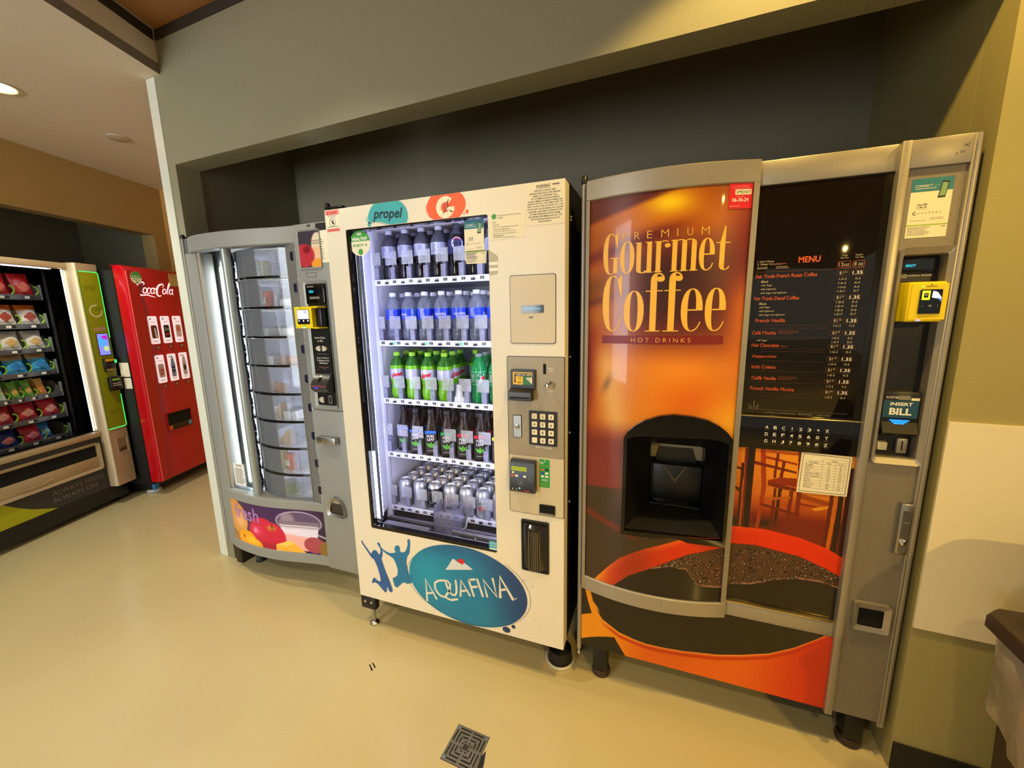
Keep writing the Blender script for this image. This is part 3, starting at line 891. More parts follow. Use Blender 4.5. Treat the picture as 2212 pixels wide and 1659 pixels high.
item('French Vanilla', 1.3855, 0.260, 0.335); price(1.3835); code(1.3715, '1-C-3', 'C-3')
item('Caf\u00e9 Mocha', 1.3495, 0.253, 0.315); price(1.3495); code(1.3365, '1-E-3', 'E-3'); code(1.3255, '1-E-4', 'E-4'); row('with Sugar', 1.3285); b.lines(0.320, 0.372, 1.349, 1.361, 3, y, BRT, 0.4)
item('Hot Chocolate', 1.3125, 0.255, 0.326); price(1.3105); code(1.2975, '1-G-3', 'G-3'); b.lines(0.330, 0.348, 1.313, 1.316, 1, y, BRT, 0.9, False)
item('Cappuccino', 1.2785, 0.259, 0.322); price(1.2755); code(1.2625, '1-H-3', 'H-3')
item('Irish Cr\u00e8me', 1.2475, 0.260, 0.322); price(1.2435); code(1.2305, '1-X-3', 'X-3')
item('Caff\u00e8 Vanile', 1.2135, 0.262, 0.326); price(1.2105); code(1.1975, '1-Y-3', 'Y-3'); b.lines(0.330, 0.380, 1.213, 1.225, 3, y, BRT, 0.4)
item('French Vanilla Mocha', 1.1815, 0.261, 0.375); price(1.1785); code(1.1655, '1-Z-3', 'Z-3')
for z in (1.3765, 1.3675, 1.341, 1.307, 1.299, 1.271, 1.24, 1.206, 1.174, 1.164): b.rect(0.28, 0.44, z, z + 0.0005, y, BRT)
b.text('CAUTION: HOT BEVERAGE', 0.302, 0.384, 1.1115, 1.1155, y, GREYTXT); b.text('USE CARE', 0.438, 0.470, 1.1115, 1.1155, y, GREYTXT); b.lines(0.392, 0.428, 1.110, 1.116, 2, y, GREYTXT, 0.35)
b.rect(0.285, 0.51, 1.1215, 1.122, y, GREYTXT)
for x, h in ((0.262, 0.018), (0.2675, 0.012), (0.274, 0.022), (0.281, 0.012), (0.285, 0.018)): b.rect(x, x + 0.0012, 1.120, 1.120 + h, y, GREYTXT)
b.disc(0.2746, 1.145, 0.002, y, GREYTXT, 10)
b.build('menu_lettering', hd)
b = MB(); b.box(0.2395, 0.545, 0.003, 0.014, 1.0995, 1.1035, M('gold_strip', (206, 186, 128), 0.2, 0.9, var=0), 0.001); b.build('chrome_strip', hd)
b = MB(); b.box(0.2395, 0.545, 0.008, 0.024, 0.9965, 1.0995, BLACKG, 0.001)
b.build('keypad_panel', hd)
b = MB()
for r_, rowt in enumerate(('ABC123*X', 'DEF4560Y', 'GHJ789#Z')):
    for q, ch in enumerate(rowt):
        x = 0.3145 + q * 0.0219; z = 1.0675 - r_ * 0.0218
        w = 0.0012 if ch == '1' else 0.0042
        b.text(ch, x - w, x + w, z - (0.003 if ch == '*' else 0.0048), z + (0.004 if ch == '*' else 0.0048), 0.0076, WHITETXT, 0.01, keep=ch in '1*')
        b.rect(x - 0.006, x + 0.006, z - 0.0088, z - 0.0083, 0.0076, GREYTXT)
b.build('keypad_lettering', hd)
# -- lower printed sheet of the flat section: cafe chairs, cup rim, froth
CH = [((98, 30, 10), [(.262, .995), (.272, .995), (.287, .60), (.275, .60)]),
      ((60, 18, 8), [(.256, .944), (.264, .945), (.262, .72), (.256, .72)]), ((170, 70, 12), [(.264, .945), (.268, .945), (.268, .70), (.263, .70)]),
      ((60, 18, 8), [(.240, .932), (.256, .928), (.256, .921), (.240, .925)]), ((80, 24, 8), [(.240, .866), (.26, .858), (.262, .835), (.24, .86)]),
      ((34, 14, 8), [(.272, .998), (.291, .998), (.291, .60), (.274, .60)]),
      ((160, 52, 12), [(.304, .998), (.318, .998), (.329, .87), (.318, .735), (.299, .60), (.288, .60), (.310, .75), (.316, .87)]),
      ((196, 84, 14), [(.318, .9965), (.408, .992), (.406, .983), (.322, .986)]),
      ((150, 44, 10), [(.318, .975), (.406, .958), (.406, .952), (.318, .966)]), ((110, 28, 8), [(.29, .955), (.406, .932), (.406, .925), (.29, .944)]),
      ((104, 26, 8), [(.348, .985), (.356, .985), (.352, .905), (.345, .905)]), ((104, 26, 8), [(.366, .962), (.374, .96), (.370, .905), (.361, .905)]),
      ((140, 38, 8), [(.331, .895), (.36, .907), (.408, .911), (.408, .882), (.36, .884), (.332, .889)]), ((112, 28, 8), [(.331, .889), (.408, .879), (.408, .868), (.36, .872), (.334, .878)]),
      ((120, 32, 8), [(.404, .998), (.413, .998), (.424, .865), (.424, .72), (.412, .60), (.400, .60), (.410, .73), (.412, .865)]),
      ((112, 28, 8), [(.392, .868), (.402, .868), (.398, .60), (.386, .60)]), ((92, 22, 8), [(.350, .872), (.358, .872), (.352, .70), (.345, .70)]), ((60, 16, 6), [(.362, .872), (.372, .872), (.366, .76), (.358, .76)]),
      ((176, 84, 16), [(.326, .835), (.396, .85), (.396, .842), (.326, .826)]), ((110, 28, 8), [(.318, .818), (.424, .795), (.424, .786), (.318, .808)]),
      ((150, 60, 14), [(.424, .862), (.50, .846), (.50, .83), (.424, .846)]), ((130, 40, 10), [(.424, .832), (.49, .825), (.49, .818), (.424, .826)]), ((222, 140, 24), [(.452, .820), (.497, .834), (.497, .824), (.462, .812)]),
      ((96, 24, 8), [(.496, .88), (.506, .88), (.500, .60), (.488, .60)]), ((196, 100, 14), [(.507, .868), (.517, .868), (.513, .745), (.504, .60), (.496, .60), (.503, .745)]),
      ((40, 12, 8), [(.517, .87), (.530, .87), (.528, .60), (.512, .60)]), ((60, 8, 8), [(.534, .96), (.546, .96), (.546, .60), (.53, .60)])]
def lower_paint(X, Z):
    c = np.zeros(X.shape + (3,)); c[:] = (232, 146, 30)
    c = lp(c, (206, 118, 24), ss(0.92, 0.86, Z))
    c = lp(c, (166, 62, 12), ss(0.86, 0.82, Z - 0.0 * X) * 0.8)
    c = lp(c, (118, 28, 10), ss(0.815, 0.77, Z))
    c = lp(c, (206, 100, 22), ss(0.38, 0.30, X) * ss(0.80, 0.84, Z) * 0.5)
    c = lp(c, (54, 34, 20), ss(0.765, 0.755, Z) * ss(0.29, 0.27, X))
    c = lp(c, (44, 24, 14), np.exp(-(((X - 0.335) / 0.03) ** 2 + ((Z - 0.75) / 0.016) ** 2)))
    for col, pts in CH: c = lp(c, col, inpoly(X, Z, pts))
    return cup_paint(c, X, Z)
paint_grid('lower_printed_sheet', hd, 0.2395, 0.5455, 0.455, 0.9965, 0.0015, lower_paint, ART, lambda x: x * 0 + 0.012)
def froth(cond, warp, name):
    rg = random.Random(11)
    b = MB()
    c1 = M('print_froth_dark', (44, 26, 16), 0.35, var=0); c2 = M('print_froth_tan', (150, 108, 84), 0.35, var=0); c3 = M('print_froth_light', (222, 196, 170), 0.35, var=0); c4 = M('print_froth_brown', (84, 54, 36), 0.35, var=0)
    xs = np.linspace(-0.03, 0.545, 140)
    for i in range(len(xs) - 1):
        x0, x1 = xs[i], xs[i + 1]
        if not cond((x0 + x1) / 2): continue
        t0, t1 = float(itp(x0, COF_U)), float(itp(x1, COF_U)); d0, d1 = float(itp(x0, BUB_D)), float(itp(x1, BUB_D))
        b.flat([(x0, min(d0, t0)), (x1, min(d1, t1)), (x1, t1), (x0, t0)], 0, c4)
        b.flat([(x0, min(d0, t0)), (x1, min(d1, t1)), (x1, min(d1 + 0.006 + 0.003 * math.sin(i), t1)), (x0, min(d0 + 0.006, t0))], -0.0001, c2)
    for k in range(900):
        x = rg.uniform(-0.02, 0.54)
        t0 = float(itp(x, COF_U)); d0 = float(itp(x, BUB_D))
        z = rg.uniform(d0, t0 - 0.002)
        r = rg.choice((0.0022, 0.003, 0.0036, 0.0048, 0.0062)) * rg.uniform(0.8, 1.15)
        if not cond(x) or t0 - d0 < 0.012 or not (cond(x - r) and cond(x + r)): continue
        b.disc(x, z, r, -0.0002 - k * 1e-7, c2 if rg.random() < 0.15 else c1, 10, r * 0.68)
        b.disc(x, z, r * 0.82, -0.0004 - k * 1e-7, c1, 10, r * 0.52)
        if r > 0.0025 and rg.random() < 0.8: b.disc(x + r * 0.1, z + r * 0.18, r * 0.30, -0.0006 - k * 1e-7, c3, 6, r * 0.18)
    b.build(name, hd, warp=warp)
froth(lambda x: x < 0.2225, lambda x, y, z: (x, float(cyf(x)) + 0.0034 + y, z), 'printed_froth')
froth(lambda x: 0.2405 < x < 0.5445, lambda x, y, z: (x, 0.0114 + y, z), 'printed_froth')
b = MB()
b.box(0.240, 0.5455, 0.001, 0.03, 0.398, 0.4535, SILV, 0.002)
b.box(0.240, 0.5455, -0.001, 0.012, 0.4535, 0.4585, _mats['gold_strip'], 0.001)
b.build('middle_band', hd)
# -- kick plate with the cup print
RIM_L = [(-0.232, 0.40), (-0.217, 0.384), (-0.203, 0.323), (-0.165, 0.272), (-0.105, 0.235), (-0.05, 0.221), (-0.008, 0.215), (0.05, 0.216), (0.114, 0.222), (0.228, 0.242), (0.30, 0.264), (0.379, 0.294), (0.447, 0.337), (0.508, 0.389), (0.546, 0.425)]
def kick_paint(X, Z):
    c = np.zeros(X.shape + (3,)); c[:] = (30, 24, 14)
    body = np.zeros(X.shape + (3,)); body[:] = (226, 98, 8)
    body = lp(body, (240, 150, 12), ss(0.02, -0.18, X))
    body = lp(body, (206, 40, 8), ss(0.28, 0.54, X))
    rim = itp(X, RIM_L)
    dd = rim - Z
    body = lp(body, (180, 34, 6), gs(dd, 0.016, 0.006) * ss(-0.19, -0.12, X) * 0.8)
    body = lp(body, (244, 170, 70), gs(dd, 0.002, 0.0025) * 0.8)
    out = [(-0.25, 0.272), (-0.206, 0.288), (-0.222, 0.341), (-0.235, 0.40), (-0.25, 0.41)]
    hole = [(-0.25, 0.166), (-0.215, 0.181), (-0.184, 0.1925), (-0.15, 0.202), (-0.120, 0.2075), (-0.079, 0.142), (-0.079, 0.13), (-0.25, 0.13)]
    cup = ss(-0.001, 0.001, dd)
    c = c * (1 - cup[..., None]) + body * cup[..., None]
    inner = [(-0.2195, 0.40), (-0.210, 0.345), (-0.198, 0.318), (-0.165, 0.272), (-0.14, 0.30), (-0.165, 0.40)]
    c = lp(c, (30, 24, 14), inpoly(X, Z, out))
    c = lp(c, (236, 150, 14), ((X < -0.15) & (Z > itp(X, RIM_L)) & (Z < itp(X, RIM_L) + 0.02 + 0 * X)) * 1.0 * ss(-0.17, -0.19, X))
    c = lp(c, (22, 19, 12), inpoly(X, Z, hole))
    return c
paint_grid('kick_plate_print', hd, -0.2445, 0.5455, 0.1405, 0.404, 0.0015, kick_paint, ART, lambda x: x * 0 + 0.000)
b = MB(); b.box(-0.245, 0.546, 0.0006, 0.03, 0.140, 0.4045, BLACKM, 0.0004); b.build('kick_plate', hd)
# -- calorie notice
b = MB()
cr = [(0.412, 0.9985), (0.537, 0.9945), (0.535, 0.8705), (0.409, 0.8685)]
b.prism(cr[::-1], 0.0095, 0.0115, PAPER)
ins = lambda k: [(0.473 + (x - 0.473) * k, 0.933 + (z - 0.933) * (k + 0.0)) for x, z in cr]
b.ring(ins(0.925), ins(0.905), 0.0092, 0.0094, DARKTXT)
gx = [0.4245, 0.4665, 0.4995, 0.5235]; zt, zb = 0.981, 0.886
for i in range(12):
    z = zt - (zt - zb) * i / 11
    b.rect(gx[1] if i == 0 else gx[0], gx[3], z, z + 0.0006, 0.0092, GREYTXT)
for i, x in enumerate(gx): b.rect(x, x + 0.0006, zb, zt - (0.0086 if i in (0,) else 0) - (0.0086 if i == 2 else 0), 0.0092, GREYTXT)
dz = (zt - zb) / 11
b.text('Calories', 0.488, 0.503, zt - dz + 0.002, zt - 0.0018, 0.0092, DARKTXT, keep=True)
b.text('Product', 0.434, 0.456, zt - 2 * dz + 0.002, zt - dz - 0.0018, 0.0092, DARKTXT, keep=True)
b.text('8 oz', 0.475, 0.491, zt - 2 * dz + 0.002, zt - dz - 0.0018, 0.0092, DARKTXT, keep=True); b.text('12 oz', 0.503, 0.520, zt - 2 * dz + 0.002, zt - dz - 0.0018, 0.0092, DARKTXT, keep=True)
for i, (t_, p_, q_) in enumerate((('Coffee', '5', '8'), ('Lightener', '25', '38'), ('Sugar', '34', '51'), ('Gourmet Coffee', '130', '195'), ('Hot Chocolate', '110', '165'), ('Latte', '90', '135'), ('Espresso', '5', '5'), ('Cappuccino', '100', '151'), ('Mocha', '90', '135'))):
    z = zt - (i + 3) * dz + 0.0022
    b.text(t_, 0.426, 0.462, z, z + 0.0048, 0.0092, DARKTXT, keep=True, align='l'); b.text(p_, 0.477, 0.490, z, z + 0.0046, 0.0092, DARKTXT, keep=True); b.text(q_, 0.505, 0.519, z, z + 0.0046, 0.0092, DARKTXT, keep=True)
b.build('calorie_notice', hd)
# -- right column
b = MB()
b.box(0.5445, 0.5660, -0.012, 0.03, 0.132, 1.832, SILV, 0.004)
b.build('column_rail', hd)
b = MB()
b.tube([(0.7000, 0.012, 0.122), (0.7000, 0.012, 1.834)], 0.0085, SILV, 12)
b.box(0.684, 0.6905, -0.004, 0.03, 0.128, 1.832, SILV, 0.002)
b.build('side_rail', hd)
b = MB()
b.box(0.5665, 0.684, -0.006, 0.03, 1.766, 1.832, SILV, 0.002)
b.build('column_cap', hd)
PO = rr(0.5735, 0.6880, 0.988, 1.574, 0.012)
b = MB()
b.ring([(0.5665, 1.766) if 0 else p for p in rr(0.5665, 0.684, 0.138, 1.766, 0.0005)], [(min(max(x, 0.5736), 0.6800), z) for x, z in PO], 0.004, 0.03, SILVD)
b.build('column_panel', hd)
PI_ = rr(0.584, 0.6745, 1.004, 1.556, 0.005)
for q in range(5): pass
b = MB()
b.ring([(min(x, 0.683), z) for x, z in PO], [(min(x, 0.6745), z + (0.006 * math.sin(PI * (x - 0.584) / 0.09) if z > 1.5 else 0)) for x, z in PI_], -0.006, 0.02, SILV, 0.002)
b.bridge([(min(x, 0.6745), z + (0.006 * math.sin(PI * (x - 0.584) / 0.09) if z > 1.5 else 0)) for x, z in PI_], 0.002, rr(0.586, 0.6735, 1.006, 1.553, 0.004), 0.034, SILVD)
b.build('payment_frame', hd)
b = MB(); b.rect(0.5835, 0.676, 1.002, 1.563, 0.0325, BLACK); b.build('payment_backplate', hd)
b = MB(); b.box(0.588, 0.664, 0.020, 0.032, 1.512, 1.552, BLACKG, 0.002); b.rect(0.594, 0.656, 1.520, 1.546, 0.0196, M('display_glass', (26, 38, 50), 0.1, var=0)); b.text('READY', 0.598, 0.620, 1.527, 1.5335, 0.0192, CYANE, 0.0, 0.3); b.build('display', hd)
b = MB()
b.ring(rr(0.587, 0.608, 1.499, 1.5095, 0.001), rr(0.588, 0.607, 1.500, 1.5085, 0.001), 0.031, 0.032, WHITETXT)
b.text('CRANE', 0.5895, 0.6055, 1.5015, 1.507, 0.031, WHITETXT, 0.01); b.text('NATIONAL VENDORS', 0.6105, 0.661, 1.5025, 1.507, 0.031, WHITETXT, 0.01)
b.build('maker_lettering', hd)
rd = MB()
rd.box(0.594, 0.672, -0.022, 0.032, 1.384, 1.486, YELLOW, 0.006)
rd.loft([[(0.590, 0.02, 1.384), (0.600, -0.024, 1.390), (0.600, -0.024, 1.480), (0.590, 0.02, 1.486)], [(0.672, 0.02, 1.384), (0.672, -0.026, 1.390), (0.672, -0.026, 1.480), (0.672, 0.02, 1.486)]], YELLOW)
rdo = rd.build('card_reader', hd); rdo['label'] = 'yellow card reader with a small screen'
b = MB()
b.prism(rr(0.617, 0.660, 1.405, 1.466, 0.002), -0.0285, -0.024, SCREEND)
b.rect(0.620, 0.636, 1.440, 1.463, -0.0288, EM('reader_lime', (200, 240, 30), 1.2)); b.rect(0.6235, 0.6325, 1.4455, 1.4575, -0.0290, SCREEND); b.rect(0.625, 0.631, 1.450, 1.456, -0.0292, GREYTXT)
b.flat([(0.641, 1.462), (0.650, 1.459), (0.659, 1.445), (0.659, 1.436), (0.652, 1.443), (0.640, 1.446)], -0.0288, WHITEE)
b.flat([(0.648, 1.446), (0.659, 1.436), (0.659, 1.443)], -0.0290, EM('reader_blue', (70, 130, 230), 0.8))
b.stroke([(0.6245, 1.427), (0.622, 1.425), (0.6245, 1.423)], 0.0009, -0.0288, GREYTXT); b.rect(0.636, 0.641, 1.4225, 1.4275, -0.0288, GREYTXT); b.stroke([(0.653, 1.427), (0.6555, 1.425), (0.653, 1.423)], 0.0009, -0.0288, GREYTXT)
b.build('reader_screen', rdo)
b = MB(); b.disc(0.6205, 1.4735, 0.0028, -0.0262, GREENE, 10, 0.0012); b.build('indicator_light', rdo)['label'] = 'green indicator light'
b = MB(); b.disc(0.620, 1.3885, 0.006, -0.0262, EM('reader_violet', (150, 150, 250), 1.2), 12, 0.0022); b.build('indicator_light', rdo)['label'] = 'violet indicator light'
b = MB(); b.lines(0.627, 0.648, 1.4728, 1.4745, 1, -0.0262, DARKTXT, 0.9, False); b.build('status_mark', rdo)
b = MB(); b.disc(0.637, 1.4785, 0.0016, -0.0262, DARKTXT, 10); b.build('speaker_hole', rdo)
bl_ = MB()
bl_.box(0.588, 0.670, 0.008, 0.032, 1.076, 1.194, BLACK, 0.003)
bl_.loft([[(0.590, 0.010, 1.112), (0.590, -0.006, 1.078), (0.590, 0.004, 1.070), (0.590, 0.03, 1.070)], [(0.668, 0.010, 1.112), (0.668, -0.006, 1.078), (0.668, 0.004, 1.070), (0.668, 0.03, 1.070)]], BLACK)
blo = bl_.build('bill_acceptor', hd)
b = MB()
b.rect(0.590, 0.666, 1.120, 1.184, 0.0074, M('print_navy_teal', (28, 78, 104), 0.4, var=0.2, scale=40))
b.rect(0.590, 0.666, 1.169, 1.184, 0.0072, DARKTXT); b.rect(0.620, 0.646, 1.171, 1.183, 0.0070, GREYTXT); b.rect(0.648, 0.666, 1.170, 1.177, 0.0070, PAPER)
b.text('ACCEPTS', 0.593, 0.615, 1.174, 1.180, 0.0070, WHITETXT); b.text('$1', 0.615, 0.620, 1.173, 1.181, 0.0069, WHITETXT)
b.text('INSERT', 0.604, 0.653, 1.154, 1.1635, 0.0071, WHITETXT, 0.03); b.text('BILL', 0.604, 0.653, 1.128, 1.1475, 0.0071, WHITETXT, 0.035)
b.build('bill_label', blo)
b = MB()
for z, w in ((1.113, 0.022), (1.1085, 0.017), (1.104, 0.012), (1.0995, 0.007), (1.096, 0.003)): b.rect(0.628 - w, 0.628 + w, z - 0.0014, z + 0.0014, 0.0050, BLUEE)
b.build('arrow_light', blo)['label'] = 'blue lit arrow'
b = MB(); b.box(0.591, 0.614, 0.012, 0.033, 1.022, 1.046, M('cream_plastic', (206, 200, 168), 0.4), 0.003); b.build('return_button', hd)
b = MB(); b.box(0.6385, 0.662, 0.022, 0.033, 1.014, 1.057, SILV, 0.002); b.rect(0.6485, 0.6515, 1.023, 1.050, 0.0215, VOID); b.build('coin_slot', hd)
# sticker on the upper plate
def canteen_sticker(b, x0, x1, z0, z1, y):
    w, h = x1 - x0, z1 - z0
    fx = lambda u: x0 + w * u
    fz = lambda v: z0 + h * v
    b.rect(x0, x1, z0, z1, y, PAPER)
    y -= 0.0002
    b.rect(x0, x1, fz(0.78), z1, y, TEALP); b.rect(x0, x1, fz(0.205), fz(0.225), y, LIME)
    b.text('CONNECT', fx(0.09), fx(0.50), fz(0.855), fz(0.895), y - 0.0002, WHITETXT); b.text('& win', fx(0.53), fx(0.66), fz(0.86), fz(0.885), y - 0.0002, LIME)
    b.lines(fx(0.09), fx(0.6), fz(0.82), fz(0.835), 1, y - 0.0002, WHITETXT, 0.6, False)
    o = [(0.66, 0.66), (0.84, 0.66), (0.90, 0.92), (0.73, 0.94)]
    b.flat([(fx(u), fz(v)) for u, v in o], y - 0.0002, DARKTXT); b.flat([(fx(0.785 + (u - 0.785) * 0.78), fz(0.80 + (v - 0.80) * 0.80)) for u, v in o], y - 0.0004, M('print_phone', (120, 160, 110), 0.4, var=0.3, scale=200))
    b.text('Text 000', fx(0.19), fx(0.44), fz(0.545), fz(0.58), y, DARKTXT, 0.02); b.text('to 881-99', fx(0.19), fx(0.44), fz(0.505), fz(0.53), y, DARKTXT, 0.02)
    b.rect(fx(0.16), fx(0.46), fz(0.485), fz(0.489), y, GREYTXT)
    b.annulus(fx(0.16), fz(0.42), w * 0.030, w * 0.050, y, DARKTXT, 16, 0.9, 5.9)
    for i, ch in enumerate('canteen'): b.text(ch, fx(0.245 + i * 0.085), fx(0.285 + i * 0.085), fz(0.405), fz(0.405) + h * (0.04 if ch == 't' else 0.028), y, GREYTXT)
    b.lines(fx(0.08), fx(0.46), fz(0.285), fz(0.30), 1, y, GREYTXT, 0.5, False); b.lines(fx(0.55), fx(0.88), fz(0.285), fz(0.335), 2, y, GREYTXT, 0.3, False, 4)
    b.lines(fx(0.04), fx(0.62), fz(0.03), fz(0.185), 7, y, GREYTXT, 0.42, True, 8); b.lines(fx(0.85), fx(0.96), fz(0.155), fz(0.185), 1, y, GREYTXT, 0.5, False)
b = MB(); canteen_sticker(b, 0.5805, 0.6625, 1.598, 1.741, 0.0034); b.build('service_sticker', hd)
b = MB(); b.box(0.655, 0.6845, -0.012, 0.006, 0.722, 0.878, STEEL, 0.004); b.prism(rr(0.6605, 0.679, 0.732, 0.858, 0.002), -0.0135, -0.011, STEEL); b.rect(0.662, 0.6775, 0.8215, 0.8235, -0.0139, GREYTXT); o = b.build('lock_handle', hd)
b = MB(); b.lathe([(0.0085, -0.012), (0.0085, -0.019), (0.006, -0.0205), (0.0, -0.0205)], (0.6695, 0, 0.762), CHROME, 16, 'y'); b.rect(0.6685, 0.6705, 0.758, 0.766, -0.0209, DARKTXT); b.build('lock_barrel', o)
b = MB()
b.ring(rr(0.583, 0.673, 0.455, 0.548, 0.008), rr(0.597, 0.658, 0.470, 0.5285, 0.005), -0.010, 0.01, SILV, -0.004)
b.bridge(rr(0.597, 0.658, 0.470, 0.5285, 0.005), -0.004, rr(0.597, 0.658, 0.470, 0.5285, 0.005), 0.003, BLACK); b.rect(0.594, 0.661, 0.467, 0.532, 0.0034, VOID)
b.box(0.597, 0.658, -0.002, 0.02, 0.468, 0.471, CHROME)
b.build('coin_return', hd)
rg = random.Random(2)
b = MB()
for k in range(5):
    x, z = 0.663 + rg.uniform(-.008, .010), 1.800 + rg.uniform(-.012, .010)
    b.stroke([(x + rg.uniform(-.007, .007), z + rg.uniform(-.004, .004)) for _ in range(4)], 0.0015, -0.0065, GREYTXT)
b.build('scratches', hd)['label'] = 'dark scratch marks'
# ------------------------------------------------------------------ glass-front bottle machine
CREAM = M('cream_door_paint', (232, 224, 204), 0.36, var=0.02, scale=10)
LINER = M('white_liner', (226, 226, 232), 0.45, var=0.03)
TAUPE = M('taupe_panel', (158, 146, 124), 0.42, 0.15, var=0.06, scale=120)
bmX, bmY = -1.2524, 1.308
bmach = thing('bottle_machine', 'cream glass-front bottle machine with a big blue oval print, second from right', 'vending machine', (bmX, bmY, 0))
b = MB()
W_ = 0.953
b.box(0.004, 0.018, 0.075, 0.80, 0.150, 1.842, BLACKM); b.box(0.725, W_ - 0.004, 0.075, 0.80, 0.150, 1.842, BLACKM)
b.box(0.018, 0.725, 0.775, 0.80, 0.150, 1.842, BLACKM); b.box(0.018, 0.725, 0.075, 0.775, 1.800, 1.842, BLACKM); b.box(0.018, 0.725, 0.075, 0.775, 0.150, 0.36, BLACKM)
b.build('cabinet', bmach)
b = MB()
D_ = rr(0.0, W_, 0.161, 1.832, 0.003); WIN = rr(0.0945, 0.6900, 0.511, 1.7525, 0.008)
b.ring(D_, WIN, 0.0, 0.055, CREAM)
b.build('door', bmach)
b = MB()
b.box(0.006, W_ - 0.006, 0.055, 0.075, 0.165, 0.50, BLACKM); b.box(0.72, W_ - 0.006, 0.0555, 0.075, 0.50, 1.828, BLACKM); b.box(0.006, 0.09, 0.0555, 0.075, 0.50, 1.828, BLACKM); b.box(0.09, 0.72, 0.0555, 0.075, 1.76, 1.828, BLACKM)
b.build('door_gasket', bmach)
b = MB()
b.ring(WIN, [(x, z) for x, z in rr(0.1065, 0.6880, 0.526, 1.7470, 0.006)], 0.003, 0.030, BLACKG)
b.build('window_bezel', bmach)
b = MB(); b.rect(0.105, 0.689, 0.524, 1.748, 0.012, GLASS); b.build('window_pane', bmach)
# liner with the cold lights
b = MB()
b.rect(-0.0 + 0.018, 0.725, 0.36, 1.80, 0.772, LINER)
b.add([(0.019, 0.24, 0.36), (0.019, 0.772, 0.36), (0.019, 0.772, 1.80), (0.019, 0.24, 1.80)], [(0, 1, 2, 3)], LINER)
b.add([(0.724, 0.06, 0.36), (0.724, 0.772, 0.36), (0.724, 0.772, 1.80), (0.724, 0.06, 1.80)], [(0, 1, 2, 3)], LINER)
b.add([(0.019, 0.06, 1.799), (0.724, 0.06, 1.799), (0.724, 0.772, 1.799), (0.019, 0.772, 1.799)], [(0, 1, 2, 3)], LINER)
b.build('liner', bmach)
b = MB()
b.add([(0.088, 0.062, 0.51), (0.088, 0.062, 1.77), (0.019, 0.24, 1.77), (0.019, 0.24, 0.51)], [(0, 1, 2, 3)], LINER)
b.box(0.012, 0.030, 0.205, 0.245, 0.44, 1.79, LINER, 0.003)
for z in (1.50, 1.42, 1.24, 1.16, 0.95, 0.72): b.lathe([(0.003, 0.204), (0.0, 0.203)], (0.022, 0, z), GREYTXT, 8, 'y')
b.build('liner_side', bmach)
LEDW = EM('cold_tube', (226, 230, 255), 7.0)
b = MB()
b.box(0.1075, 0.125, 0.030, 0.050, 0.53, 1.745, M('tube_housing', (120, 124, 134), 0.12, 0.4, var=0), 0.003)
b.build('lamp_housing', bmach)
b = MB(); b.box(0.1085, 0.1235, 0.0285, 0.0300, 0.545, 0.855, LEDW); b.build('light_tube', bmach)['label'] = 'bright cold tube light'
b = MB(); b.add([(0.108, 0.0505, 0.55), (0.1245, 0.0505, 0.55), (0.1245, 0.0505, 1.73), (0.108, 0.0505, 1.73)], [(0, 1, 2, 3)], EM('cold_strip_hidden', (205, 208, 255), 34)); b.build('light_tube', bmach)
b = MB(); b.add([(0.712, 0.065, 0.55), (0.712, 0.095, 0.55), (0.712, 0.095, 1.74), (0.712, 0.065, 1.74)], [(0, 1, 2, 3)], _mats['cold_strip_hidden']); b.build('light_tube', bmach)  # unseen strip behind the right door edge, added to brighten the bottles
b = MB(); b.add([(0.15, 0.09, 1.795), (0.66, 0.09, 1.795), (0.66, 0.12, 1.795), (0.15, 0.12, 1.795)], [(0, 1, 2, 3)], EM('cold_tube_top', (205, 208, 255), 15.0)); b.build('light_tube', bmach)
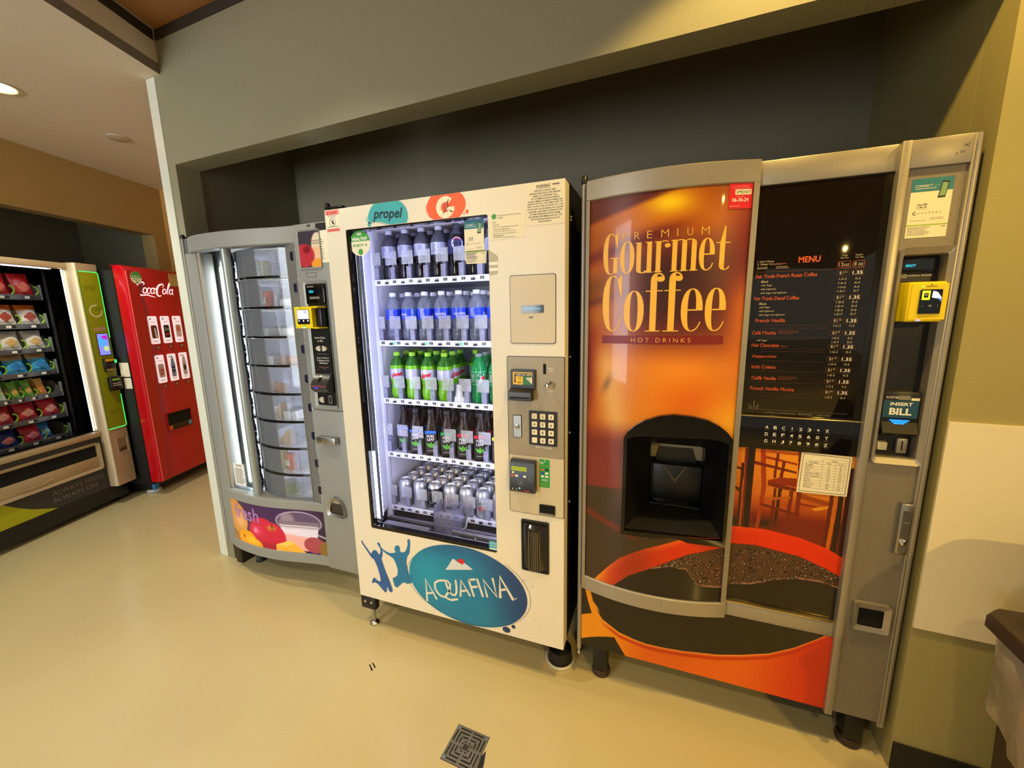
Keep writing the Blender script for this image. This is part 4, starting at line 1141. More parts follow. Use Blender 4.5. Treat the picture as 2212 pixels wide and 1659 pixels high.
# trays
TRZ = [1.583, 1.313, 1.042, 0.777, 0.500]
XC = [0.0815 + 0.0848 * i for i in range(8)]
XD = [0.0385 + 0.0848 * i for i in range(9)]
PRICE = ['2.50', '2.25', '2.50', '2.75', '2.00']
FROST = THIN('frosted_clip', (245, 245, 248), 0.1, 0.2, 0.26, (240, 240, 236))
DIV = THIN('clear_divider', (232, 232, 240), 0.1, 0.1, 0.28, (226, 226, 240))
for r_, z in enumerate(TRZ):
    b = MB()
    b.box(0.026, 0.716, 0.236, 0.744, z - 0.012, z - 0.007, LINER)
    b.box(0.024, 0.716, 0.2325, 0.240, z - 0.026, z, WHITE, 0.002)
    tr = b.build('tray', bmach)
    for i in range(8):
        x = 0.0495 + i * 0.0848
        if x > 0.70: continue
        b = MB()
        b.rect(x - 0.009, x + 0.009, z - 0.0175, z - 0.006, 0.2318, DARKTXT)
        b.text('%d' % (10 * (r_ + 1) + i), x - 0.005, x + 0.005, z - 0.015, z - 0.0085, 0.2315, WHITETXT, keep=True)
        b.build('slot_number', tr)
        if i < 7:
            x2 = x + 0.044 if r_ < 2 else x + 0.041
            b = MB()
            b.rect(x2 - 0.010, x2 + 0.010, z - 0.0205, z - 0.005, 0.2318, WHITETXT); b.rect(x2 - 0.010, x2 + 0.010, z - 0.0205, z - 0.0125, 0.2315, DARKTXT)
            b.text(PRICE[r_], x2 - 0.009, x2 + 0.009, z - 0.0125, z - 0.006, 0.2314, DARKTXT, 0.02)
            b.build('price_tag', tr)
            if r_ == 1 and i in (0, 2, 4):
                b = MB(); b.disc(x2 + 0.019, z - 0.0125, 0.0085, 0.2316, M('print_mint', (120, 210, 160), 0.4, var=0), 14); b.build('round_sticker', tr)
    for i, x in enumerate(XD):
        if x > 0.70: continue
        b = MB()
        b.box(x - 0.002, x + 0.002, 0.2405, 0.74, z - 0.007, z + 0.070, DIV)
        b.box(x - 0.011, x + 0.011, 0.2355, 0.2375, z - 0.002, z + 0.052, DIV, 0.0005)
        for q in range(5): b.box(x - 0.009, x + 0.009, 0.2330, 0.2355, z + 0.004 + q * 0.010, z + 0.0085 + q * 0.010, DIV)
        b.build('divider', tr)
        b = MB()
        zc = z + (0.052 if r_ != 3 else 0.085)
        zc = {0: z + 0.060, 1: z + 0.052, 2: z + 0.052, 3: z + 0.085, 4: z + 0.052}[r_]
        if not (r_ == 3 and i in (3, 5 + 2)):
            b.box(x - 0.029, x + 0.029, 0.2290, 0.2310, zc, zc + 0.056, FROST, 0.0006)
            for q in range(6): b.box(x - 0.027 + q * 0.009, x - 0.0245 + q * 0.009, 0.2278, 0.2290, zc + 0.001, zc + 0.055, FROST)
            b.build('front_clip', tr)
# empty column pusher on the third tray
b = MB()
b.loft([[(XC[4] - 0.026, 0.250, 1.030), (XC[4] + 0.026, 0.250, 1.030), (XC[4] + 0.026, 0.262, 1.030), (XC[4] - 0.026, 0.262, 1.030)], [(XC[4] - 0.024, 0.252, 1.062), (XC[4] + 0.024, 0.252, 1.062), (XC[4] + 0.024, 0.262, 1.062), (XC[4] - 0.024, 0.262, 1.062)]], WHITE)
b.loft([[(XC[4] - 0.018, 0.250, 1.062), (XC[4] + 0.018, 0.250, 1.062), (XC[4] + 0.018, 0.258, 1.062), (XC[4] - 0.018, 0.258, 1.062)], [(XC[4] - 0.010, 0.251, 1.118), (XC[4] + 0.010, 0.251, 1.118), (XC[4] + 0.010, 0.258, 1.118), (XC[4] - 0.010, 0.258, 1.118)]], WHITE)
for s_ in (-1, 1): b.stroke([(XC[4] + s_ * 0.011, 1.064), (XC[4] + s_ * 0.006, 1.112)], 0.0012, 0.2494, GREYTXT)
b.build('product_pusher', bmach)
# sump below the trays with the travelling cup and its rail
SUMP = M('sump_grey', (70, 64, 60), 0.35, 0.3)
b = MB()
b.add([(0.019, 0.06, 0.430), (0.724, 0.06, 0.430), (0.724, 0.60, 0.46), (0.019, 0.60, 0.46)], [(0, 1, 2, 3)], SUMP)
b.box(0.030, 0.712, 0.20, 0.215, 0.440, 0.456, M('rail_grey', (150, 148, 150), 0.3, 0.5), 0.002)
b.box(0.10, 0.33, 0.075, 0.105, 0.492, 0.498, _mats['rail_grey'], 0.002); b.box(0.45, 0.70, 0.075, 0.09, 0.505, 0.520, _mats['rail_grey'], 0.002)
b.box(0.03, 0.712, 0.245, 0.27, 0.40, 0.462, SUMP, 0.002)
for x in (0.13, 0.56, 0.64): b.lathe([(0.004, 0.074), (0.003, 0.072), (0, 0.072)], (x, 0, 0.503), CHROME, 10, 'y')
b.build('delivery_rail', bmach)
CUPM = THIN('clear_cup', (232, 230, 242), 0.25, 0.05, 0.16, (222, 220, 236))
b = MB()
cx, cyy = 0.388, 0.150
def cups(z, k): return [(cx + 0.060 * k * math.cos(a), cyy + 0.052 * k * math.sin(a), z) for a in [PI + PI * i / 22 for i in range(23)]] + [(cx + 0.060 * k, cyy + 0.062, z), (cx - 0.060 * k, cyy + 0.062, z)]
b.loft([cups(0.441, 0.90), cups(0.452, 0.96), cups(0.50, 0.97), cups(0.585, 1.0)], CUPM, caps=False)
b.loft([cups(0.440, 0.90), cups(0.444, 0.90)], CUPM)
for i in range(4):
    a = PI + PI * (i + 1) / 5
    b.tube([(cx + 0.0595 * math.cos(a), cyy + 0.0515 * math.sin(a), 0.45), (cx + 0.0605 * math.cos(a), cyy + 0.0525 * math.sin(a), 0.583)], 0.0018, CUPM, 6)
cupo = b.build('delivery_cup', bmach); cupo['label'] = 'clear plastic delivery cup'
b = MB()
b.tube([(cx + 0.062, cyy + 0.03, 0.455), (cx + 0.075, cyy + 0.04, 0.50), (cx + 0.072, cyy + 0.04, 0.545)], 0.008, M('grey_plastic', (110, 110, 112), 0.4), 8)
b.lathe([(0.016, cyy + 0.035), (0.016, cyy + 0.05)], (cx + 0.070, 0, 0.558), _mats['grey_plastic'], 16, 'y')
b.stroke([(cx + 0.050, 0.462), (cx + 0.083, 0.490), (cx + 0.090, 0.53)], 0.004, cyy + 0.02, WHITE)
b.build('lift_arm', cupo)
# right-hand controls
b = MB(); PL = rr(0.766, 0.922, 1.325, 1.548, 0.008)
b.ring(rr(0.7635, 0.9245, 1.3225, 1.5505, 0.009), PL, -0.0004, 0.002, BLACK); b.prism(PL, -0.0025, 0.002, M('beige_plate', (214, 200, 168), 0.4, var=0.02)); b.build('display_plate', bmach)
b = MB(); b.prism(rr(0.805, 0.883, 1.4255, 1.451, 0.002), -0.0035, -0.0024, SCREEND); b.text('Ice Cold Beverages', 0.8125, 0.874, 1.4365, 1.4420, -0.0038, CYANE); b.build('display', bmach)
b = MB(); b.lines(0.832, 0.846, 1.407, 1.414, 1, -0.0028, GREYTXT, 0.8, False); b.build('smudge', bmach)
b = MB()
b.ring(rr(0.7475, 0.9545, 0.699, 1.2800, 0.007), rr(0.7500, 0.9525, 0.7015, 1.2775, 0.006), -0.0006, 0.002, BLACK)
b.prism(rr(0.7505, 0.9522, 0.9235, 1.2770, 0.004), -0.003, 0.002, TAUPE); b.prism(rr(0.7505, 0.9522, 0.7020, 0.9222, 0.004), -0.003, 0.002, M('beige_panel', (206, 194, 164), 0.42, var=0.03))
b.build('coin_panel', bmach)
b = MB()
b.prism(rr(0.766, 0.853, 1.164, 1.235, 0.004), -0.016, -0.003, BLACK)
b.loft([[(0.766, -0.016, 1.172), (0.766, -0.040, 1.160), (0.766, -0.042, 1.150), (0.766, -0.042, 1.134), (0.766, -0.036, 1.130), (0.766, -0.003, 1.128)], [(0.846, -0.016, 1.172), (0.846, -0.040, 1.160), (0.846, -0.042, 1.150), (0.846, -0.042, 1.134), (0.846, -0.036, 1.130), (0.846, -0.003, 1.128)]], BLACK)
b.rect(0.772, 0.842, 1.139, 1.144, -0.0424, VOID)
ba = b.build('bill_acceptor', bmach)
b = MB()
b.prism(rr(0.775, 0.845, 1.183, 1.226, 0.002), -0.0166, -0.016, M('sticker_yellow', (246, 198, 40), 0.45, var=0))
b.rect(0.783, 0.842, 1.2125, 1.2225, -0.0169, DARKTXT); b.text('INSERT BILL HERE', 0.786, 0.840, 1.2145, 1.2205, -0.0172, WHITETXT, 0.015)
b.rect(0.781, 0.785, 1.196, 1.220, -0.0170, DARKTXT); b.flat([(0.7785, 1.196), (0.7875, 1.196), (0.783, 1.187)], -0.0170, DARKTXT)
b.text("ACCEPTS", 0.793, 0.806, 1.206, 1.2095, -0.0169, DARKTXT, 0.02); b.text("1's 5's", 0.795, 0.806, 1.1995, 1.2035, -0.0169, DARKTXT, 0.02); b.text('BILLS', 0.793, 0.807, 1.188, 1.194, -0.0169, DARKTXT, 0.02)
b.rect(0.8115, 0.845, 1.183, 1.2125, -0.0168, M('sticker_green', (34, 120, 70), 0.45, var=0)); b.flat([(0.826, 1.2085), (0.8445, 1.2085), (0.8445, 1.187), (0.838, 1.190), (0.828, 1.199), (0.822, 1.203)], -0.0170, PAPER)
b.stroke([(0.823, 1.203), (0.831, 1.199), (0.836, 1.193)], 0.0012, -0.0172, DARKTXT); b.stroke([(0.829, 1.206), (0.838, 1.202)], 0.001, -0.0172, DARKTXT)
b.build('instruction_sticker', ba)
b = MB(); b.rect(0.8800, 0.8902, 1.220, 1.2555, -0.0033, VOID); b.text('INSERT', 0.897, 0.917, 1.236, 1.242, -0.0033, WHITETXT); b.text('COINS', 0.898, 0.916, 1.2275, 1.2335, -0.0033, WHITETXT); b.build('coin_slot', bmach)
b = MB()
b.lathe([(0.013, -0.003), (0.013, -0.006), (0.008, -0.008), (0.008, -0.026), (0.010, -0.029), (0.010, -0.033), (0.006, -0.035), (0, -0.035)], (0.903, 0, 1.184), CHROME, 20, 'y'); b.build('return_lever', bmach)
b = MB(); b.text('COIN', 0.897, 0.913, 1.1645, 1.169, -0.0033, WHITETXT); b.text('RETURN', 0.894, 0.916, 1.158, 1.163, -0.0033, WHITETXT); b.build('coin_return_lettering', bmach)
b = MB(); b.text('PRESS * TO CLEAR', 0.851, 0.911, 0.9555, 0.9625, -0.0033, WHITETXT, 0.01); b.build('keypad_lettering', bmach)
b = MB(); b.ring(rr(0.768, 0.801, 0.988, 1.071, 0.004), rr(0.7705, 0.7985, 0.9905, 1.0685, 0.003), -0.004, 0.0, BLACK); b.prism(rr(0.7705, 0.7985, 0.9905, 1.0685, 0.003), -0.006, -0.003, M('lock_plate', (178, 184, 186), 0.35, 0.6)); lk = b.build('lock_plate', bmach)
b = MB(); b.lathe([(0.0085, -0.006), (0.0085, -0.011), (0.0055, -0.012), (0.0, -0.012)], (0.784, 0, 1.029), CHROME, 16, 'y'); b.rect(0.783, 0.785, 1.025, 1.033, -0.0124, VOID); b.build('lock_barrel', lk)
b = MB(); b.prism(rr(0.8285, 0.9290, 0.9675, 1.0905, 0.002), -0.0065, -0.003, BLACK); kp = b.build('keypad', bmach)
for r_, rowt in enumerate(('123', '456', '789', '*0#')):
    for q, ch in enumerate(rowt):
        x = 0.8492 + q * 0.0298; z = 1.0722 - r_ * 0.0288
        b = MB(); b.prism(rr(x - 0.0092, x + 0.0092, z - 0.0092, z + 0.0092, 0.002), -0.0105, -0.0065, PAPER)
        b.text(ch, x - 0.0045, x + 0.0045, z - (0.0015 if ch == '*' else 0.0048), z + (0.0035 if ch == '*' else 0.0048), -0.0108, DARKTXT, 0.03, keep=True); b.build('key', kp)
b = MB()
b.loft([[(0.763, -0.003, 0.910), (0.763, -0.022, 0.913), (0.763, -0.030, 0.900), (0.763, -0.036, 0.800), (0.763, -0.028, 0.792), (0.763, -0.003, 0.794)], [(0.854, -0.003, 0.910), (0.854, -0.022, 0.913), (0.854, -0.030, 0.900), (0.854, -0.036, 0.800), (0.854, -0.028, 0.792), (0.854, -0.003, 0.794)]], BLACK)
cr_ = b.build('card_reader', bmach)
yy = lambda z: -0.0305 - 0.006 * (0.9 - z) / 0.1 - 0.0006
def onr(x, y, z): return (x, yy(z) + y, z)
b = MB()
b.rect(0.7685, 0.826, 0.874, 0.890, 0, M('lcd_green', (132, 150, 20), 0.3, var=0, emit=(132, 150, 20), es=0.5))
b.disc(0.775, 0.867, 0.003, 0, EM('led_lime', (220, 255, 120), 2), 10)
for x in (0.790, 0.804, 0.818): b.disc(x, 0.866, 0.0012, 0, GREYTXT, 8)
for x, m_ in ((0.7725, ORANGEP), (0.7885, WHITETXT), (0.8035, BLUEP), (0.8185, WHITETXT)): b.rect(x - 0.0055, x + 0.0055, 0.852, 0.859, 0, m_)
b.annulus(0.803, 0.8315, 0.010, 0.0112, 0, GREYTXT, 20); b.flat([(0.800, 0.827), (0.806, 0.829), (0.805, 0.836), (0.800, 0.836)], 0, GREYTXT)
for k in (0.003, 0.006): b.annulus(0.806, 0.832, k, k + 0.0008, 0, GREYTXT, 10, -0.9, 0.9)
b.disc(0.800, 0.811, 0.0024, 0, EM('led_cyan', (120, 200, 255), 3), 10)
for x in (0.772, 0.787): b.stroke([(x + 0.003, 0.809), (x, 0.806), (x + 0.003, 0.803)], 0.0016, 0, PAPER)
b.text('visa', 0.815, 0.838, 0.800, 0.806, 0, M('print_dark_red', (150, 26, 50), 0.4, var=0), 0.01) if False else b.rect(0.816, 0.838, 0.8005, 0.8055, 0, M('print_dark_red', (150, 26, 50), 0.4, var=0))
for z in (0.842, 0.848, 0.854, 0.86): b.rect(0.832, 0.840, z, z + 0.0012, 0, GREYTXT)
b.build('reader_face', cr_, warp=onr)
b = MB(); b.prism(rr(0.8645, 0.9020, 0.811, 0.9155, 0.001), -0.0036, -0.003, M('sticker_bright_green', (24, 150, 66), 0.45, var=0))
b.text('GO', 0.867, 0.880, 0.8985, 0.9075, -0.0039, WHITETXT, 0.015); b.annulus(0.880, 0.906, 0.004, 0.005, -0.0039, WHITETXT, 10, 0, 1.4); b.annulus(0.880, 0.906, 0.007, 0.008, -0.0039, WHITETXT, 10, 0, 1.4)
b.text('CASHLESS', 0.867, 0.900, 0.890, 0.895, -0.0039, LIME)
for i in range(3):
    for j in range(2): b.prism(rr(0.870 + j * 0.0155, 0.8815 + j * 0.0155, 0.8735 - i * 0.0125, 0.881 - i * 0.0125, 0.001), -0.0039, -0.0036, (ORANGEP, DARKTXT, BLUEP, WHITETXT, WHITETXT, PAPER)[i * 2 + j])
b.lines(0.872, 0.896, 0.833, 0.842, 2, -0.0039, WHITETXT, 0.4); b.lines(0.868, 0.899, 0.814, 0.829, 4, -0.0039, LIME, 0.3)
b.build('cashless_sticker', bmach)
b = MB(); RT = rr(0.864, 0.922, 0.7075, 0.7455, 0.004)
b.ring(RT, rr(0.868, 0.918, 0.713, 0.742, 0.003), -0.007, 0.0, BLACKG); b.bridge(rr(0.868, 0.918, 0.713, 0.742, 0.003), -0.004, rr(0.868, 0.918, 0.713, 0.742, 0.003), 0.03, VOID); b.rect(0.866, 0.920, 0.711, 0.744, -0.0036, VOID); b.box(0.868, 0.918, -0.0085, -0.004, 0.711, 0.7135, CHROME); b.build('coin_return_cup', bmach)
b = MB(); DL = rr(0.792, 0.8985, 0.4675, 0.6755, 0.006)
b.ring(DL, rr(0.798, 0.892, 0.474, 0.669, 0.005), -0.004, 0.002, BLACK)
b.rect(0.796, 0.894, 0.472, 0.671, 0.0008 - 0.0016, VOID)
secs = []
for i in range(13):
    x = 0.801 + 0.088 * i / 12; y = 0.006 - 0.022 * math.sin(PI * i / 12)
    zt = 0.660 - 0.016 * math.sin(PI * i / 12) if 0 else 0.655
    secs.append([(x, min(-0.0012, y), 0.478), (x, min(-0.0012, y), zt - 0.010 * math.sin(PI * i / 12)), (x, -0.0009, zt), (x, -0.0009, 0.478)])
b.loft(secs, M('flap_smoke', (30, 28, 26), 0.15, var=0.05))
for x in (0.826, 0.834, 0.842, 0.850, 0.858): b.box(x - 0.0014, x + 0.0014, -0.0185, -0.012, 0.480, 0.636, M('flap_rib', (106, 96, 78), 0.35))
b.build('delivery_flap', bmach)
# stickers and prints on the door
b = MB(); y = -0.0005
b.prism(rr(0.003, 0.069, 1.7475, 1.8295, 0.001), y, 0, PAPER); y -= 0.0003
b.rect(0.004, 0.069, 1.812, 1.8295, y, PINKP); b.text('WARNING', 0.024, 0.060, 1.8165, 1.8235, y - 0.0002, M('print_brick', (180, 40, 40), 0.5, var=0), 0.02); b.flat([(0.011, 1.8155), (0.021, 1.8155), (0.016, 1.825)], y - 0.0002, _mats['print_brick'])
b.lines(0.016, 0.056, 1.802, 1.810, 2, y, GREYTXT, 0.35); b.annulus(0.036, 1.7855, 0.0135, 0.0155, y, GREYTXT, 26); b.stroke([(0.027, 1.7955), (0.046, 1.7765)], 0.0016, y, GREYTXT)
b.flat([(0.030, 1.784), (0.038, 1.790), (0.044, 1.780), (0.040, 1.776), (0.036, 1.781)], y, DARKTXT); b.flat([(0.030, 1.791), (0.036, 1.795), (0.042, 1.789), (0.037, 1.786)], y, GREYTXT)
b.lines(0.008, 0.064, 1.765, 1.7695, 1, y, DARKTXT, 0.4, False); b.rect(0.006, 0.069, 1.7505, 1.7615, y, PINKP); b.lines(0.010, 0.065, 1.752, 1.7605, 2, y - 0.0002, _mats['print_brick'], 0.4)
b.build('tip_warning_sticker', bmach)
# propel blob
b = MB(); y = -0.0006
TEAL2 = M('print_aqua', (62, 170, 176), 0.4, var=0.10, scale=14)
PR = [(0.206, 1.7945), (0.203, 1.786), (0.2065, 1.775), (0.216, 1.7685), (0.235, 1.770), (0.262, 1.7655), (0.287, 1.7575), (0.300, 1.7540), (0.372, 1.7540), (0.3785, 1.766), (0.3795, 1.782), (0.376, 1.797), (0.369, 1.811), (0.358, 1.8225), (0.345, 1.8315), (0.235, 1.8315), (0.222, 1.822), (0.2125, 1.809)]
b.flat(PR, y, TEAL2)
b.flat([(0.197, 1.793), (0.2005, 1.779), (0.208, 1.771), (0.217, 1.7665), (0.216, 1.7635), (0.204, 1.768), (0.1965, 1.780)], y, TEAL2); b.disc(0.208, 1.7625, 0.0075, y, TEAL2, 16, 0.009)
b.stroke([(0.216, 1.7665), (0.24, 1.767), (0.265, 1.761), (0.290, 1.7535)], 0.001, y - 0.0002, TEALP)
b.text('propel', 0.229, 0.357, 1.7655, 1.8115, y - 0.0003, M('print_ink_blue', (12, 34, 54), 0.4, var=0), 0.022, 0.22, rot=-0.06)
b.build('teal_logo_decal', bmach)
b = MB()
def gp(X, Z): return None
OR2 = M('print_bright_orange', (238, 92, 28), 0.4, var=0.12, scale=18)
b.flat([(0.533 + 0.081 * math.cos(a), 1.790 + 0.054 * math.sin(a)) for a in [PI * 1.240 + i * (PI * 2 - PI * 0.495 + 0.0) / 30 for i in range(31)] if 1.790 + 0.054 * math.sin(a) < 1.8316] + [(0.585, 1.8316), (0.482, 1.8316)] if False else [(x, z) for x, z in [(0.482, 1.7535), (0.466, 1.766), (0.4585, 1.782), (0.4575, 1.797), (0.463, 1.813), (0.4725, 1.826), (0.478, 1.8316), (0.590, 1.8316), (0.6005, 1.822), (0.6085, 1.808), (0.6105, 1.793), (0.606, 1.777), (0.5945, 1.763), (0.583, 1.7535)]], -0.0006, OR2)
b.stroke([(0.457, 1.776), (0.4535, 1.792), (0.4575, 1.808)], 0.0012, -0.0005, OR2); b.disc(0.6145, 1.7685, 0.0065, -0.0006, OR2, 14); b.disc(0.603, 1.7625, 0.0028, -0.0006, OR2, 10)
b.annulus(0.532, 1.790, 0.017, 0.036, -0.0010, PAPER, 30, 0.75, 5.75); b.flat([(0.532, 1.790), (0.567, 1.790), (0.567, 1.776), (0.556, 1.771), (0.549, 1.776), (0.549, 1.781), (0.532, 1.781)], -0.0010, PAPER)
b.flat([(0.521, 1.767), (0.531, 1.789), (0.525, 1.792), (0.548, 1.817), (0.541, 1.797), (0.547, 1.794)], -0.0014, DARKTXT); b.flat([(0.5235, 1.772), (0.5335, 1.788), (0.5285, 1.7915), (0.544, 1.811), (0.5385, 1.7955), (0.5435, 1.793)], -0.0016, ORANGEP)
b.build('orange_logo_decal', bmach)
b = MB(); y = -0.0006
b.prism(rr(0.8245, 0.9515, 1.702, 1.8295, 0.001), y, 0, PAPER); y -= 0.0003
b.text('WARNING', 0.859, 0.905, 1.8135, 1.8225, y, DARKTXT, 0.012); b.rect(0.859, 0.905, 1.811, 1.8118, y, DARKTXT); b.lines(0.912, 0.935, 1.816, 1.822, 1, y, GREYTXT, 0.8, False)
WL = ('CERTAIN FOODS AND', 'BEVERAGES SOLD OR SERVED', 'HERE CAN EXPOSE YOU', 'TO CHEMICALS INCLUDING', 'ACRYLAMIDE IN MANY FRIED OR', 'BAKED FOODS, AND MERCURY IN', 'FISH, WHICH ARE KNOWN TO THE', 'STATE OF CALIFORNIA TO CAUSE', 'CANCER AND BIRTH DEFECTS OR', 'OTHER REPRODUCTIVE HARM.', 'FOR MORE INFORMATION GO TO', 'WWW.P65WARNINGS.CA.GOV/', 'RESTAURANT')
for i, l in enumerate(WL):
    hw = 0.0021 * len(l)
    z = 1.8025 - i * 0.0077
    b.text(l, 0.888 - hw, 0.888 + hw, z, z + 0.0047, y, DARKTXT, 0.010)
b.build('warning_notice', bmach)
b = MB(); y = -0.0006
b.prism([(0.699, 1.667), (0.823, 1.671), (0.8205, 1.7535), (0.7005, 1.7515)], y, 0, PAPER); y -= 0.0003
b.disc(0.7125, 1.742, 0.0085, y, GREENP, 18)
for z, x0, x1, t_ in ((1.7415, .725, .808, 'Beverages Meeting Healthy Picks Criteria'), (1.7345, .725, .745, 'Include:'), (1.7215, .704, .720, '- Water'), (1.7135, .704, .730, '- Green Tea'), (1.7055, .704, .797, '- 100% Fruit or Vegetable Juices without added'), (1.6985, .710, .770, 'caloric sweeteners'), (1.6915, .710, .786, '(no more than 150 calories per item)'), (1.6845, .704, .790, '- Sport Drink water without added caloric'), (1.6785, .710, .745, 'sweeteners'), (1.6725, .710, .785, '(no more than 150 calories per item)')):
    b.text(t_, x0, x1, z, z + 0.0042, y, DARKTXT)
b.build('healthy_picks_notice', bmach)
b = MB(); y = 0.0112
OV = [(0.148 + 0.0485 * math.cos(2 * PI * i / 44), 1.7015 + 0.0470 * math.sin(2 * PI * i / 44)) for i in range(44)]
b.prism(OV, y, y + 0.0006, PAPER); b.flat([(x, z) for x, z in OV if z >= 1.7055], y - 0.0002, GREENP)
b.text('BE', 0.137, 0.159, 1.7305, 1.7405, y - 0.0004, WHITETXT, 0.035); b.text('HEALTHY', 0.112, 0.185, 1.7110, 1.7230, y - 0.0004, WHITETXT, 0.035); b.text('ENJOY A', 0.115, 0.183, 1.6865, 1.6985, y - 0.0003, GREENP, 0.03)
b.disc(0.149, 1.669, 0.0115, y - 0.0003, GREENP, 20); b.stroke([(0.141, 1.672), (0.147, 1.668), (0.157, 1.667)], 0.001, y - 0.0005, LIME)
b.build('healthy_choice_sticker', bmach)['label'] = 'round green and cream sticker'
b = MB(); y = 0.0108
canteen_sticker(b, 0.5955, 0.6700, 1.607, 1.743, y); b.prism([(0.5985, 1.5985), (0.675, 1.597), (0.6775, 1.6385), (0.5985, 1.6405)], 0.0112, 0.0117, PAPER); b.rect(0.599, 0.676, 1.6385, 1.641, y, LIME); b.lines(0.601, 0.648, 1.601, 1.635, 8, y - 0.0001, GREYTXT, 0.4, True, 3)
b.build('service_sticker', bmach)
b = MB()
for x0, x1, z0, z1 in ((0.690, 0.722, 1.568, 1.578), (0.690, 0.722, 1.588, 1.598)): b.rect(x0, x1, z0, z1, -0.0004, M('tape_white', (236, 228, 206), 0.3, var=0.04))
b.flat([(0.6895, 1.553), (0.722, 1.558), (0.724, 1.615), (0.6895, 1.64)], -0.0002, THIN('tape_clear', (250, 244, 226), 0.1, 0.1, 0.15, (240, 232, 210)))
b.flat([(0.6915, 1.290), (0.704, 1.262), (0.708, 1.276), (0.703, 1.272)], -0.0004, _mats['tape_white'])
b.build('tape', bmach)
b = MB(); b.prism(rr(0.6565, 0.6915, 0.521, 0.557, 0.002), 0.0016, 0.0028, M('print_sky', (70, 170, 200), 0.4, var=0.05)); b.annulus(0.674, 0.541, 0.0105, 0.0125, 0.0013, WHITETXT, 20, 0.2, PI - 0.2); b.stroke([(0.663, 0.537), (0.672, 0.541), (0.684, 0.536)], 0.002, 0.0013, WHITETXT); b.rect(0.659, 0.689, 0.5235, 0.5285, 0.0013, WHITETXT); b.build('energy_sticker', bmach)
# big oval print
def oval(X, Z):
    c = np.zeros(X.shape + (3,)); c[:] = (18, 124, 168)
    c = lp(c, (16, 150, 186), np.exp(-(((X - 0.375) / 0.11) ** 2 + ((Z - 0.34) / 0.10) ** 2)))
    c = lp(c, (30, 66, 120), ss(0.58, 0.80, X + 0.25 * (Z - 0.33)))
    c = lp(c, (28, 84, 140), ss(0.43, 0.50, Z) * 0.6)
    return c
vs = [(0.545, -0.0006, 0.336)]; fs = []; nr, na = 14, 72
for i in range(1, nr + 1):
    for j in range(na):
        a = 2 * PI * j / na
        ex, ez = 0.2665 * math.cos(a), 0.1745 * math.sin(a)
        t_ = -0.03; ca, sa = math.cos(t_), math.sin(t_)
        vs.append((0.545 + (ex * ca - ez * sa) * i / nr, -0.0006, 0.336 + (ex * sa + ez * ca) * i / nr))
for j in range(na): fs.append((0, 1 + j, 1 + (j + 1) % na))
for i in range(nr - 1):
    for j in range(na):
        p, q = 1 + i * na + j, 1 + i * na + (j + 1) % na
        fs.append((p, p + na, q + na, q))
vs = [(x, y, min(z, 0.5095)) for x, y, z in vs]
b = MB(); OVM = VM('oval_print', 0.38); b.add(vs, fs, OVM); ov = b.build('oval_print', bmach)
ca_ = ov.data.color_attributes.new('Col', 'FLOAT_COLOR', 'POINT')
va = np.array(vs); cc = np.clip(oval(va[:, 0], va[:, 2]), 0, 255) / 255; cc = np.where(cc < 0.0404, cc / 12.92, ((cc + 0.055) / 1.055) ** 2.4)
ca_.data.foreach_set('color', np.concatenate([cc, np.ones((len(cc), 1))], 1).astype(np.float32).ravel())
NAVY = M('print_navy', (34, 52, 100), 0.4, var=0.05)
b = MB()
arc = lambda cx, cz, rx, rz, a0, a1, n=30: [(cx + rx * math.cos(a0 + (a1 - a0) * i / n), cz + rz * math.sin(a0 + (a1 - a0) * i / n)) for i in range(n + 1)]
b.stroke(arc(0.550, 0.337, 0.275, 0.172, -1.9, 0.9), 0.0012, -0.0012, NAVY); b.stroke(arc(0.537, 0.334, 0.270, 0.160, 2.5, 4.3), 0.0012, -0.0012, NAVY)
b.disc(0.722, 0.184, 0.017, -0.0008, NAVY, 22, 0.013); b.disc(0.752, 0.206, 0.0085, -0.0008, NAVY, 16, 0.0085)
b.build('oval_outline', bmach)
b = MB(); yt = -0.0014
P4 = [(0.350, 0.2195, 0.105), (0.405, 0.2365, 0.08), (0.465, 0.2495, 0.08), (0.523, 0.2625, 0.085), (0.582, 0.2715, 0.085), (0.632, 0.2765, 0.085), (0.660, 0.2825, 0.09), (0.715, 0.2865, 0.118)]
WA = M('print_pearl', (226, 222, 206), 0.4, var=0)
def px(a, c): return aq(a, c)
CAM = Vector((0, 0, HC))
def aq(u, v):   # lettering traced on the door, zoomed sheet -> door coordinates
    X = 740 + u / 4.2538; Y = 1080 + v / 4.2538
    d = _r2 * ((X - 1106) / FPX) - _u2 * ((Y - 829.5) / FPX) + _f
    t = bmY / d.y
    return (d.x * t - bmX, HC + d.z * t)
def S(pts, w=0.0095): b.stroke([aq(u, v) for u, v in pts], w, yt, WA)
S([(780, 922), (765, 725), (865, 905)]); S([(780, 855), (838, 850)])
S([(950, 880), (985, 830), (990, 770), (965, 742), (925, 737), (880, 740), (850, 760), (852, 810), (875, 850), (905, 880), (945, 890), (965, 902), (1000, 918), (1055, 910)])
S([(945, 738), (960, 790), (985, 845), (1010, 870), (1035, 872), (1048, 850), (1048, 800), (1040, 740)])
S([(1085, 878), (1090, 735), (1170, 875)]); S([(1095, 835), (1148, 830)])
S([(1208, 880), (1160, 735)]); S([(1165, 732), (1215, 728)]); S([(1185, 800), (1235, 795)])
S([(1290, 882), (1238, 728)])
S([(1330, 885), (1290, 728), (1420, 890), (1380, 722)])
S([(1450, 890), (1445, 700), (1565, 910)], 0.0125); S([(1460, 825), (1515, 818)])
b.disc(*aq(1592, 905), 0.0035, yt, WA, 12)
b.build('oval_lettering', bmach)
b = MB()
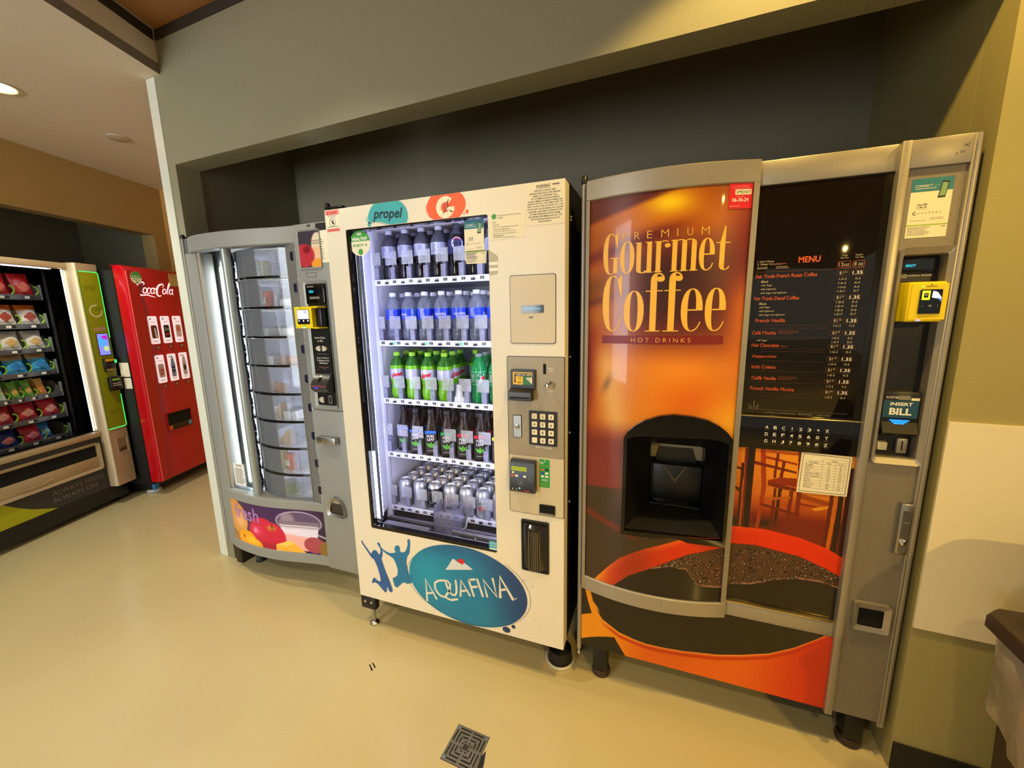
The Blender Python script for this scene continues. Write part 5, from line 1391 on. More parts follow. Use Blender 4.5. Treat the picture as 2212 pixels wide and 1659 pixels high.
mt = [aq(u, v) for u, v in ((945, 640), (975, 600), (1005, 550), (1017, 538), (1030, 545), (1060, 570), (1100, 592), (1120, 578), (1150, 598), (1200, 640))]
b.flat(mt, yt, M('print_snow', (214, 220, 224), 0.4, var=0)); rc = [aq(u, v) for u, v in ((1052, 556), (1065, 543), (1085, 538), (1108, 545), (1125, 572), (1102, 592))]; b.flat(rc, yt - 0.0002, REDP)
b.build('mountain_emblem', bmach)
G1 = [(172, 370), (184, 372), (190, 392), (228, 445), (262, 495), (275, 470), (292, 458), (312, 465), (325, 485), (340, 505), (350, 470), (345, 440), (330, 420), (317, 395), (330, 388), (342, 400), (352, 430), (368, 470), (368, 510), (358, 540), (372, 580), (385, 620), (400, 660), (425, 720), (440, 760), (458, 810), (462, 840), (448, 850), (430, 838), (412, 795), (408, 830), (405, 848), (385, 842), (350, 800), (325, 770), (300, 755), (275, 765), (270, 745), (288, 712), (305, 720), (320, 738), (345, 748), (352, 740), (345, 700), (335, 660), (315, 600), (290, 545), (268, 530), (255, 512), (215, 450), (180, 398)]
G2 = [(333, 390), (345, 405), (352, 430), (375, 455), (410, 478), (440, 488), (470, 485), (490, 480), (478, 455), (480, 430), (498, 415), (518, 420), (528, 440), (528, 465), (535, 480), (560, 480), (580, 470), (592, 440), (600, 400), (595, 370), (605, 356), (618, 365), (622, 400), (620, 450), (615, 490), (598, 515), (590, 545), (588, 580), (600, 640), (612, 680), (640, 712), (640, 760), (600, 770), (560, 755), (520, 790), (505, 805), (480, 790), (465, 740), (462, 715), (485, 708), (505, 690), (508, 640), (490, 580), (470, 540), (440, 515), (405, 495), (370, 465), (350, 440)]
b = MB(); b.flat([aq(u, v) for u, v in G1], -0.0008, M('print_leap_blue', (40, 92, 158), 0.4, var=0.12, scale=12)); b.flat([aq(u, v) for u, v in G2], -0.0011, M('print_leap_teal', (28, 118, 166), 0.4, var=0.12, scale=12)); b.build('leaping_figures_print', bmach)
b = MB()
rg = random.Random(9)
for x, z, s_ in ((0.845, 0.262, .008), (0.80, 0.42, .010), (0.835, 0.405, .008), (0.885, 0.235, .004), (0.90, 0.45, .003)):
    b.stroke([(x + rg.uniform(-s_, s_), z + rg.uniform(-s_, s_) * 0.4) for _ in range(3)], 0.0012, -0.0004, GREYTXT)
b.build('scuffs', bmach)
# hinge and feet
b = MB()
b.box(-0.030, 0.085, 0.030, 0.058, 1.833, 1.840, BLACK, 0.002); b.box(-0.028, 0.06, 0.030, 0.055, 1.846, 1.853, BLACK, 0.002)
b.lathe([(0.011, 1.828), (0.011, 1.866), (0.007, 1.870), (0, 1.870)], (-0.022, 0.042, 0), BLACK, 12)
b.build('hinge', bmach)
def foot(nm, x, y):
    b = MB()
    b.box(x - 0.045, x + 0.035, y - 0.018, y + 0.012, 0.085, 0.152, BLACKM, 0.004); b.box(x - 0.04, x + 0.03, y + 0.012, y + 0.12, 0.118, 0.152, BLACKM, 0.004)
    f_ = b.build('foot_bracket', bmach)
    b = MB()
    for dx in (-0.018, 0.016): b.lathe([(0.0075, y - 0.018), (0.0065, y - 0.022), (0, y - 0.0225)], (x + dx, 0, 0.124), CHROME, 12, 'y')
    b.build('bolt', f_)
    b = MB(); b.lathe([(0.0, 0.0), (0.020, 0.001), (0.021, 0.006), (0.014, 0.012), (0.007, 0.014), (0.007, 0.086)], (x + 0.008, y + 0.0, 0), STEEL, 16); b.build('levelling_foot', f_)
foot('l', 0.034, 0.030)
b = MB(); b.lathe([(0.0, 0.0), (0.058, 0.002), (0.061, 0.008), (0.056, 0.012), (0.052, 0.012), (0.050, 0.008), (0.0, 0.006)], (0.912, 0.118, 0), M('glide_white', (206, 200, 184), 0.35), 30); b.lathe([(0.049, 0.008), (0.046, 0.06), (0.02, 0.065), (0.02, 0.15)], (0.912, 0.118, 0), BLACKM, 24); b.build('levelling_glide', bmach)
for x, y in ((0.05, 0.70), (0.90, 0.70)):
    b = MB(); b.lathe([(0.030, 0.0), (0.032, 0.01), (0.012, 0.02), (0.012, 0.151)], (x, y, 0), BLACKM, 16); b.build('rear_foot', bmach)
b = MB()
for z in (1.74, 1.73, 1.27, 0.99, 0.72): b.lathe([(0.004, W_ - 0.004), (0.003, W_ + 0.001), (0, W_ + 0.0015)], (0, 0.10, z), CHROME, 10, 'x')
b.build('side_screws', bmach)
# ------------------------------------------------------------------ bottles and cans in the machine
def cylw(R, zo=0.0):
    return lambda x, y, z: (( R - y) * math.sin(x / R), -(R - y) * math.cos(x / R), z + zo)
COLA = M('cola_liquid', (20, 12, 10), 0.08, var=0)
HEADS = THIN('bottle_headspace', (150, 150, 160), 0.22, 0.05, 0.35, (120, 120, 132))
CAPG = M('cap_pale_grey', (206, 206, 218), 0.4, var=0.02)
CAPW = M('cap_white', (238, 238, 246), 0.4, var=0.02)
CAPL = M('cap_lime', (150, 214, 40), 0.4, var=0.02)
CAPD = M('cap_dark', (38, 34, 34), 0.4, var=0)
LABG = M('label_silver', (190, 192, 206), 0.35, 0.2, var=0.04)
WATER = THIN('water_bottle', (238, 242, 250), 0.22, 0.04, 0.14, (240, 244, 255))
WLAB = M('label_water_blue', (34, 66, 206), 0.3, var=0.12, scale=30)
WLAB2 = M('label_water_light', (70, 130, 236), 0.3, var=0.1, scale=30)
DEWL = M('dew_liquid', (116, 186, 22), 0.08, var=0.1, scale=20, emit=(116, 186, 22), es=0.0)
DEWH = THIN('dew_headspace', (110, 190, 60), 0.22, 0.05, 0.45, (70, 150, 40))
LEML = THIN('lemon_bottle', (70, 196, 100), 0.22, 0.05, 0.50, (40, 170, 84))
TEAH = THIN('tea_headspace', (190, 170, 152), 0.26, 0.04, 0.10, (150, 130, 110))
TEAL_ = M('tea_liquid', (48, 30, 22), 0.10, var=0.1, scale=30)
ALU = M('can_aluminium', (222, 222, 224), 0.36, 0.75, var=0.04)
ALUD = M('can_dark', (84, 84, 90), 0.25, 0.8, var=0.05)
BODY = [(0.0, 0.004), (0.020, 0.001), (0.029, 0.004), (0.0335, 0.018), (0.0345, 0.036), (0.0318, 0.058), (0.0312, 0.070), (0.0335, 0.086), (0.0352, 0.098)]
SHO = [(0.0352, 0.098), (0.0352, 0.150), (0.0340, 0.160), (0.0270, 0.178), (0.0185, 0.192), (0.0135, 0.200), (0.0130, 0.206)]
CAP = [(0.0150, 0.203), (0.0152, 0.2045), (0.0152, 0.2185), (0.0138, 0.220), (0.0, 0.220)]
def bottle_proto(kind, label):
    r = thing('drink_bottle', label, 'bottle')
    b = MB()
    if kind == 'cola':
        b.lathe(BODY + SHO[1:2], (0, 0, 0), COLA, 26); b.lathe([(0.0353, 0.150)] + SHO[2:], (0, 0, 0), HEADS, 26)
    elif kind == 'pepsi':
        b.lathe(BODY + SHO[1:4], (0, 0, 0), COLA, 26); b.lathe([(0.0272, 0.178)] + SHO[4:], (0, 0, 0), HEADS, 26)
    elif kind == 'water':
        b.lathe(BODY + SHO[1:], (0, 0, 0), WATER, 26)
        for z in (0.03, 0.05, 0.07): b.lathe([(0.0335, z), (0.0342, z + 0.004), (0.0330, z + 0.008)], (0, 0, 0), WATER, 26)
    elif kind in ('dew', 'dewback'):
        b.lathe(BODY + SHO[1:3], (0, 0, 0), DEWL, 26); b.lathe([(0.0341, 0.160)] + SHO[3:], (0, 0, 0), DEWH, 26)
    elif kind == 'lemon':
        b.lathe(BODY + SHO[1:], (0, 0, 0), LEML, 26)
    b.build('body', r)
    b = MB()
    if kind != 'lemon':
        b.lathe(CAP, (0, 0, 0), {'cola': CAPG, 'pepsi': HEADS, 'water': CAPW, 'dew': CAPL, 'dewback': CAPL}[kind], 24)
        b.build('cap', r)
    else:
        b.lathe([(0.0125, 0.206), (0.0145, 0.2065), (0.0145, 0.219), (0.0, 0.220)], (0, 0, 0), THIN('cap_clear', (220, 230, 226), 0.2, 0.1, 0.3), 20); b.build('cap', r)
    R = 0.0358
    b = MB()
    ring_ = lambda z0, z1, m, a0=-PI, a1=PI: [b.rect(R * (a0 + (a1 - a0) * i / 24), R * (a0 + (a1 - a0) * (i + 1) / 24), z0, z1, 0, m) for i in range(24)]
    if kind == 'cola':
        ring_(0.101, 0.150, LABG)
        for u in (-0.055, -0.024, 0.012, 0.04): b.lines(u, u + 0.020, 0.106, 0.146, 7, -0.0002, M('label_ink', (92, 96, 130), 0.4, var=0), 0.45, True, int(u * 999))
        b.rect(0.034, 0.046, 0.120, 0.133, -0.0003, WHITETXT)
    elif kind == 'pepsi':
        ring_(0.098, 0.156, M('label_pepsi_navy', (40, 40, 96), 0.35, var=0))
        b.disc(0, 0.139, 0.0250, -0.0003, WHITETXT, 30)
        for s_, m_ in ((1, REDP), (-1, M('label_deep_blue', (40, 44, 160), 0.35, var=0))):
            b.flat([(0.0228 * math.cos(a), 0.139 + s_ * (0.0222 * math.sin(a))) for a in [0.36 + (PI - 0.72) * i / 16 for i in range(17)]], -0.0006, m_)
        b.text('PEPSI', -0.0215, 0.0215, 0.1345, 0.1435, -0.0007, DARKTXT, 0.035)
    elif kind == 'water':
        ring_(0.100, 0.145, WLAB); ring_(0.100, 0.145, WLAB2, 1.3, 2.4); ring_(0.145, 0.1465, WLAB2)
        b.text('AQUAFINA', -0.027, 0.027, 0.114, 0.127, -0.0004, WHITETXT, 0.01); b.lines(-0.018, 0.02, 0.107, 0.1095, 1, -0.0004, WHITETXT, 0.5, False)
        for u in (0.05, -0.085): b.lines(u, u + 0.024, 0.104, 0.142, 6, -0.0004, WHITETXT, 0.3, True, 3)
    elif kind in ('dew', 'dewback'):
        ring_(0.098, 0.145, LABG); ring_(0.1435, 0.146, CAPL); ring_(0.097, 0.099, CAPL)
        b.flat([(-0.032, 0.106), (0.03, 0.132), (0.036, 0.1435), (-0.03, 0.118)], -0.0003, M('label_dew_green', (30, 120, 50), 0.35, var=0)); b.rect(-0.034, 0.034, 0.0985, 0.108, -0.0002, CAPL, 4)
        b.text('mtn', -0.026, -0.002, 0.128, 0.138, -0.0006, WHITETXT, 0.02, 0.3); b.text('dew', -0.028, 0.030, 0.107, 0.130, -0.0006, REDP, 0.05, 0.3, rot=0.25)
        for u in (0.05, 0.078): b.lines(u, u + 0.02, 0.104, 0.140, 6, -0.0003, GREYTXT, 0.4, True, 6)
    elif kind == 'lemon':
        ring_(0.086, 0.142, M('label_lemon_green', (26, 120, 62), 0.3, var=0)); ring_(0.141, 0.1435, M('label_lemon_light', (120, 220, 130), 0.3, var=0)); ring_(0.0855, 0.088, _mats['label_lemon_light'])
        b.flat([(-0.014, 0.136), (0.014, 0.136), (0.012, 0.126), (0.000, 0.094), (-0.012, 0.094), (-0.001, 0.122), (-0.014, 0.124)], -0.0004, WHITETXT); b.disc(0.008, 0.116, 0.008, -0.0007, REDP, 20)
        b.lines(-0.05, -0.03, 0.095, 0.13, 5, -0.0003, WHITETXT, 0.3)
    b.build('label', r, warp=cylw(R))
    return r
def tea_proto(band, label):
    r = thing('tea_bottle', label, 'bottle')
    b = MB()
    S4 = [(0.028, 0.0, 5), (0.0315, 0.004, 5), (0.0322, 0.02, 5), (0.0322, 0.112, 5), (0.0305, 0.120, 4.5), (0.0255, 0.138, 3.4), (0.0205, 0.158, 2.6), (0.0165, 0.178, 2.1), (0.0148, 0.195, 2), (0.0148, 0.203, 2)]
    b.loft([sq(0, 0, h, h, z, 28, p) for h, z, p in S4[:5]], TEAL_); b.loft([sq(0, 0, h, h, z, 28, p) for h, z, p in S4[4:]], TEAH)
    b.build('body', r)
    b = MB(); b.lathe([(0.0172, 0.201), (0.0175, 0.202), (0.0175, 0.217), (0.0165, 0.219), (0.0, 0.219)], (0, 0, 0), CAPD, 24); b.build('cap', r)
    b = MB(); y = -0.0330
    LD = M('label_tea_dark', (40, 36, 32), 0.4, var=0)
    for w in range(4):
        bb = MB()
        bb.prism(rr(-0.0265, 0.0265, 0.014, 0.122, 0.004), y, y + 0.0006, LD)
        bb.rect(-0.0265, 0.0265, 0.108, 0.122, y - 0.0002, band)
        bb.text('PURE', -0.0165, 0.0165, 0.0905, 0.1025, y - 0.0003, WHITETXT, 0.012); bb.text('LEAF', -0.0165, 0.0165, 0.075, 0.087, y - 0.0003, WHITETXT, 0.012)
        GL = M('label_leaf_green', (92, 176, 58), 0.4, var=0)
        bb.flat([(0, 0.040), (0.006, 0.056), (0, 0.070), (-0.006, 0.056)], y - 0.0004, GL); bb.flat([(0.001, 0.039), (0.015, 0.048), (0.021, 0.064), (0.007, 0.058)], y - 0.0003, GL); bb.flat([(-0.001, 0.039), (-0.015, 0.048), (-0.021, 0.064), (-0.007, 0.058)], y - 0.0003, GL)
        bb.lines(-0.015, 0.017, 0.024, 0.027, 1, y - 0.0003, WHITETXT, 0.5, False)
        a = w * PI / 2; c, s_ = math.cos(a), math.sin(a)
        o = len(b.v)
        b.v += [(vx * c - vy * s_, vx * s_ + vy * c, vz) for vx, vy, vz in bb.v]
        for f, mi_ in zip(bb.f, bb.m): b.f.append(tuple(i + o for i in f)); b.m.append(b.mi(bb.mats[mi_]))
    b.build('label', r)
    return r
def can_proto(kind, label):
    r = thing('drink_can', label, 'can')
    side = {'plain': ALU, 'pepsi': ALUD, 'ginger': ALU, 'dew': ALU}[kind]
    b = MB()
    b.lathe([(0.0, 0.004), (0.022, 0.003), (0.0245, 0.0, ALU), (0.027, 0.003, ALU), (0.0325, 0.013, side), (0.033, 0.018, side), (0.033, 0.104, side), (0.0315, 0.111, ALU), (0.0275, 0.121, ALU), (0.0268, 0.126, ALU), (0.0275, 0.1285, ALU), (0.0268, 0.130, ALU), (0.0250, 0.128, ALU), (0.0240, 0.1225, ALU), (0.0, 0.1230, ALU)], (0, 0, 0), ALU, 30)
    b.build('body', r)
    b = MB()
    pts = [(0.006 * math.cos(a), 0.002 + 0.011 * math.sin(a)) for a in [2 * PI * i / 16 for i in range(16)]]
    b.prismz(pts, 0.1232, 0.1245, ALU); b.lathe([(0.0028, 0.1244), (0.0024, 0.1256), (0, 0.1258)], (0, 0, 0), CHROME, 10); b.prismz([(0.0085 * math.cos(a), -0.013 + 0.007 * math.sin(a)) for a in [2 * PI * i / 14 for i in range(14)]], 0.1230, 0.1233, M('can_mouth', (120, 120, 122), 0.3, 0.8))
    b.build('pull_tab', r)
    R = 0.0332; b = MB()
    if kind == 'pepsi':
        b.disc(0, 0.066, 0.027, -0.0002, WHITETXT, 30)
        for s_, m_ in ((1, REDP), (-1, DARKTXT)): b.flat([(0.0242 * math.cos(a), 0.066 + s_ * 0.0242 * math.sin(a)) for a in [0.36 + (PI - 0.72) * i / 16 for i in range(17)]], -0.0005, m_)
        b.text('PEPSI', -0.022, 0.022, 0.0615, 0.0705, -0.0006, DARKTXT, 0.035)
    elif kind == 'ginger':
        b.disc(0, 0.072, 0.024, -0.0002, WHITETXT, 30, 0.030); b.text('CANADA', -0.020, 0.020, 0.072, 0.082, -0.0005, REDP, 0.015); b.text('DRY', -0.012, 0.012, 0.056, 0.067, -0.0005, REDP, 0.015); b.rect(-0.022, 0.022, 0.020, 0.036, -0.0003, DARKTXT, 4); b.flat([(-0.01, 0.094), (-0.006, 0.101), (0, 0.096), (0.006, 0.101), (0.01, 0.094)], -0.0005, GOLD)
    elif kind == 'dew':
        for q in ((-0.03, 0.085, 0.03), (0.004, 0.098, 0.026), (0.012, 0.03, 0.03), (-0.024, 0.022, 0.022)): b.flat([(q[0], q[1]), (q[0] + q[2] * 0.5, q[1] + 0.012), (q[0] + q[2], q[1] + 0.004), (q[0] + q[2] * 0.6, q[1] - 0.006)], -0.0002, M('can_leaf_green', (70, 170, 60), 0.3, var=0))
        b.text('mtn', -0.024, 0.010, 0.070, 0.083, -0.0006, DARKTXT, 0.03, 0.3); b.text('dew', -0.028, 0.028, 0.045, 0.070, -0.0006, REDP, 0.05, 0.3, rot=0.2)
    else:
        b.lines(-0.01, 0.012, 0.030, 0.050, 4, -0.0002, M('can_print_grey', (150, 150, 156), 0.3, 0.5, var=0), 0.4)
    b.build('print', r, warp=cylw(R))
    return r
ORD = ['first', 'second', 'third', 'fourth', 'fifth', 'sixth', 'seventh', 'eighth']
RANK = ['front rank', 'second rank', 'third rank', 'fourth rank', 'fifth rank']
FZ = [z - 0.0065 for z in TRZ]
_pro = {}
def put(key, mk, i, k, row, desc, shelf, rot, grp, pitch=0.0765, y0=0.284, dz=0):
    lab = '%s, %s from left, %s, %s shelf' % (desc, ORD[i], RANK[k], shelf)
    loc = (bmX + XC[i], bmY + y0 + k * pitch, FZ[row] + dz)
    if key not in _pro:
        r = mk(lab); _pro[key] = r
        r.location = loc; r.rotation_euler = (0, 0, rot); r['group'] = grp
    else: dup(_pro[key], loc, rot, lab, grp)
rg = random.Random(21)
for k in range(3):
    for i in range(7):
        if i == 4: put('pepsi', lambda l: bottle_proto('pepsi', l), i, k, 0, 'cola bottle with red white and blue roundel', 'top', 0.55 + (rg.uniform(-1, 1) if k else 0), 'cola bottles on the top shelf')
        else: put('cola', lambda l: bottle_proto('cola', l), i, k, 0, 'dark cola bottle with grey label', 'top', 0.45 + rg.uniform(-0.35, 0.35), 'cola bottles on the top shelf')
        wr = {1: -0.55, 3: 0.25, 4: 0.55}.get(i, 2.2 + rg.uniform(-0.5, 0.5)) if k == 0 else rg.uniform(-2, 2)
        put('water', lambda l: bottle_proto('water', l), i, k, 1, 'clear water bottle with blue label', 'second', wr, 'water bottles on the second shelf')
        if i < 4 or (i == 4 and k == 2):
            put('dew', lambda l: bottle_proto('dew', l), i, k, 2, 'lime capped green soda bottle', 'third', {0: 0.5, 1: 2.2, 2: 0.1, 3: 2.1}.get(i, 0.3) if k == 0 else rg.uniform(0, 3), 'green soda bottles on the third shelf')
        elif i > 4:
            put('lemon', lambda l: bottle_proto('lemon', l), i, k, 2, 'emerald lemon soda bottle', 'third', 0.7 if k == 0 else rg.uniform(0, 3), 'lemon soda bottles on the third shelf')
        band, bn = ((M('band_blue', (50, 110, 226), 0.4, var=0), 'blue'), (_mats['band_blue'], 'blue'), (_mats['band_blue'], 'blue'), (M('band_green', (40, 160, 96), 0.4, var=0), 'green'), (M('band_red', (222, 40, 62), 0.4, var=0), 'red'), (_mats['band_red'], 'red'), (M('band_yellow', (236, 214, 40), 0.4, var=0), 'yellow'))[i]
        put('tea' + bn, lambda l: tea_proto(band, l), i, k, 3, 'square iced tea bottle with %s band' % bn, 'fourth', 0.30 + rg.uniform(-0.08, 0.08), 'iced tea bottles on the fourth shelf', y0=0.31 if (i == 0 and k == 0) else 0.284)
for k in range(5):
    for i in range(7):
        kd, dn = {2: ('pepsi', 'dark cola can with a roundel'), 3: ('ginger', 'silver ginger ale can'), 5: ('dew', 'silver soda can with green leaves')}.get(i, ('plain', 'plain silver drink can')) if k == 0 else ('plain', 'plain silver drink can')
        put('can' + kd, lambda l: can_proto(kd, l), i, k, 4, dn, 'bottom', {2: -0.15, 3: 0.35, 5: 0.55}.get(i, 2.6) if k == 0 else rg.uniform(0, 6), 'drink cans on the bottom shelf', 0.070, 0.282)
# ------------------------------------------------------------------ carousel machine with fresh food
fc = thing('food_carousel_machine', 'grey carousel food machine with nine clear doors and a fruit print, beside the white post', 'vending machine', (0, 1.446, 0))
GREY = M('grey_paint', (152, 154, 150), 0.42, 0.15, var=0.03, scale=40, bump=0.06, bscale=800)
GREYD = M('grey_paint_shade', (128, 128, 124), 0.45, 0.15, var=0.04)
FX = [-2.306, -2.255, -2.19, -2.12, -2.03, -1.94, -1.84, -1.75, -1.65, -1.60, -1.575, -1.555]
FY = [0.006, -0.018, -0.034, -0.045, -0.052, -0.050, -0.040, -0.024, -0.007, -0.001, 0.001, 0.001]
def fyf(x): return np.interp(x, FX, FY) if True else 0
_fx = np.linspace(FX[0], FX[-1], 40)
_co = np.polyfit(FX, FY, 6)
def fy(x): return np.polyval(_co, x)
b = MB()
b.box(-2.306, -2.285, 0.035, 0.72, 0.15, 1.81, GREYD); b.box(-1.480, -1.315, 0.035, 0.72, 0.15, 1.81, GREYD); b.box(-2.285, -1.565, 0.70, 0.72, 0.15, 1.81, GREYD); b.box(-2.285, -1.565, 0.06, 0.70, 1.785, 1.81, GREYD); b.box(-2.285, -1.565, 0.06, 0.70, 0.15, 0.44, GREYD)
b.build('cabinet', fc)
b = MB(); curvebox(b, _fx, fy, 1.756, 1.831, 0.05, GREY, 0.004); b.build('door_top_band', fc)
b = MB(); curvebox(b, _fx, fy, 0.443, 0.492, 0.075, GREY, 0.004); b.build('sill', fc)
b = MB(); curvebox(b, _fx, fy, 0.141, 0.198, 0.05, GREY, 0.004); b.build('door_bottom_band', fc)
b = MB()
b.box(-2.310, -2.228, -0.010, 0.045, 0.150, 1.7555, GREY, 0.006); b.box(-2.322, -2.308, 0.0, 0.03, 0.152, 1.826, GREY, 0.004)
b.box(-2.2275, -2.206, -0.006, 0.06, 0.4925, 1.7555, M('warm_grey_paint', (168, 158, 142), 0.45, var=0.03), 0.003)
b.build('left_stile', fc)
b = MB(); b.tube([(-2.318, -0.006, 0.15), (-2.318, -0.006, 1.835)], 0.006, GREY, 10); b.build('hinge_rail', fc)
b = MB(); b.lathe([(0.010, 1.828), (0.011, 1.845), (0.006, 1.850), (0, 1.850)], (-2.318, -0.002, 0), BLACK, 12); b.box(-2.318, -2.26, 0.0, 0.03, 1.8315, 1.838, BLACK, 0.001); b.build('hinge', fc)
b = MB()
b.box(-1.5735, -1.315, -0.004, 0.045, 0.140, 0.9855, GREY, 0.006); b.box(-1.5735, -1.315, -0.004, 0.045, 0.9865, 1.832, GREY, 0.006)
b.build('right_column', fc)
b = MB()
b.add([(-1.640, 0.012, 0.492), (-1.572, -0.003, 0.492), (-1.572, -0.003, 1.757), (-1.640, 0.012, 1.757)], [(0, 1, 2, 3)], M('channel_grey', (112, 112, 110), 0.45, var=0.03))
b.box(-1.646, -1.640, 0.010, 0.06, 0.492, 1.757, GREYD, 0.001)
b.build('finger_channel', fc)
b = MB()
for i in range(9):
    z = 1.700 - i * 0.1415; x = -1.598 + i * 0.0028
    yb = 0.012 - (x + 1.640) / 0.062 * 0.015 - 0.0008
    for q, m_ in ((1.0, M('hole_navy', (14, 20, 52), 0.35, var=0)),):
        pts = [(x - 0.010, z + 0.018), (x - 0.013, z), (x - 0.010, z - 0.018), (x + 0.002, z - 0.021), (x + 0.0105, z - 0.019), (x + 0.008, z - 0.010), (x + 0.008, z + 0.010), (x + 0.0105, z + 0.019), (x + 0.002, z + 0.021)]
        b.flat(pts, yb, m_)
b.build('latch_holes', fc)
# lower print
FRUITM = VM('fruit_print', 0.32, 0.4, 0.2, 0.12)
def fruit(X, Z):
    c = np.zeros(X.shape + (3,)); c[:] = (66, 32, 84)
    c = lp(c, (44, 28, 58), ss(-1.70, -1.56, X))
    E = lambda cx, cz, rx, rz, s=0.06: ss(1 + s, 1 - s, np.sqrt(((X - cx) / rx) ** 2 + ((Z - cz) / rz) ** 2))
    wob = 0.5 + 0.5 * np.sin(X * 700 + Z * 260 + 3 * np.sin(Z * 180))
    w = np.maximum(E(-2.165, 0.335, 0.085, 0.095), E(-2.19, 0.41, 0.05, 0.05, 0.3))
    c = lp(c, (226, 160, 82), w); c = lp(c, (176, 104, 40), w * wob * 0.55); c = lp(c, (248, 190, 130), np.exp(-(((X + 2.145) / 0.05) ** 2 + ((Z - 0.325) / 0.045) ** 2)) * 0.8)
    c = lp(c, (206, 140, 60), ss(0.30, 0.22, Z) * ss(-2.10, -2.17, X) * (0.5 + 0.5 * wob))
    g = E(-1.735, 0.372, 0.135, 0.060)
    c = lp(c, (96, 76, 110), g); c = lp(c, (150, 132, 150), E(-1.80, 0.385, 0.04, 0.035, 0.3) * g)
    c = lp(c, (206, 190, 206), E(-1.735, 0.372, 0.135, 0.060) * (1 - E(-1.735, 0.372, 0.128, 0.055)))
    pot = ((Z < 0.375) & (Z > 0.21) & (np.abs(X + 1.735) < 0.118 - 0.25 * (0.375 - Z) * 0.8)) * 1.0
    c = lp(c, (232, 222, 238), pot * ss(0.345, 0.33, Z)); c = lp(c, (132, 112, 130), pot * ss(0.33, 0.345, Z)); c = lp(c, (236, 226, 236), pot * gs(Z, 0.349, 0.004)); c = lp(c, (236, 226, 236), pot * gs(Z, 0.338, 0.003))
    c = lp(c, (240, 176, 166), pot * ss(0.30, 0.285, Z + 0.1 * (X + 1.735)))
    a = np.maximum(E(-1.965, 0.282, 0.105, 0.092), E(-1.905, 0.27, 0.085, 0.085))
    c = lp(c, (206, 22, 62), a); c = lp(c, (240, 70, 110), np.exp(-(((X + 2.01) / 0.035) ** 2 + ((Z - 0.295) / 0.03) ** 2)) * a * 0.9); c = lp(c, (252, 160, 190), np.exp(-(((X + 2.02) / 0.013) ** 2 + ((Z - 0.292) / 0.014) ** 2)) * a)
    c = lp(c, (150, 14, 44), ss(0.25, 0.21, Z) * a * 0.7); c = lp(c, (214, 150, 50), np.exp(-(((X + 1.905) / 0.030) ** 2 + ((Z - 0.322) / 0.016) ** 2)) * a); c = lp(c, (80, 50, 20), np.exp(-(((X + 1.900) / 0.006) ** 2 + ((Z - 0.328) / 0.014) ** 2)) * a)
    o = np.maximum(E(-2.10, 0.228, 0.075, 0.050), E(-2.04, 0.20, 0.06, 0.04))
    c = lp(c, (250, 164, 20), o); c = lp(c, (255, 206, 60), np.exp(-(((X + 2.06) / 0.05) ** 2 + ((Z - 0.225) / 0.02) ** 2)) * o * 0.8); c = lp(c, (130, 70, 10), np.exp(-(((X + 2.125) / 0.008) ** 2 + ((Z - 0.236) / 0.009) ** 2)) * o)
    c = lp(c, (246, 180, 60), inpoly(X, Z, [(-1.890, 0.19), (-1.885, 0.232), (-1.800, 0.262), (-1.775, 0.252), (-1.70, 0.19)])); c = lp(c, (252, 206, 96), inpoly(X, Z, [(-1.885, 0.232), (-1.800, 0.262), (-1.775, 0.252), (-1.82, 0.226)]))
    s_ = E(-1.655, 0.248, 0.062, 0.045); sp = 0.5 + 0.5 * np.sin(X * 900) * np.sin(Z * 1100 + X * 300)
    c = lp(c, (166, 62, 76), s_); c = lp(c, (222, 130, 130), s_ * (sp > 0.78) * 0.6)
    br = E(-1.585, 0.222, 0.045, 0.055); c = lp(c, (126, 88, 40), br); c = lp(c, (196, 160, 86), br * (sp > 0.7) * 0.7)
    c = lp(c, (220, 214, 206), gs(Z - 0.30 + (X + 1.60) * 0.25, 0.0, 0.004) * ss(-1.65, -1.63, X))
    return c
paint_grid('fruit_print', fc, -2.2275, -1.5735, 0.197, 0.444, 0.002, fruit, FRUITM, lambda x: fy(x) + 0.006)
b = MB(); b.text('fresh', -2.185, -1.985, 0.338, 0.420, 0, M('print_lilac', (176, 128, 196), 0.4, var=0), 0.01); b.build('print_lettering', fc, warp=lambda x, y, z: (x, float(fy(x)) + 0.0052 + y, z))
# apple picture on the column
b = MB(); b.ring(rr(-1.549, -1.417, 1.638, 1.804, 0.008), rr(-1.543, -1.423, 1.644, 1.798, 0.006), -0.010, -0.003, GREY, -0.006); b.build('picture_frame', fc)
def pic(X, Z):
    c = np.zeros(X.shape + (3,)); c[:] = (56, 48, 62)
    E = lambda cx, cz, rx, rz, s=0.08: ss(1 + s, 1 - s, np.sqrt(((X - cx) / rx) ** 2 + ((Z - cz) / rz) ** 2))
    c = lp(c, (214, 196, 170), E(-1.435, 1.735, 0.036, 0.055)); c = lp(c, (226, 180, 140), E(-1.44, 1.70, 0.06, 0.03)); c = lp(c, (176, 48, 58), E(-1.515, 1.695, 0.058, 0.05)); c = lp(c, (120, 20, 36), E(-1.50, 1.72, 0.02, 0.016, 0.5)); c = lp(c, (226, 150, 50), E(-1.43, 1.655, 0.05, 0.025))
    for z in (1.755, 1.745): c = lp(c, (120, 100, 90), gs(Z, z, 0.002) * ss(-1.475, -1.465, X))
    return c
paint_grid('picture_print', fc, -1.543, -1.423, 1.644, 1.798, 0.003, pic, FRUITM, lambda x: x * 0 - 0.0055)
b = MB(); b.ring(rr(-1.518, -1.458, 1.603, 1.622, 0.002), rr(-1.5165, -1.4595, 1.6045, 1.6205, 0.002), -0.006, -0.0042, GREYD); b.build('name_plate', fc)
b = MB()
rg = random.Random(4)
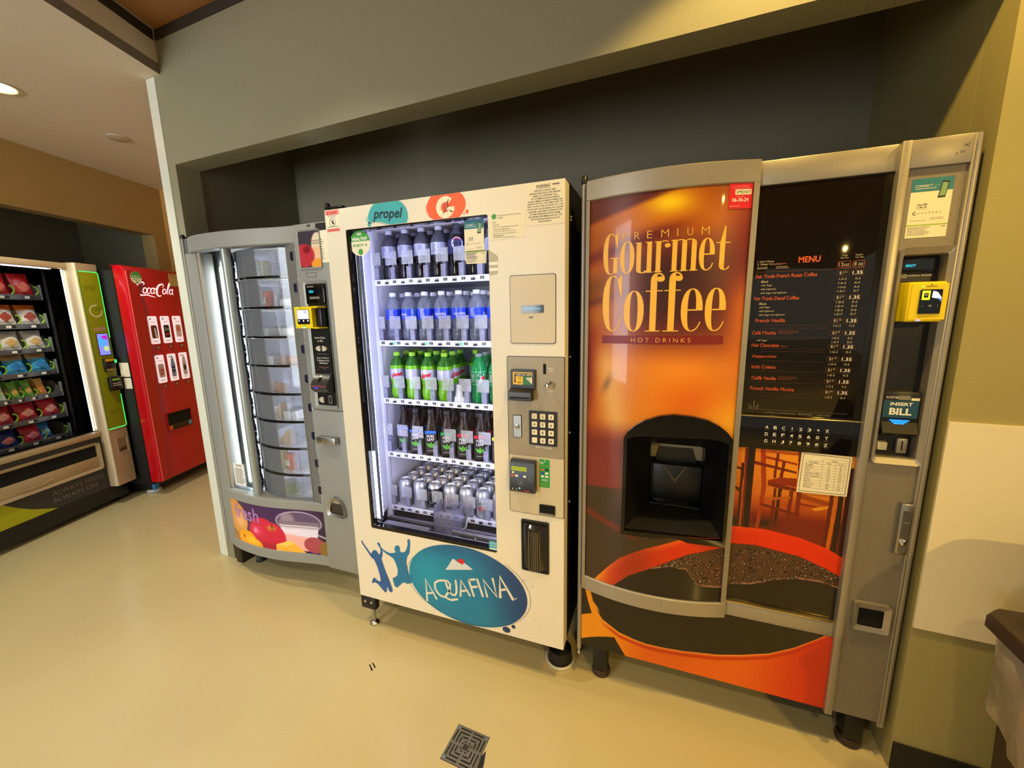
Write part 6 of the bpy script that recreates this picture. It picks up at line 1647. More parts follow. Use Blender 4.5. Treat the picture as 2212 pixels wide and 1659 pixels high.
for k in range(5): b.stroke([(-1.478 + rg.uniform(-.012, .012), 1.820 + rg.uniform(-.005, .005)) for _ in range(3)], 0.0022, -0.0046, DARKTXT)
b.build('scratches', fc)
b = MB(); b.rect(-1.438, -1.36, 1.797, 1.826, -0.0046, DARKTXT); b.rect(-1.434, -1.36, 1.66, 1.794, -0.0046, PAPER); b.lines(-1.428, -1.40, 1.67, 1.76, 9, -0.0049, GREYTXT, 0.4, True, 2); b.build('service_sticker', fc)
# payment stack
PF = rr(-1.538, -1.405, 0.998, 1.586, 0.014); PN = rr(-1.525, -1.412, 1.012, 1.572, 0.008)
b = MB(); b.ring(PF, PN, -0.010, 0.0, GREY, -0.005); b.bridge(PN, -0.005, PN, 0.0, GREY); b.rect(-1.53, -1.408, 1.008, 1.576, -0.0046, BLACK); b.build('payment_frame', fc)
b = MB(); b.box(-1.522, -1.416, -0.016, -0.005, 1.482, 1.570, BLACKG, 0.003); b.rect(-1.506, -1.42, 1.530, 1.545, -0.0164, SCREEND); b.text('1221', -1.500, -1.476, 1.5325, 1.5425, -0.0168, CYANE, 0.02); b.lines(-1.512, -1.47, 1.552, 1.562, 1, -0.0164, GREYTXT, 0.6); b.lines(-1.50, -1.44, 1.50, 1.515, 1, -0.0164, GREYTXT, 0.7); b.build('display', fc)
b = MB()
b.loft([[(-1.545, -0.006, 1.372), (-1.545, -0.066, 1.376), (-1.545, -0.066, 1.470), (-1.545, -0.006, 1.474)], [(-1.452, -0.006, 1.372), (-1.452, -0.060, 1.376), (-1.452, -0.060, 1.470), (-1.452, -0.006, 1.474)]], YELLOW)
b.box(-1.452, -1.418, -0.060, -0.006, 1.374, 1.380, YELLOW, 0.002); b.box(-1.452, -1.418, -0.060, -0.006, 1.464, 1.472, YELLOW, 0.002); b.box(-1.452, -1.420, -0.040, -0.006, 1.381, 1.463, BLACK, 0.004)
cr2 = b.build('card_reader', fc); cr2['label'] = 'yellow card reader with a lit screen'
yv = lambda x: -0.0665 + 0.006 * (x + 1.545) / 0.093
wr_ = lambda x, y, z: (x, yv(x) + y, z)
b = MB(); b.prism(rr(-1.532, -1.466, 1.394, 1.458, 0.003), -0.0006, 0.0004, SCREEND); b.rect(-1.530, -1.468, 1.417, 1.456, -0.0009, EM('reader_screen_lilac', (206, 206, 250), 1.1)); b.text('$75', -1.526, -1.512, 1.4435, 1.4495, -0.0012, DARKTXT); b.lines(-1.494, -1.474, 1.438, 1.453, 3, -0.0012, M('screen_violet', (90, 80, 160), 0.4, var=0), 0.5)
b.lines(-1.526, -1.474, 1.424, 1.432, 2, -0.0012, M('screen_violet', (90, 80, 160), 0.4, var=0), 0.3)
for x in (-1.523, -1.499, -1.475): b.disc(x, 1.409, 0.0034, -0.0009, WHITEE, 10)
b.disc(-1.528, 1.4655, 0.0036, -0.0004, GREENE, 10, 0.0016); b.disc(-1.512, 1.4685, 0.002, -0.0004, DARKTXT, 8)
for x in (-1.516, -1.504, -1.490): b.rect(x - 0.002, x + 0.002, 1.4635, 1.4645, -0.0004, DARKTXT)
b.disc(-1.500, 1.3795, 0.009, -0.0004, EM('reader_cyan', (110, 220, 250), 1.6), 12, 0.003); b.rect(-1.503, -1.493, 1.3875, 1.389, -0.0004, DARKTXT)
b.build('reader_screen', cr2, warp=wr_)
b = MB()
b.prism(rr(-1.518, -1.418, 1.300, 1.362, 0.003), -0.008, -0.005, BLACK); b.text('Insert Coins', -1.502, -1.442, 1.326, 1.336, -0.0084, WHITETXT); b.text('or Bills', -1.488, -1.456, 1.311, 1.321, -0.0084, WHITETXT)
b.prism(rr(-1.515, -1.418, 1.172, 1.262, 0.003), -0.008, -0.005, BLACK); b.text('PRESS TO TURN', -1.494, -1.440, 1.253, 1.258, -0.0084, GREYTXT)
for i, l in enumerate(('Open Sold Door', 'To Remove Your', 'Selection')): b.text(l, -1.502 + (i == 2) * 0.012, -1.430 - (i == 2) * 0.012, 1.233 - i * 0.0115, 1.241 - i * 0.0115, -0.0084, WHITETXT)
b.text('Close Door to Start', -1.494, -1.434, 1.192, 1.1965, -0.0084, M('print_rose', (196, 120, 130), 0.5, var=0)); b.text('Again', -1.474, -1.452, 1.184, 1.1885, -0.0084, GREYTXT); b.rect(-1.512, -1.497, 1.180, 1.1815, -0.0084, REDP)
b.build('instruction_plate', fc)
b = MB()
for s_ in (-1, 1):
    cx_ = -1.466 + s_ * 0.006
    b.prism([(cx_, 1.269)] + [(cx_ + s_ * 0.026 * math.cos(a), 1.2815 + 0.0125 * math.sin(a)) for a in [-PI / 2 + PI * i / 12 for i in range(13)]] + [(cx_, 1.294)], -0.014, -0.005, M('button_cream', (206, 200, 184), 0.35))
b.build('turn_buttons', fc)
b = MB()
b.loft([[(-1.514, -0.006, 1.166), (-1.514, -0.018, 1.162), (-1.514, -0.050, 1.118), (-1.514, -0.050, 1.098), (-1.514, -0.030, 1.078), (-1.514, -0.006, 1.072)], [(-1.420, -0.006, 1.166), (-1.420, -0.018, 1.162), (-1.420, -0.050, 1.118), (-1.420, -0.050, 1.098), (-1.420, -0.030, 1.078), (-1.420, -0.006, 1.072)]], M('acceptor_grey', (56, 54, 52), 0.3))
ba2 = b.build('bill_acceptor', fc)
b = MB(); b.rect(-1.510, -1.424, 1.108, 1.114, -0.0505, M('slot_mauve', (150, 70, 90), 0.3, var=0)); b.rect(-1.496, -1.47, 1.1005, 1.104, -0.0505, EM('slot_violet', (70, 60, 220), 1.5)); b.build('slot_light', ba2)
b = MB(); b.add([(x, -0.0182 - (1.162 - z) * 0.727 - 0.0006, z) for x, z in ((-1.480, 1.152), (-1.464, 1.152), (-1.464, 1.140), (-1.456, 1.140), (-1.472, 1.126), (-1.488, 1.140), (-1.480, 1.140))], [(0, 1, 2, 3, 4, 5, 6)], BLACKG); b.add([(-1.472 + 0.009 * math.cos(a), -0.0185 - (1.162 - 1.154 - 0.004 * math.sin(a)) * 0.727 - 0.0009, 1.154 + 0.004 * math.sin(a)) for a in [2 * PI * i / 12 for i in range(12)]], [tuple(range(12))], PAPER); b.build('arrow_mark', ba2)
b = MB()
b.prism([(-1.484, 1.026)] + [(-1.484 - 0.028 * math.cos(a), 1.0385 + 0.015 * math.sin(a)) for a in [-PI / 2 * 0.9 + PI * 0.95 * i / 12 for i in range(12)]] + [(-1.484, 1.052)], -0.012, -0.005, M('button_cream', (206, 200, 184), 0.35)); b.build('return_button', fc)
b = MB(); b.prism(rr(-1.456, -1.434, 1.022, 1.062, 0.002), -0.010, -0.005, STEEL); b.rect(-1.449, -1.441, 1.030, 1.054, -0.0104, VOID); b.build('coin_slot', fc)
b = MB(); b.box(-1.533, -1.420, -0.034, -0.003, 0.826, 0.860, STEEL, 0.004); lo = b.build('lock_handle', fc)
b = MB(); b.lathe([(0.0085, -0.034), (0.0085, -0.038), (0.004, -0.0385), (0.0, -0.0385)], (-1.496, 0, 0.842), CHROME, 14, 'y'); b.build('lock_barrel', lo)
CH2 = [(-1.530, 0.452), (-1.530, 0.474), (-1.522, 0.505), (-1.506, 0.532), (-1.482, 0.548), (-1.458, 0.547), (-1.438, 0.532), (-1.424, 0.508), (-1.418, 0.478), (-1.418, 0.450), (-1.428, 0.444), (-1.520, 0.446)]
b = MB(); b.ring(CH2, [(-1.474 + (x + 1.474) * 0.74, 0.492 + (z - 0.492) * 0.72) for x, z in CH2], -0.018, -0.002, STEEL, -0.012); b.flat([(-1.474 + (x + 1.474) * 0.78, 0.492 + (z - 0.492) * 0.76) for x, z in CH2], -0.0052, M('chute_dark', (54, 50, 46), 0.3)); b.flat([(-1.505, 0.512), (-1.44, 0.512), (-1.455, 0.530), (-1.474, 0.535), (-1.492, 0.530)], -0.0058, M('chute_light', (160, 156, 150), 0.35)); b.build('coin_return', fc)
# window, lamp, bar and the sliding doors in front of the drum
b = MB(); b.box(-2.204, -2.022, 0.000, 0.006, 0.492, 1.757, THIN('smoked_pane', (206, 212, 214), 0.14, 0.03)); b.build('side_window', fc)
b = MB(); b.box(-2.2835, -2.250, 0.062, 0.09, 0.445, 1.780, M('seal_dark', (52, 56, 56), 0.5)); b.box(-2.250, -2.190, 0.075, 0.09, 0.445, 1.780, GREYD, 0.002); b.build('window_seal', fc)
b = MB(); b.box(-2.185, -2.125, 0.068, 0.080, 0.50, 1.690, EM('tube_white', (240, 246, 255), 20.0), 0.004); b.build('light_tube', fc)
b = MB(); b.box(-2.186, -2.172, 0.098, 0.104, 0.50, 1.72, EM('hidden_fill_left', (240, 246, 255), 60.0)); b.build('light_tube', fc)  # unseen strip behind the bar, added to light the drum
b = MB(); b.box(-1.580, -1.560, 0.075, 0.085, 0.52, 1.70, EM('hidden_fill_right', (240, 246, 255), 80.0)); b.build('light_tube', fc)  # second unseen strip, added inside the cabinet to brighten the drum
b = MB(); b.tube([(-2.002, -0.018, 0.488), (-2.002, -0.018, 1.760)], 0.0195, M('bar_grey', (158, 166, 164), 0.3, 0.3), 20); b.build('grab_bar', fc)
DCX, DCY, DR = -1.830, 0.420, 0.430
UX, UY, UR = -1.830, 0.345, 0.330
b = MB(); b.box(-2.085, -2.066, 0.02, 0.06, 0.445, 1.780, M('track_dark', (58, 56, 54), 0.45), 0.002); b.build('door_track', fc)
DOOR = THIN('clear_door', (248, 250, 252), 0.22, 0.05, 0.08, (230, 234, 242))
SPAN = [math.radians(a) for a in np.linspace(-122.4, -63.4, 17)]
STUD = THIN('door_dimple', (230, 232, 240), 0.5, 0.05, 0.3)
ZT = [1.752 - 0.1413 * k for k in range(10)]
for k in range(9):
    z1, z0 = ZT[k] - 0.004, ZT[k + 1] + 0.010
    b = MB()
    b.loft([[(DCX + DR * math.cos(a), DCY + DR * math.sin(a), z0), (DCX + DR * math.cos(a), DCY + DR * math.sin(a), z1), (DCX + (DR - 0.003) * math.cos(a), DCY + (DR - 0.003) * math.sin(a), z1), (DCX + (DR - 0.003) * math.cos(a), DCY + (DR - 0.003) * math.sin(a), z0)] for a in SPAN], DOOR)
    if k in (0, 1, 4, 5, 6, 7, 8):
        for q in range(14):
            a = math.radians(-86 + 24 * ((q * 7) % 14) / 13); z = z0 + 0.02 + (z1 - z0 - 0.035) * q / 13
            b.lathe([(0.0, 0.0035), (0.0028, 0.0025), (0.0036, 0.0)], (0, 0, 0), STUD, 8)
            mtx = Matrix.Translation((DCX + DR * math.cos(a), DCY + DR * math.sin(a), z)) @ Matrix.Rotation(a, 4, 'Z') @ Matrix.Rotation(PI / 2, 4, 'Y')
            for i in range(len(b.v) - 24, len(b.v)): b.v[i] = tuple(mtx @ Vector(b.v[i]))
    dr = b.build('sliding_door', fc)
    b = MB()
    rim = DR + 0.004
    b.loft([[(DCX + r_ * math.cos(a), DCY + r_ * math.sin(a), z) for r_, z in ((rim, ZT[k + 1] - 0.002), (rim, ZT[k + 1] + 0.009), (rim - 0.012, ZT[k + 1] + 0.009), (rim - 0.012, ZT[k + 1] - 0.002))] for a in SPAN], BLACKG)
    if k < 8: b.build('door_rail', dr)
    b = MB()
    pts = []
    for i in range(11):
        t_ = i / 10; a = SPAN[0] + 0.02 + 0.12 * math.sin(PI * t_)
        pts.append((DCX + (DR + 0.006) * math.cos(a), DCY + (DR + 0.006) * math.sin(a), z0 + (z1 - z0) * t_))
    b.tube(pts, 0.0055, BLACK, 6); b.build('door_pull', dr)
# drum with its shelves and partitions
DRUM = M('drum_white', (232, 232, 236), 0.4, var=0.03)
b = MB()
for k in range(10):
    b.lathe([(0.0, ZT[k] - 0.010), (UR, ZT[k] - 0.010), (UR, ZT[k] - 0.004), (0.0, ZT[k] - 0.004)], (UX, UY, 0), DRUM, 40)
b.lathe([(0.10, 0.46), (0.10, 1.748)], (UX, UY, 0), DRUM, 24)
b.build('drum', fc)
PART = THIN('drum_partition', (232, 234, 240), 0.15, 0.05, 0.25, (214, 214, 222))
b = MB()
for k in range(9):
    n_ = 9
    for q in range(n_):
        a = -2.35 + q * 2 * PI / 12 * 0.62
        c, s_ = math.cos(a), math.sin(a)
        b.add([(UX + r_ * c, UY + r_ * s_, z) for r_, z in ((0.105, ZT[k + 1]), (UR - 0.002, ZT[k + 1]), (UR - 0.002, ZT[k] - 0.012), (0.105, ZT[k] - 0.012))], [(0, 1, 2, 3)], PART)
b.build('drum_partitions', fc)
b = MB(); b.add([(-2.284, 0.69, 0.45), (-1.566, 0.69, 0.45), (-1.566, 0.69, 1.78), (-2.284, 0.69, 1.78)], [(0, 1, 2, 3)], DRUM); b.build('inner_liner', fc)
b = MB(); b.rect(-2.189, -2.106, 0.512, 0.640, -0.0016, WHITETXT); b.lines(-2.170, -2.125, 0.622, 0.634, 2, -0.002, GREYTXT, 0.6); b.lines(-2.180, -2.112, 0.520, 0.612, 11, -0.002, GREYTXT, 0.5, True, 5); b.build('notice_sticker', fc)
# feet
b = MB(); b.box(-2.312, -2.262, 0.020, 0.14, 0.0, 0.152, M('bracket_dark', (48, 42, 36), 0.4, 0.3), 0.003); b.lathe([(0.004, 0.0195), (0.003, 0.0185), (0, 0.018)], (-2.298, 0, 0.118), CHROME, 10, 'y'); b.build('base_bracket', fc)
for x, y in ((-2.185, 0.075), (-1.40, 0.08), (-2.2, 0.62), (-1.40, 0.62)):
    b = MB(); b.lathe([(0.024, 0.0), (0.025, 0.008), (0.020, 0.012), (0.020, 0.152)], (x, y, 0), M('foot_dark', (50, 54, 54), 0.45), 18); b.build('foot', fc)
# food in the drum: every pack is a thing
def pack_mesh(kind):
    b = MB()
    w, d, h, col = {'box': (0.075, 0.07, 0.05, (226, 224, 222)), 'wrap': (0.10, 0.05, 0.06, (176, 120, 76)), 'cup': (0.05, 0.05, 0.085, (206, 96, 70)), 'salad': (0.10, 0.08, 0.06, (96, 136, 76)), 'carton': (0.06, 0.045, 0.095, (206, 206, 176)), 'yellow': (0.05, 0.03, 0.095, (206, 180, 60)), 'sandwich': (0.10, 0.035, 0.085, (206, 176, 136))}[kind]
    m = M('food_' + kind, col, 0.45, var=0.25, scale=70)
    if kind in ('cup',): b.lathe([(0.0, 0.0), (w * 0.40, 0.0), (w * 0.5, h), (w * 0.46, h + 0.004), (0.0, h + 0.006)], (0, 0, 0), m, 22)
    elif kind == 'sandwich': b.loft([[(-w / 2, -d / 2, 0), (w / 2, -d / 2, 0), (w / 2, -d / 2, h)], [(-w / 2, d / 2, 0), (w / 2, d / 2, 0), (w / 2, d / 2, h)]], m)
    elif kind in ('wrap',): b.tube([(-w / 2, 0, d / 2), (-w / 2 + 0.01, 0, d / 2), (w / 2 - 0.01, 0, d / 2), (w / 2, 0, d / 2)], d / 2, m, 14)
    elif kind == 'salad': b.loft([sq(0, 0, w / 2 * k, d / 2 * k, z, 20, 4) for k, z in ((0.75, 0), (0.95, h * 0.5), (1.0, h * 0.9), (0.7, h))], m)
    else: b.box(-w / 2, w / 2, -d / 2, d / 2, 0, h, m, 0.005)
    return b, h
LIDM = THIN('food_lid', (240, 240, 244), 0.25, 0.05, 0.2)
FOOD = [(0, -100, 'carton', 'pale carton behind the topmost carousel door'), (1, -98, 'cup', 'small brown tub behind the second carousel door'), (1, -70, 'box', 'pale box behind the second carousel door, right'), (2, -102, 'box', 'low white box behind the third carousel door, left'), (2, -74, 'box', 'low white box behind the third carousel door, right'), (3, -100, 'box', 'white lidded box behind the fourth carousel door'), (3, -76, 'wrap', 'brown wrap behind the fourth carousel door'), (4, -100, 'wrap', 'reddish wrap behind the fifth carousel door'), (5, -104, 'sandwich', 'pale sandwich wedge behind the sixth carousel door'), (5, -80, 'box', 'white box behind the sixth carousel door'), (6, -98, 'sandwich', 'sandwich wedge with orange filling behind the seventh carousel door'), (7, -106, 'yellow', 'yellow packet behind the eighth carousel door'), (7, -92, 'cup', 'red and white tub behind the eighth carousel door'), (8, -100, 'salad', 'green salad tray behind the lowest carousel door')]
for k, ad, kind, lab in FOOD:
    a = math.radians(ad); r_ = 0.27
    t = thing('food_pack', lab, 'food pack', (UX + r_ * math.cos(a), 1.446 + UY + r_ * math.sin(a), ZT[k + 1] - 0.0035), a + PI / 2, 'packs of food in the carousel')
    b, h = pack_mesh(kind); b.build('wrapper', t)
    b = MB()
    if kind in ('box', 'salad'): b.loft([sq(0, 0, 0.038, 0.036, h + 0.0005, 16, 5), sq(0, 0, 0.032, 0.030, h + 0.010, 16, 5)], LIDM); b.build('lid', t)
    elif kind in ('carton', 'cup', 'yellow'): b.rect(-0.016, 0.016, h * 0.35, h * 0.7, -0.0236 if kind != 'cup' else -0.0262, WHITETXT); b.lines(-0.012, 0.012, h * 0.4, h * 0.66, 3, -0.0240 if kind != 'cup' else -0.0266, GREENP, 0.5); b.build('label', t)

# ------------------------------------------------------------------ snack machine (left wall)
def ll(s, n): 
    p = TT * s + NN * n
    return (p.x, p.y, 0)
sn = thing('snack_machine', 'wide snack machine with coil shelves and a lime control column at the left edge', 'vending machine', ll(1.93, -3.27), LANG)
GOLDP = M('champagne_paint', (190, 170, 136), 0.38, 0.35, var=0.04, scale=60)
DKP = M('charcoal_panel', (52, 50, 48), 0.4, var=0.06)
LIMEP = M('lime_panel', (140, 148, 12), 0.35, var=0.08, scale=50)
b = MB()
b.box(0.0, 0.02, 0.05, 0.85, 0.10, 1.82, BLACKM); b.box(0.955, 1.008, 0.05, 0.85, 0.10, 1.82, BLACKM); b.box(0.02, 0.955, 0.83, 0.85, 0.10, 1.82, BLACKM); b.box(0.02, 0.955, 0.05, 0.83, 1.79, 1.82, BLACKM); b.box(0.02, 0.955, 0.05, 0.83, 0.10, 0.56, BLACKM)
b.build('cabinet', sn)
b = MB(); b.box(0.0, 0.85, 0.0, 0.05, 1.788, 1.828, GOLDP, 0.003); b.box(0.0, 0.85, -0.008, 0.05, 0.566, 0.602, GOLDP, 0.004); b.box(0.0, 0.025, 0.0, 0.05, 0.602, 1.788, GOLDP, 0.003); b.build('door_frame', sn)
b = MB(); b.rect(0.025, 0.845, 0.602, 1.788, 0.012, GLASS); b.build('window_pane', sn)
b = MB(); b.box(0.0, 0.85, 0.004, 0.05, 0.160, 0.566, DKP); b.flat([(0.0, 0.161), (0.50, 0.161), (0.44, 0.186), (0.36, 0.222), (0.28, 0.276), (0.22, 0.325), (0.16, 0.39), (0.0, 0.50)], 0.0034, M('lime_print', (176, 178, 8), 0.4, var=0.03)); b.build('lower_panel', sn)
b = MB()
b.text('ALWAYS FRESH.', 0.485, 0.828, 0.252, 0.285, 0.0032, GREYTXT, -0.008); b.text('ALWAYS ON', 0.478, 0.762, 0.203, 0.232, 0.0032, GREYTXT, -0.008)
b.build('slogan', sn)
b = MB()
T0 = rr(0.03, 0.822, 0.322, 0.528, 0.02); T1 = rr(0.05, 0.800, 0.345, 0.510, 0.012)
b.ring(T0, T1, -0.014, 0.004, GOLDP, -0.004); b.rect(0.045, 0.805, 0.34, 0.515, 0.0030, VOID)
b.build('tray_frame', sn)
b = MB(); b.box(0.052, 0.798, -0.006, 0.002, 0.346, 0.424, GOLDP, 0.003); b.tube([(0.30, -0.007, 0.372), (0.36, -0.010, 0.362), (0.44, -0.010, 0.362), (0.50, -0.007, 0.374)], 0.004, GOLDP, 8); b.build('tray_flap', sn)
b = MB()
b.loft([[(0.850, 0.05, z), (0.853, -0.045, z), (0.862, -0.056, z), (1.000, -0.056, z), (1.012, -0.04, z), (1.012, 0.05, z)] for z in (0.160, 1.832)], GOLDP)
b.build('control_column', sn)
b = MB(); CP = rr(0.864, 0.998, 0.612, 1.775, 0.012); b.prism(CP, -0.0605, -0.056, LIMEP); b.build('control_panel', sn)
b = MB(); b.ring(rr(0.861, 1.001, 0.609, 1.778, 0.014), rr(0.8655, 0.9965, 0.6135, 1.7735, 0.010), -0.0612, -0.0600, M('edge_lit', (60, 130, 40), 0.3, var=0))
b.stroke([(0.872, 1.7755), (0.985, 1.7755), (0.9975, 1.768), (0.9990, 1.74), (0.9990, 1.30)], 0.004, -0.0616, GREENE); b.stroke([(0.866, 0.611), (0.985, 0.611), (0.9985, 0.618), (0.999, 0.66), (0.999, 0.86)], 0.0045, -0.0616, GREENE); b.build('light_border', sn)['label'] = 'glowing green border'
b = MB(); y = -0.0610
b.text('SWEET', 0.886, 0.966, 1.640, 1.680, y, M('lime_dark_ink', (110, 116, 12), 0.4, var=0), 0.01); b.build('word_print', sn)  # words printed in a darker lime
b = MB(); b.text('SALTY', 0.892, 0.968, 0.72, 0.75, y, _mats['lime_dark_ink'], 0.01); b.build('word_print', sn)
b = MB(); b.annulus(0.936, 1.496, 0.036, 0.046, y, M('lime_pale', (206, 206, 150), 0.4, var=0), 24, 1.3, 6.6); b.text('CANTEEN', 0.925, 0.985, 1.500, 1.52, y - 0.0002, _mats['lime_dark_ink'], 0.0); b.build('ring_emblem', sn)
b = MB(); b.flat([(0.888, 1.362), (0.90, 1.372), (0.985, 1.382), (0.985, 1.350), (0.90, 1.350)], y, GOLDP); b.build('screen_shade', sn)
b = MB(); b.prism(rr(0.903, 0.985, 1.168, 1.333, 0.004), -0.063, -0.0605, SCREEND); b.rect(0.906, 0.982, 1.172, 1.329, -0.0634, EM('touch_lilac', (120, 130, 235), 1.0)); b.disc(0.935, 1.27, 0.028, -0.0636, EM('touch_blue', (70, 150, 245), 1.0), 18, 0.04); b.flat([(0.93, 1.31), (0.978, 1.318), (0.974, 1.285), (0.945, 1.29)], -0.0637, EM('touch_magenta', (170, 30, 180), 1.0)); b.disc(0.958, 1.218, 0.020, -0.0637, EM('touch_lime', (170, 200, 120), 1.0), 18); b.build('touch_screen', sn)
b = MB(); b.box(0.912, 0.99, -0.078, -0.0605, 1.046, 1.146, BLACK, 0.004); b.rect(0.917, 0.984, 1.122, 1.142, -0.0784, M('label_amber', (220, 170, 20), 0.4, var=0)); b.rect(0.917, 0.984, 1.05, 1.066, -0.0784, M('label_olive', (150, 130, 60), 0.4, var=0)); b.disc(0.992, 1.118, 0.008, -0.0784, GREENE, 12, 0.015); b.build('bill_acceptor', sn)
b = MB(); b.box(0.918, 1.004, -0.090, -0.0605, 0.898, 1.004, BLACK, 0.006); b.rect(0.930, 0.985, 0.975, 0.989, -0.0904, M('lcd_green2', (100, 140, 30), 0.3, var=0, emit=(100, 140, 30), es=0.5)); b.lines(0.93, 0.99, 0.925, 0.955, 2, -0.0904, WHITETXT, 0.3); b.build('card_reader', sn)
b = MB(); b.ring(rr(0.905, 0.985, 0.405, 0.525, 0.010), rr(0.914, 0.976, 0.414, 0.516, 0.008), -0.059, -0.056, GOLDP, -0.0555); b.flat(rr(0.914, 0.976, 0.414, 0.516, 0.008), -0.0562, M('champagne_shade', (150, 128, 98), 0.4, 0.2)); b.flat([(0.92, 0.42), (0.97, 0.42), (0.97, 0.452), (0.92, 0.445)], -0.0566, M('cup_brown', (92, 62, 40), 0.4)); b.build('coin_return', sn)
b = MB(); b.box(0.0, 1.0, 0.03, 0.05, 0.04, 0.16, BLACK); b.build('kick_board', sn)
for x in (0.06, 0.94):
    for y in (0.10, 0.75):
        b = MB(); b.lathe([(0.03, 0), (0.03, 0.01), (0.014, 0.016), (0.014, 0.11)], (x, y, 0), BLACKM, 14); b.build('foot', sn)
b = MB()
b.rect(0.02, 0.955, 0.56, 1.79, 0.82, M('snack_liner', (38, 36, 34), 0.4)); b.add([(0.848, 0.055, 0.57), (0.955, 0.24, 0.57), (0.955, 0.24, 1.788), (0.848, 0.055, 1.788)], [(0, 1, 2, 3)], BLACKG); b.add([(0.021, 0.055, 0.57), (0.021, 0.82, 0.57), (0.021, 0.82, 1.788), (0.021, 0.055, 1.788)], [(0, 1, 2, 3)], _mats['snack_liner'])
b.box(0.826, 0.836, 0.155, 0.170, 0.57, 1.788, M('rail_black', (60, 60, 62), 0.25, 0.5), 0.001)
b.build('snack_bay', sn)
b = MB(); b.box(0.8365, 0.8425, 0.028, 0.034, 0.612, 1.782, EM('snack_tube', (240, 246, 255), 6.0)); b.build('light_tube', sn)
b = MB(); b.add([(0.06, 0.05, 1.785), (0.80, 0.05, 1.785), (0.80, 0.09, 1.785), (0.06, 0.09, 1.785)], [(0, 1, 2, 3)], EM('snack_tube_top', (240, 246, 255), 7.0)); b.build('light_tube', sn)
SZ = [1.606, 1.410, 1.243, 1.083, 0.918, 0.762, 0.606]
SNY = 0.19
TRAYM = M('snack_tray', (150, 150, 154), 0.35, 0.4, var=0.05)
COIL = M('coil_black', (30, 30, 32), 0.35, 0.5)
CLIPM = M('coil_clip_lime', (150, 214, 50), 0.35, var=0.03)
WID = [0.135, 0.135, 0.135, 0.135, 0.076, 0.135, 0.135]
for r_, z in enumerate(SZ):
    b = MB()
    b.box(0.03, 0.815, SNY, SNY + 0.55, z - 0.006, z - 0.002, TRAYM); b.box(0.03, 0.815, SNY - 0.006, SNY, z - 0.030, z + 0.004, M('snack_strip', (96, 96, 100), 0.3, 0.3), 0.001)
    b.add([(0.812, SNY - 0.006, z - 0.03), (0.812, SNY - 0.006, z + 0.02), (0.812, SNY + 0.05, z + 0.085), (0.812, SNY + 0.5, z + 0.085), (0.812, SNY + 0.5, z - 0.03)], [(0, 1, 2, 3, 4)], TRAYM); b.box(0.810, 0.818, SNY - 0.008, SNY + 0.01, z - 0.03, z + 0.075, M('clear_side', (150, 154, 158), 0.2, 0.2), 0.001)
    tr = b.build('tray', sn)
    n_ = 5 if r_ != 4 else 9
    for i in range(n_):
        x = 0.745 - i * WID[r_] - (0.02 if r_ == 4 else 0)
        if x < 0.06: continue
        b = MB(); b.rect(x - 0.03 * (0.6 if r_ == 4 else 1), x - 0.002, z - 0.022, z - 0.006, SNY - 0.0066, WHITETXT); b.rect(x - 0.002, x + 0.022 * (0.7 if r_ == 4 else 1), z - 0.022, z - 0.006, SNY - 0.0066, DARKTXT)
        b.build('price_tag', tr)
    for i in range(n_):
        x = 0.745 - i * WID[r_] - (0.02 if r_ == 4 else 0)
        if x < 0.08: continue
        R_ = 0.031 if r_ != 4 else 0.024
        for s_ in ((-1, 1) if r_ != 4 else (1,)):
            b = MB(); cxx = x + s_ * (0.030 if r_ != 4 else 0.0)
            pts = [(cxx + R_ * math.sin(a), SNY + 0.012 + a / (2 * PI) * 0.062, z + R_ + R_ * math.cos(a)) for a in [PI + 2 * PI * 5 * q / 60 for q in range(61)]]
            pts = [(p[0], p[1] - 0.031, p[2]) for p in pts]
            b.tube(pts, 0.0016, COIL, 5)
            if s_ == 1:
                b.tube([(cxx + R_ * math.sin(a), SNY - 0.003 + q * 0.0012, z + R_ + R_ * math.cos(a)) for q, a in enumerate([0.2 + 2.4 * q / 10 for q in range(11)])], 0.0046, CLIPM, 6)
            b.build('coil', tr)
# bags and bars: pillow packs
def bag_proto(label, w, h, d, cols, bar=False):
    t = thing('snack_bag' if not bar else 'snack_bar', label, 'snack bar' if bar else 'snack bag')
    rb = random.Random(hash(str(cols)) % 97 if False else sum(cols[0]))
    b = MB()
    nx, nz = 10, 14
    m1 = M('bag_%d_%d_%d' % cols[0], cols[0], 0.25, var=0.12, scale=30); m2 = M('bag_%d_%d_%d' % cols[1], cols[1], 0.25, var=0.10, scale=30); m3 = M('bag_%d_%d_%d' % cols[2], cols[2], 0.3, var=0.1, scale=40)
    for side in (-1, 1):
        g = {}
        vs = []; fs = []; mi_ = []
        for j in range(nz + 1):
            for i in range(nx + 1):
                u, v = i / nx, j / nz
                th = d / 2 * (math.sin(PI * u) ** 0.6) * (math.sin(PI * min(1, max(0, (v - 0.06) / 0.88))) ** 0.55)
                th *= 1 + 0.16 * math.sin(7 * u + 5 * v + rb.random())
                x = (u - 0.5) * w * (1 - 0.10 * math.sin(PI * v)); z = v * h
                vs.append((x, side * th, z))
        for j in range(nz):
            for i in range(nx):
                q = (j * (nx + 1) + i, j * (nx + 1) + i + 1, (j + 1) * (nx + 1) + i + 1, (j + 1) * (nx + 1) + i)
                u, v = (i + .5) / nx - 0.5, (j + .5) / nz
                m = m2 if v > 0.70 else (m3 if (u * u * 6 + (v - 0.36) ** 2 * 10) < 0.42 else m1)
                b.add([vs[k] for k in q], [(0, 1, 2, 3)], m)
    b.build('pouch', t, sharp=70)
    return t
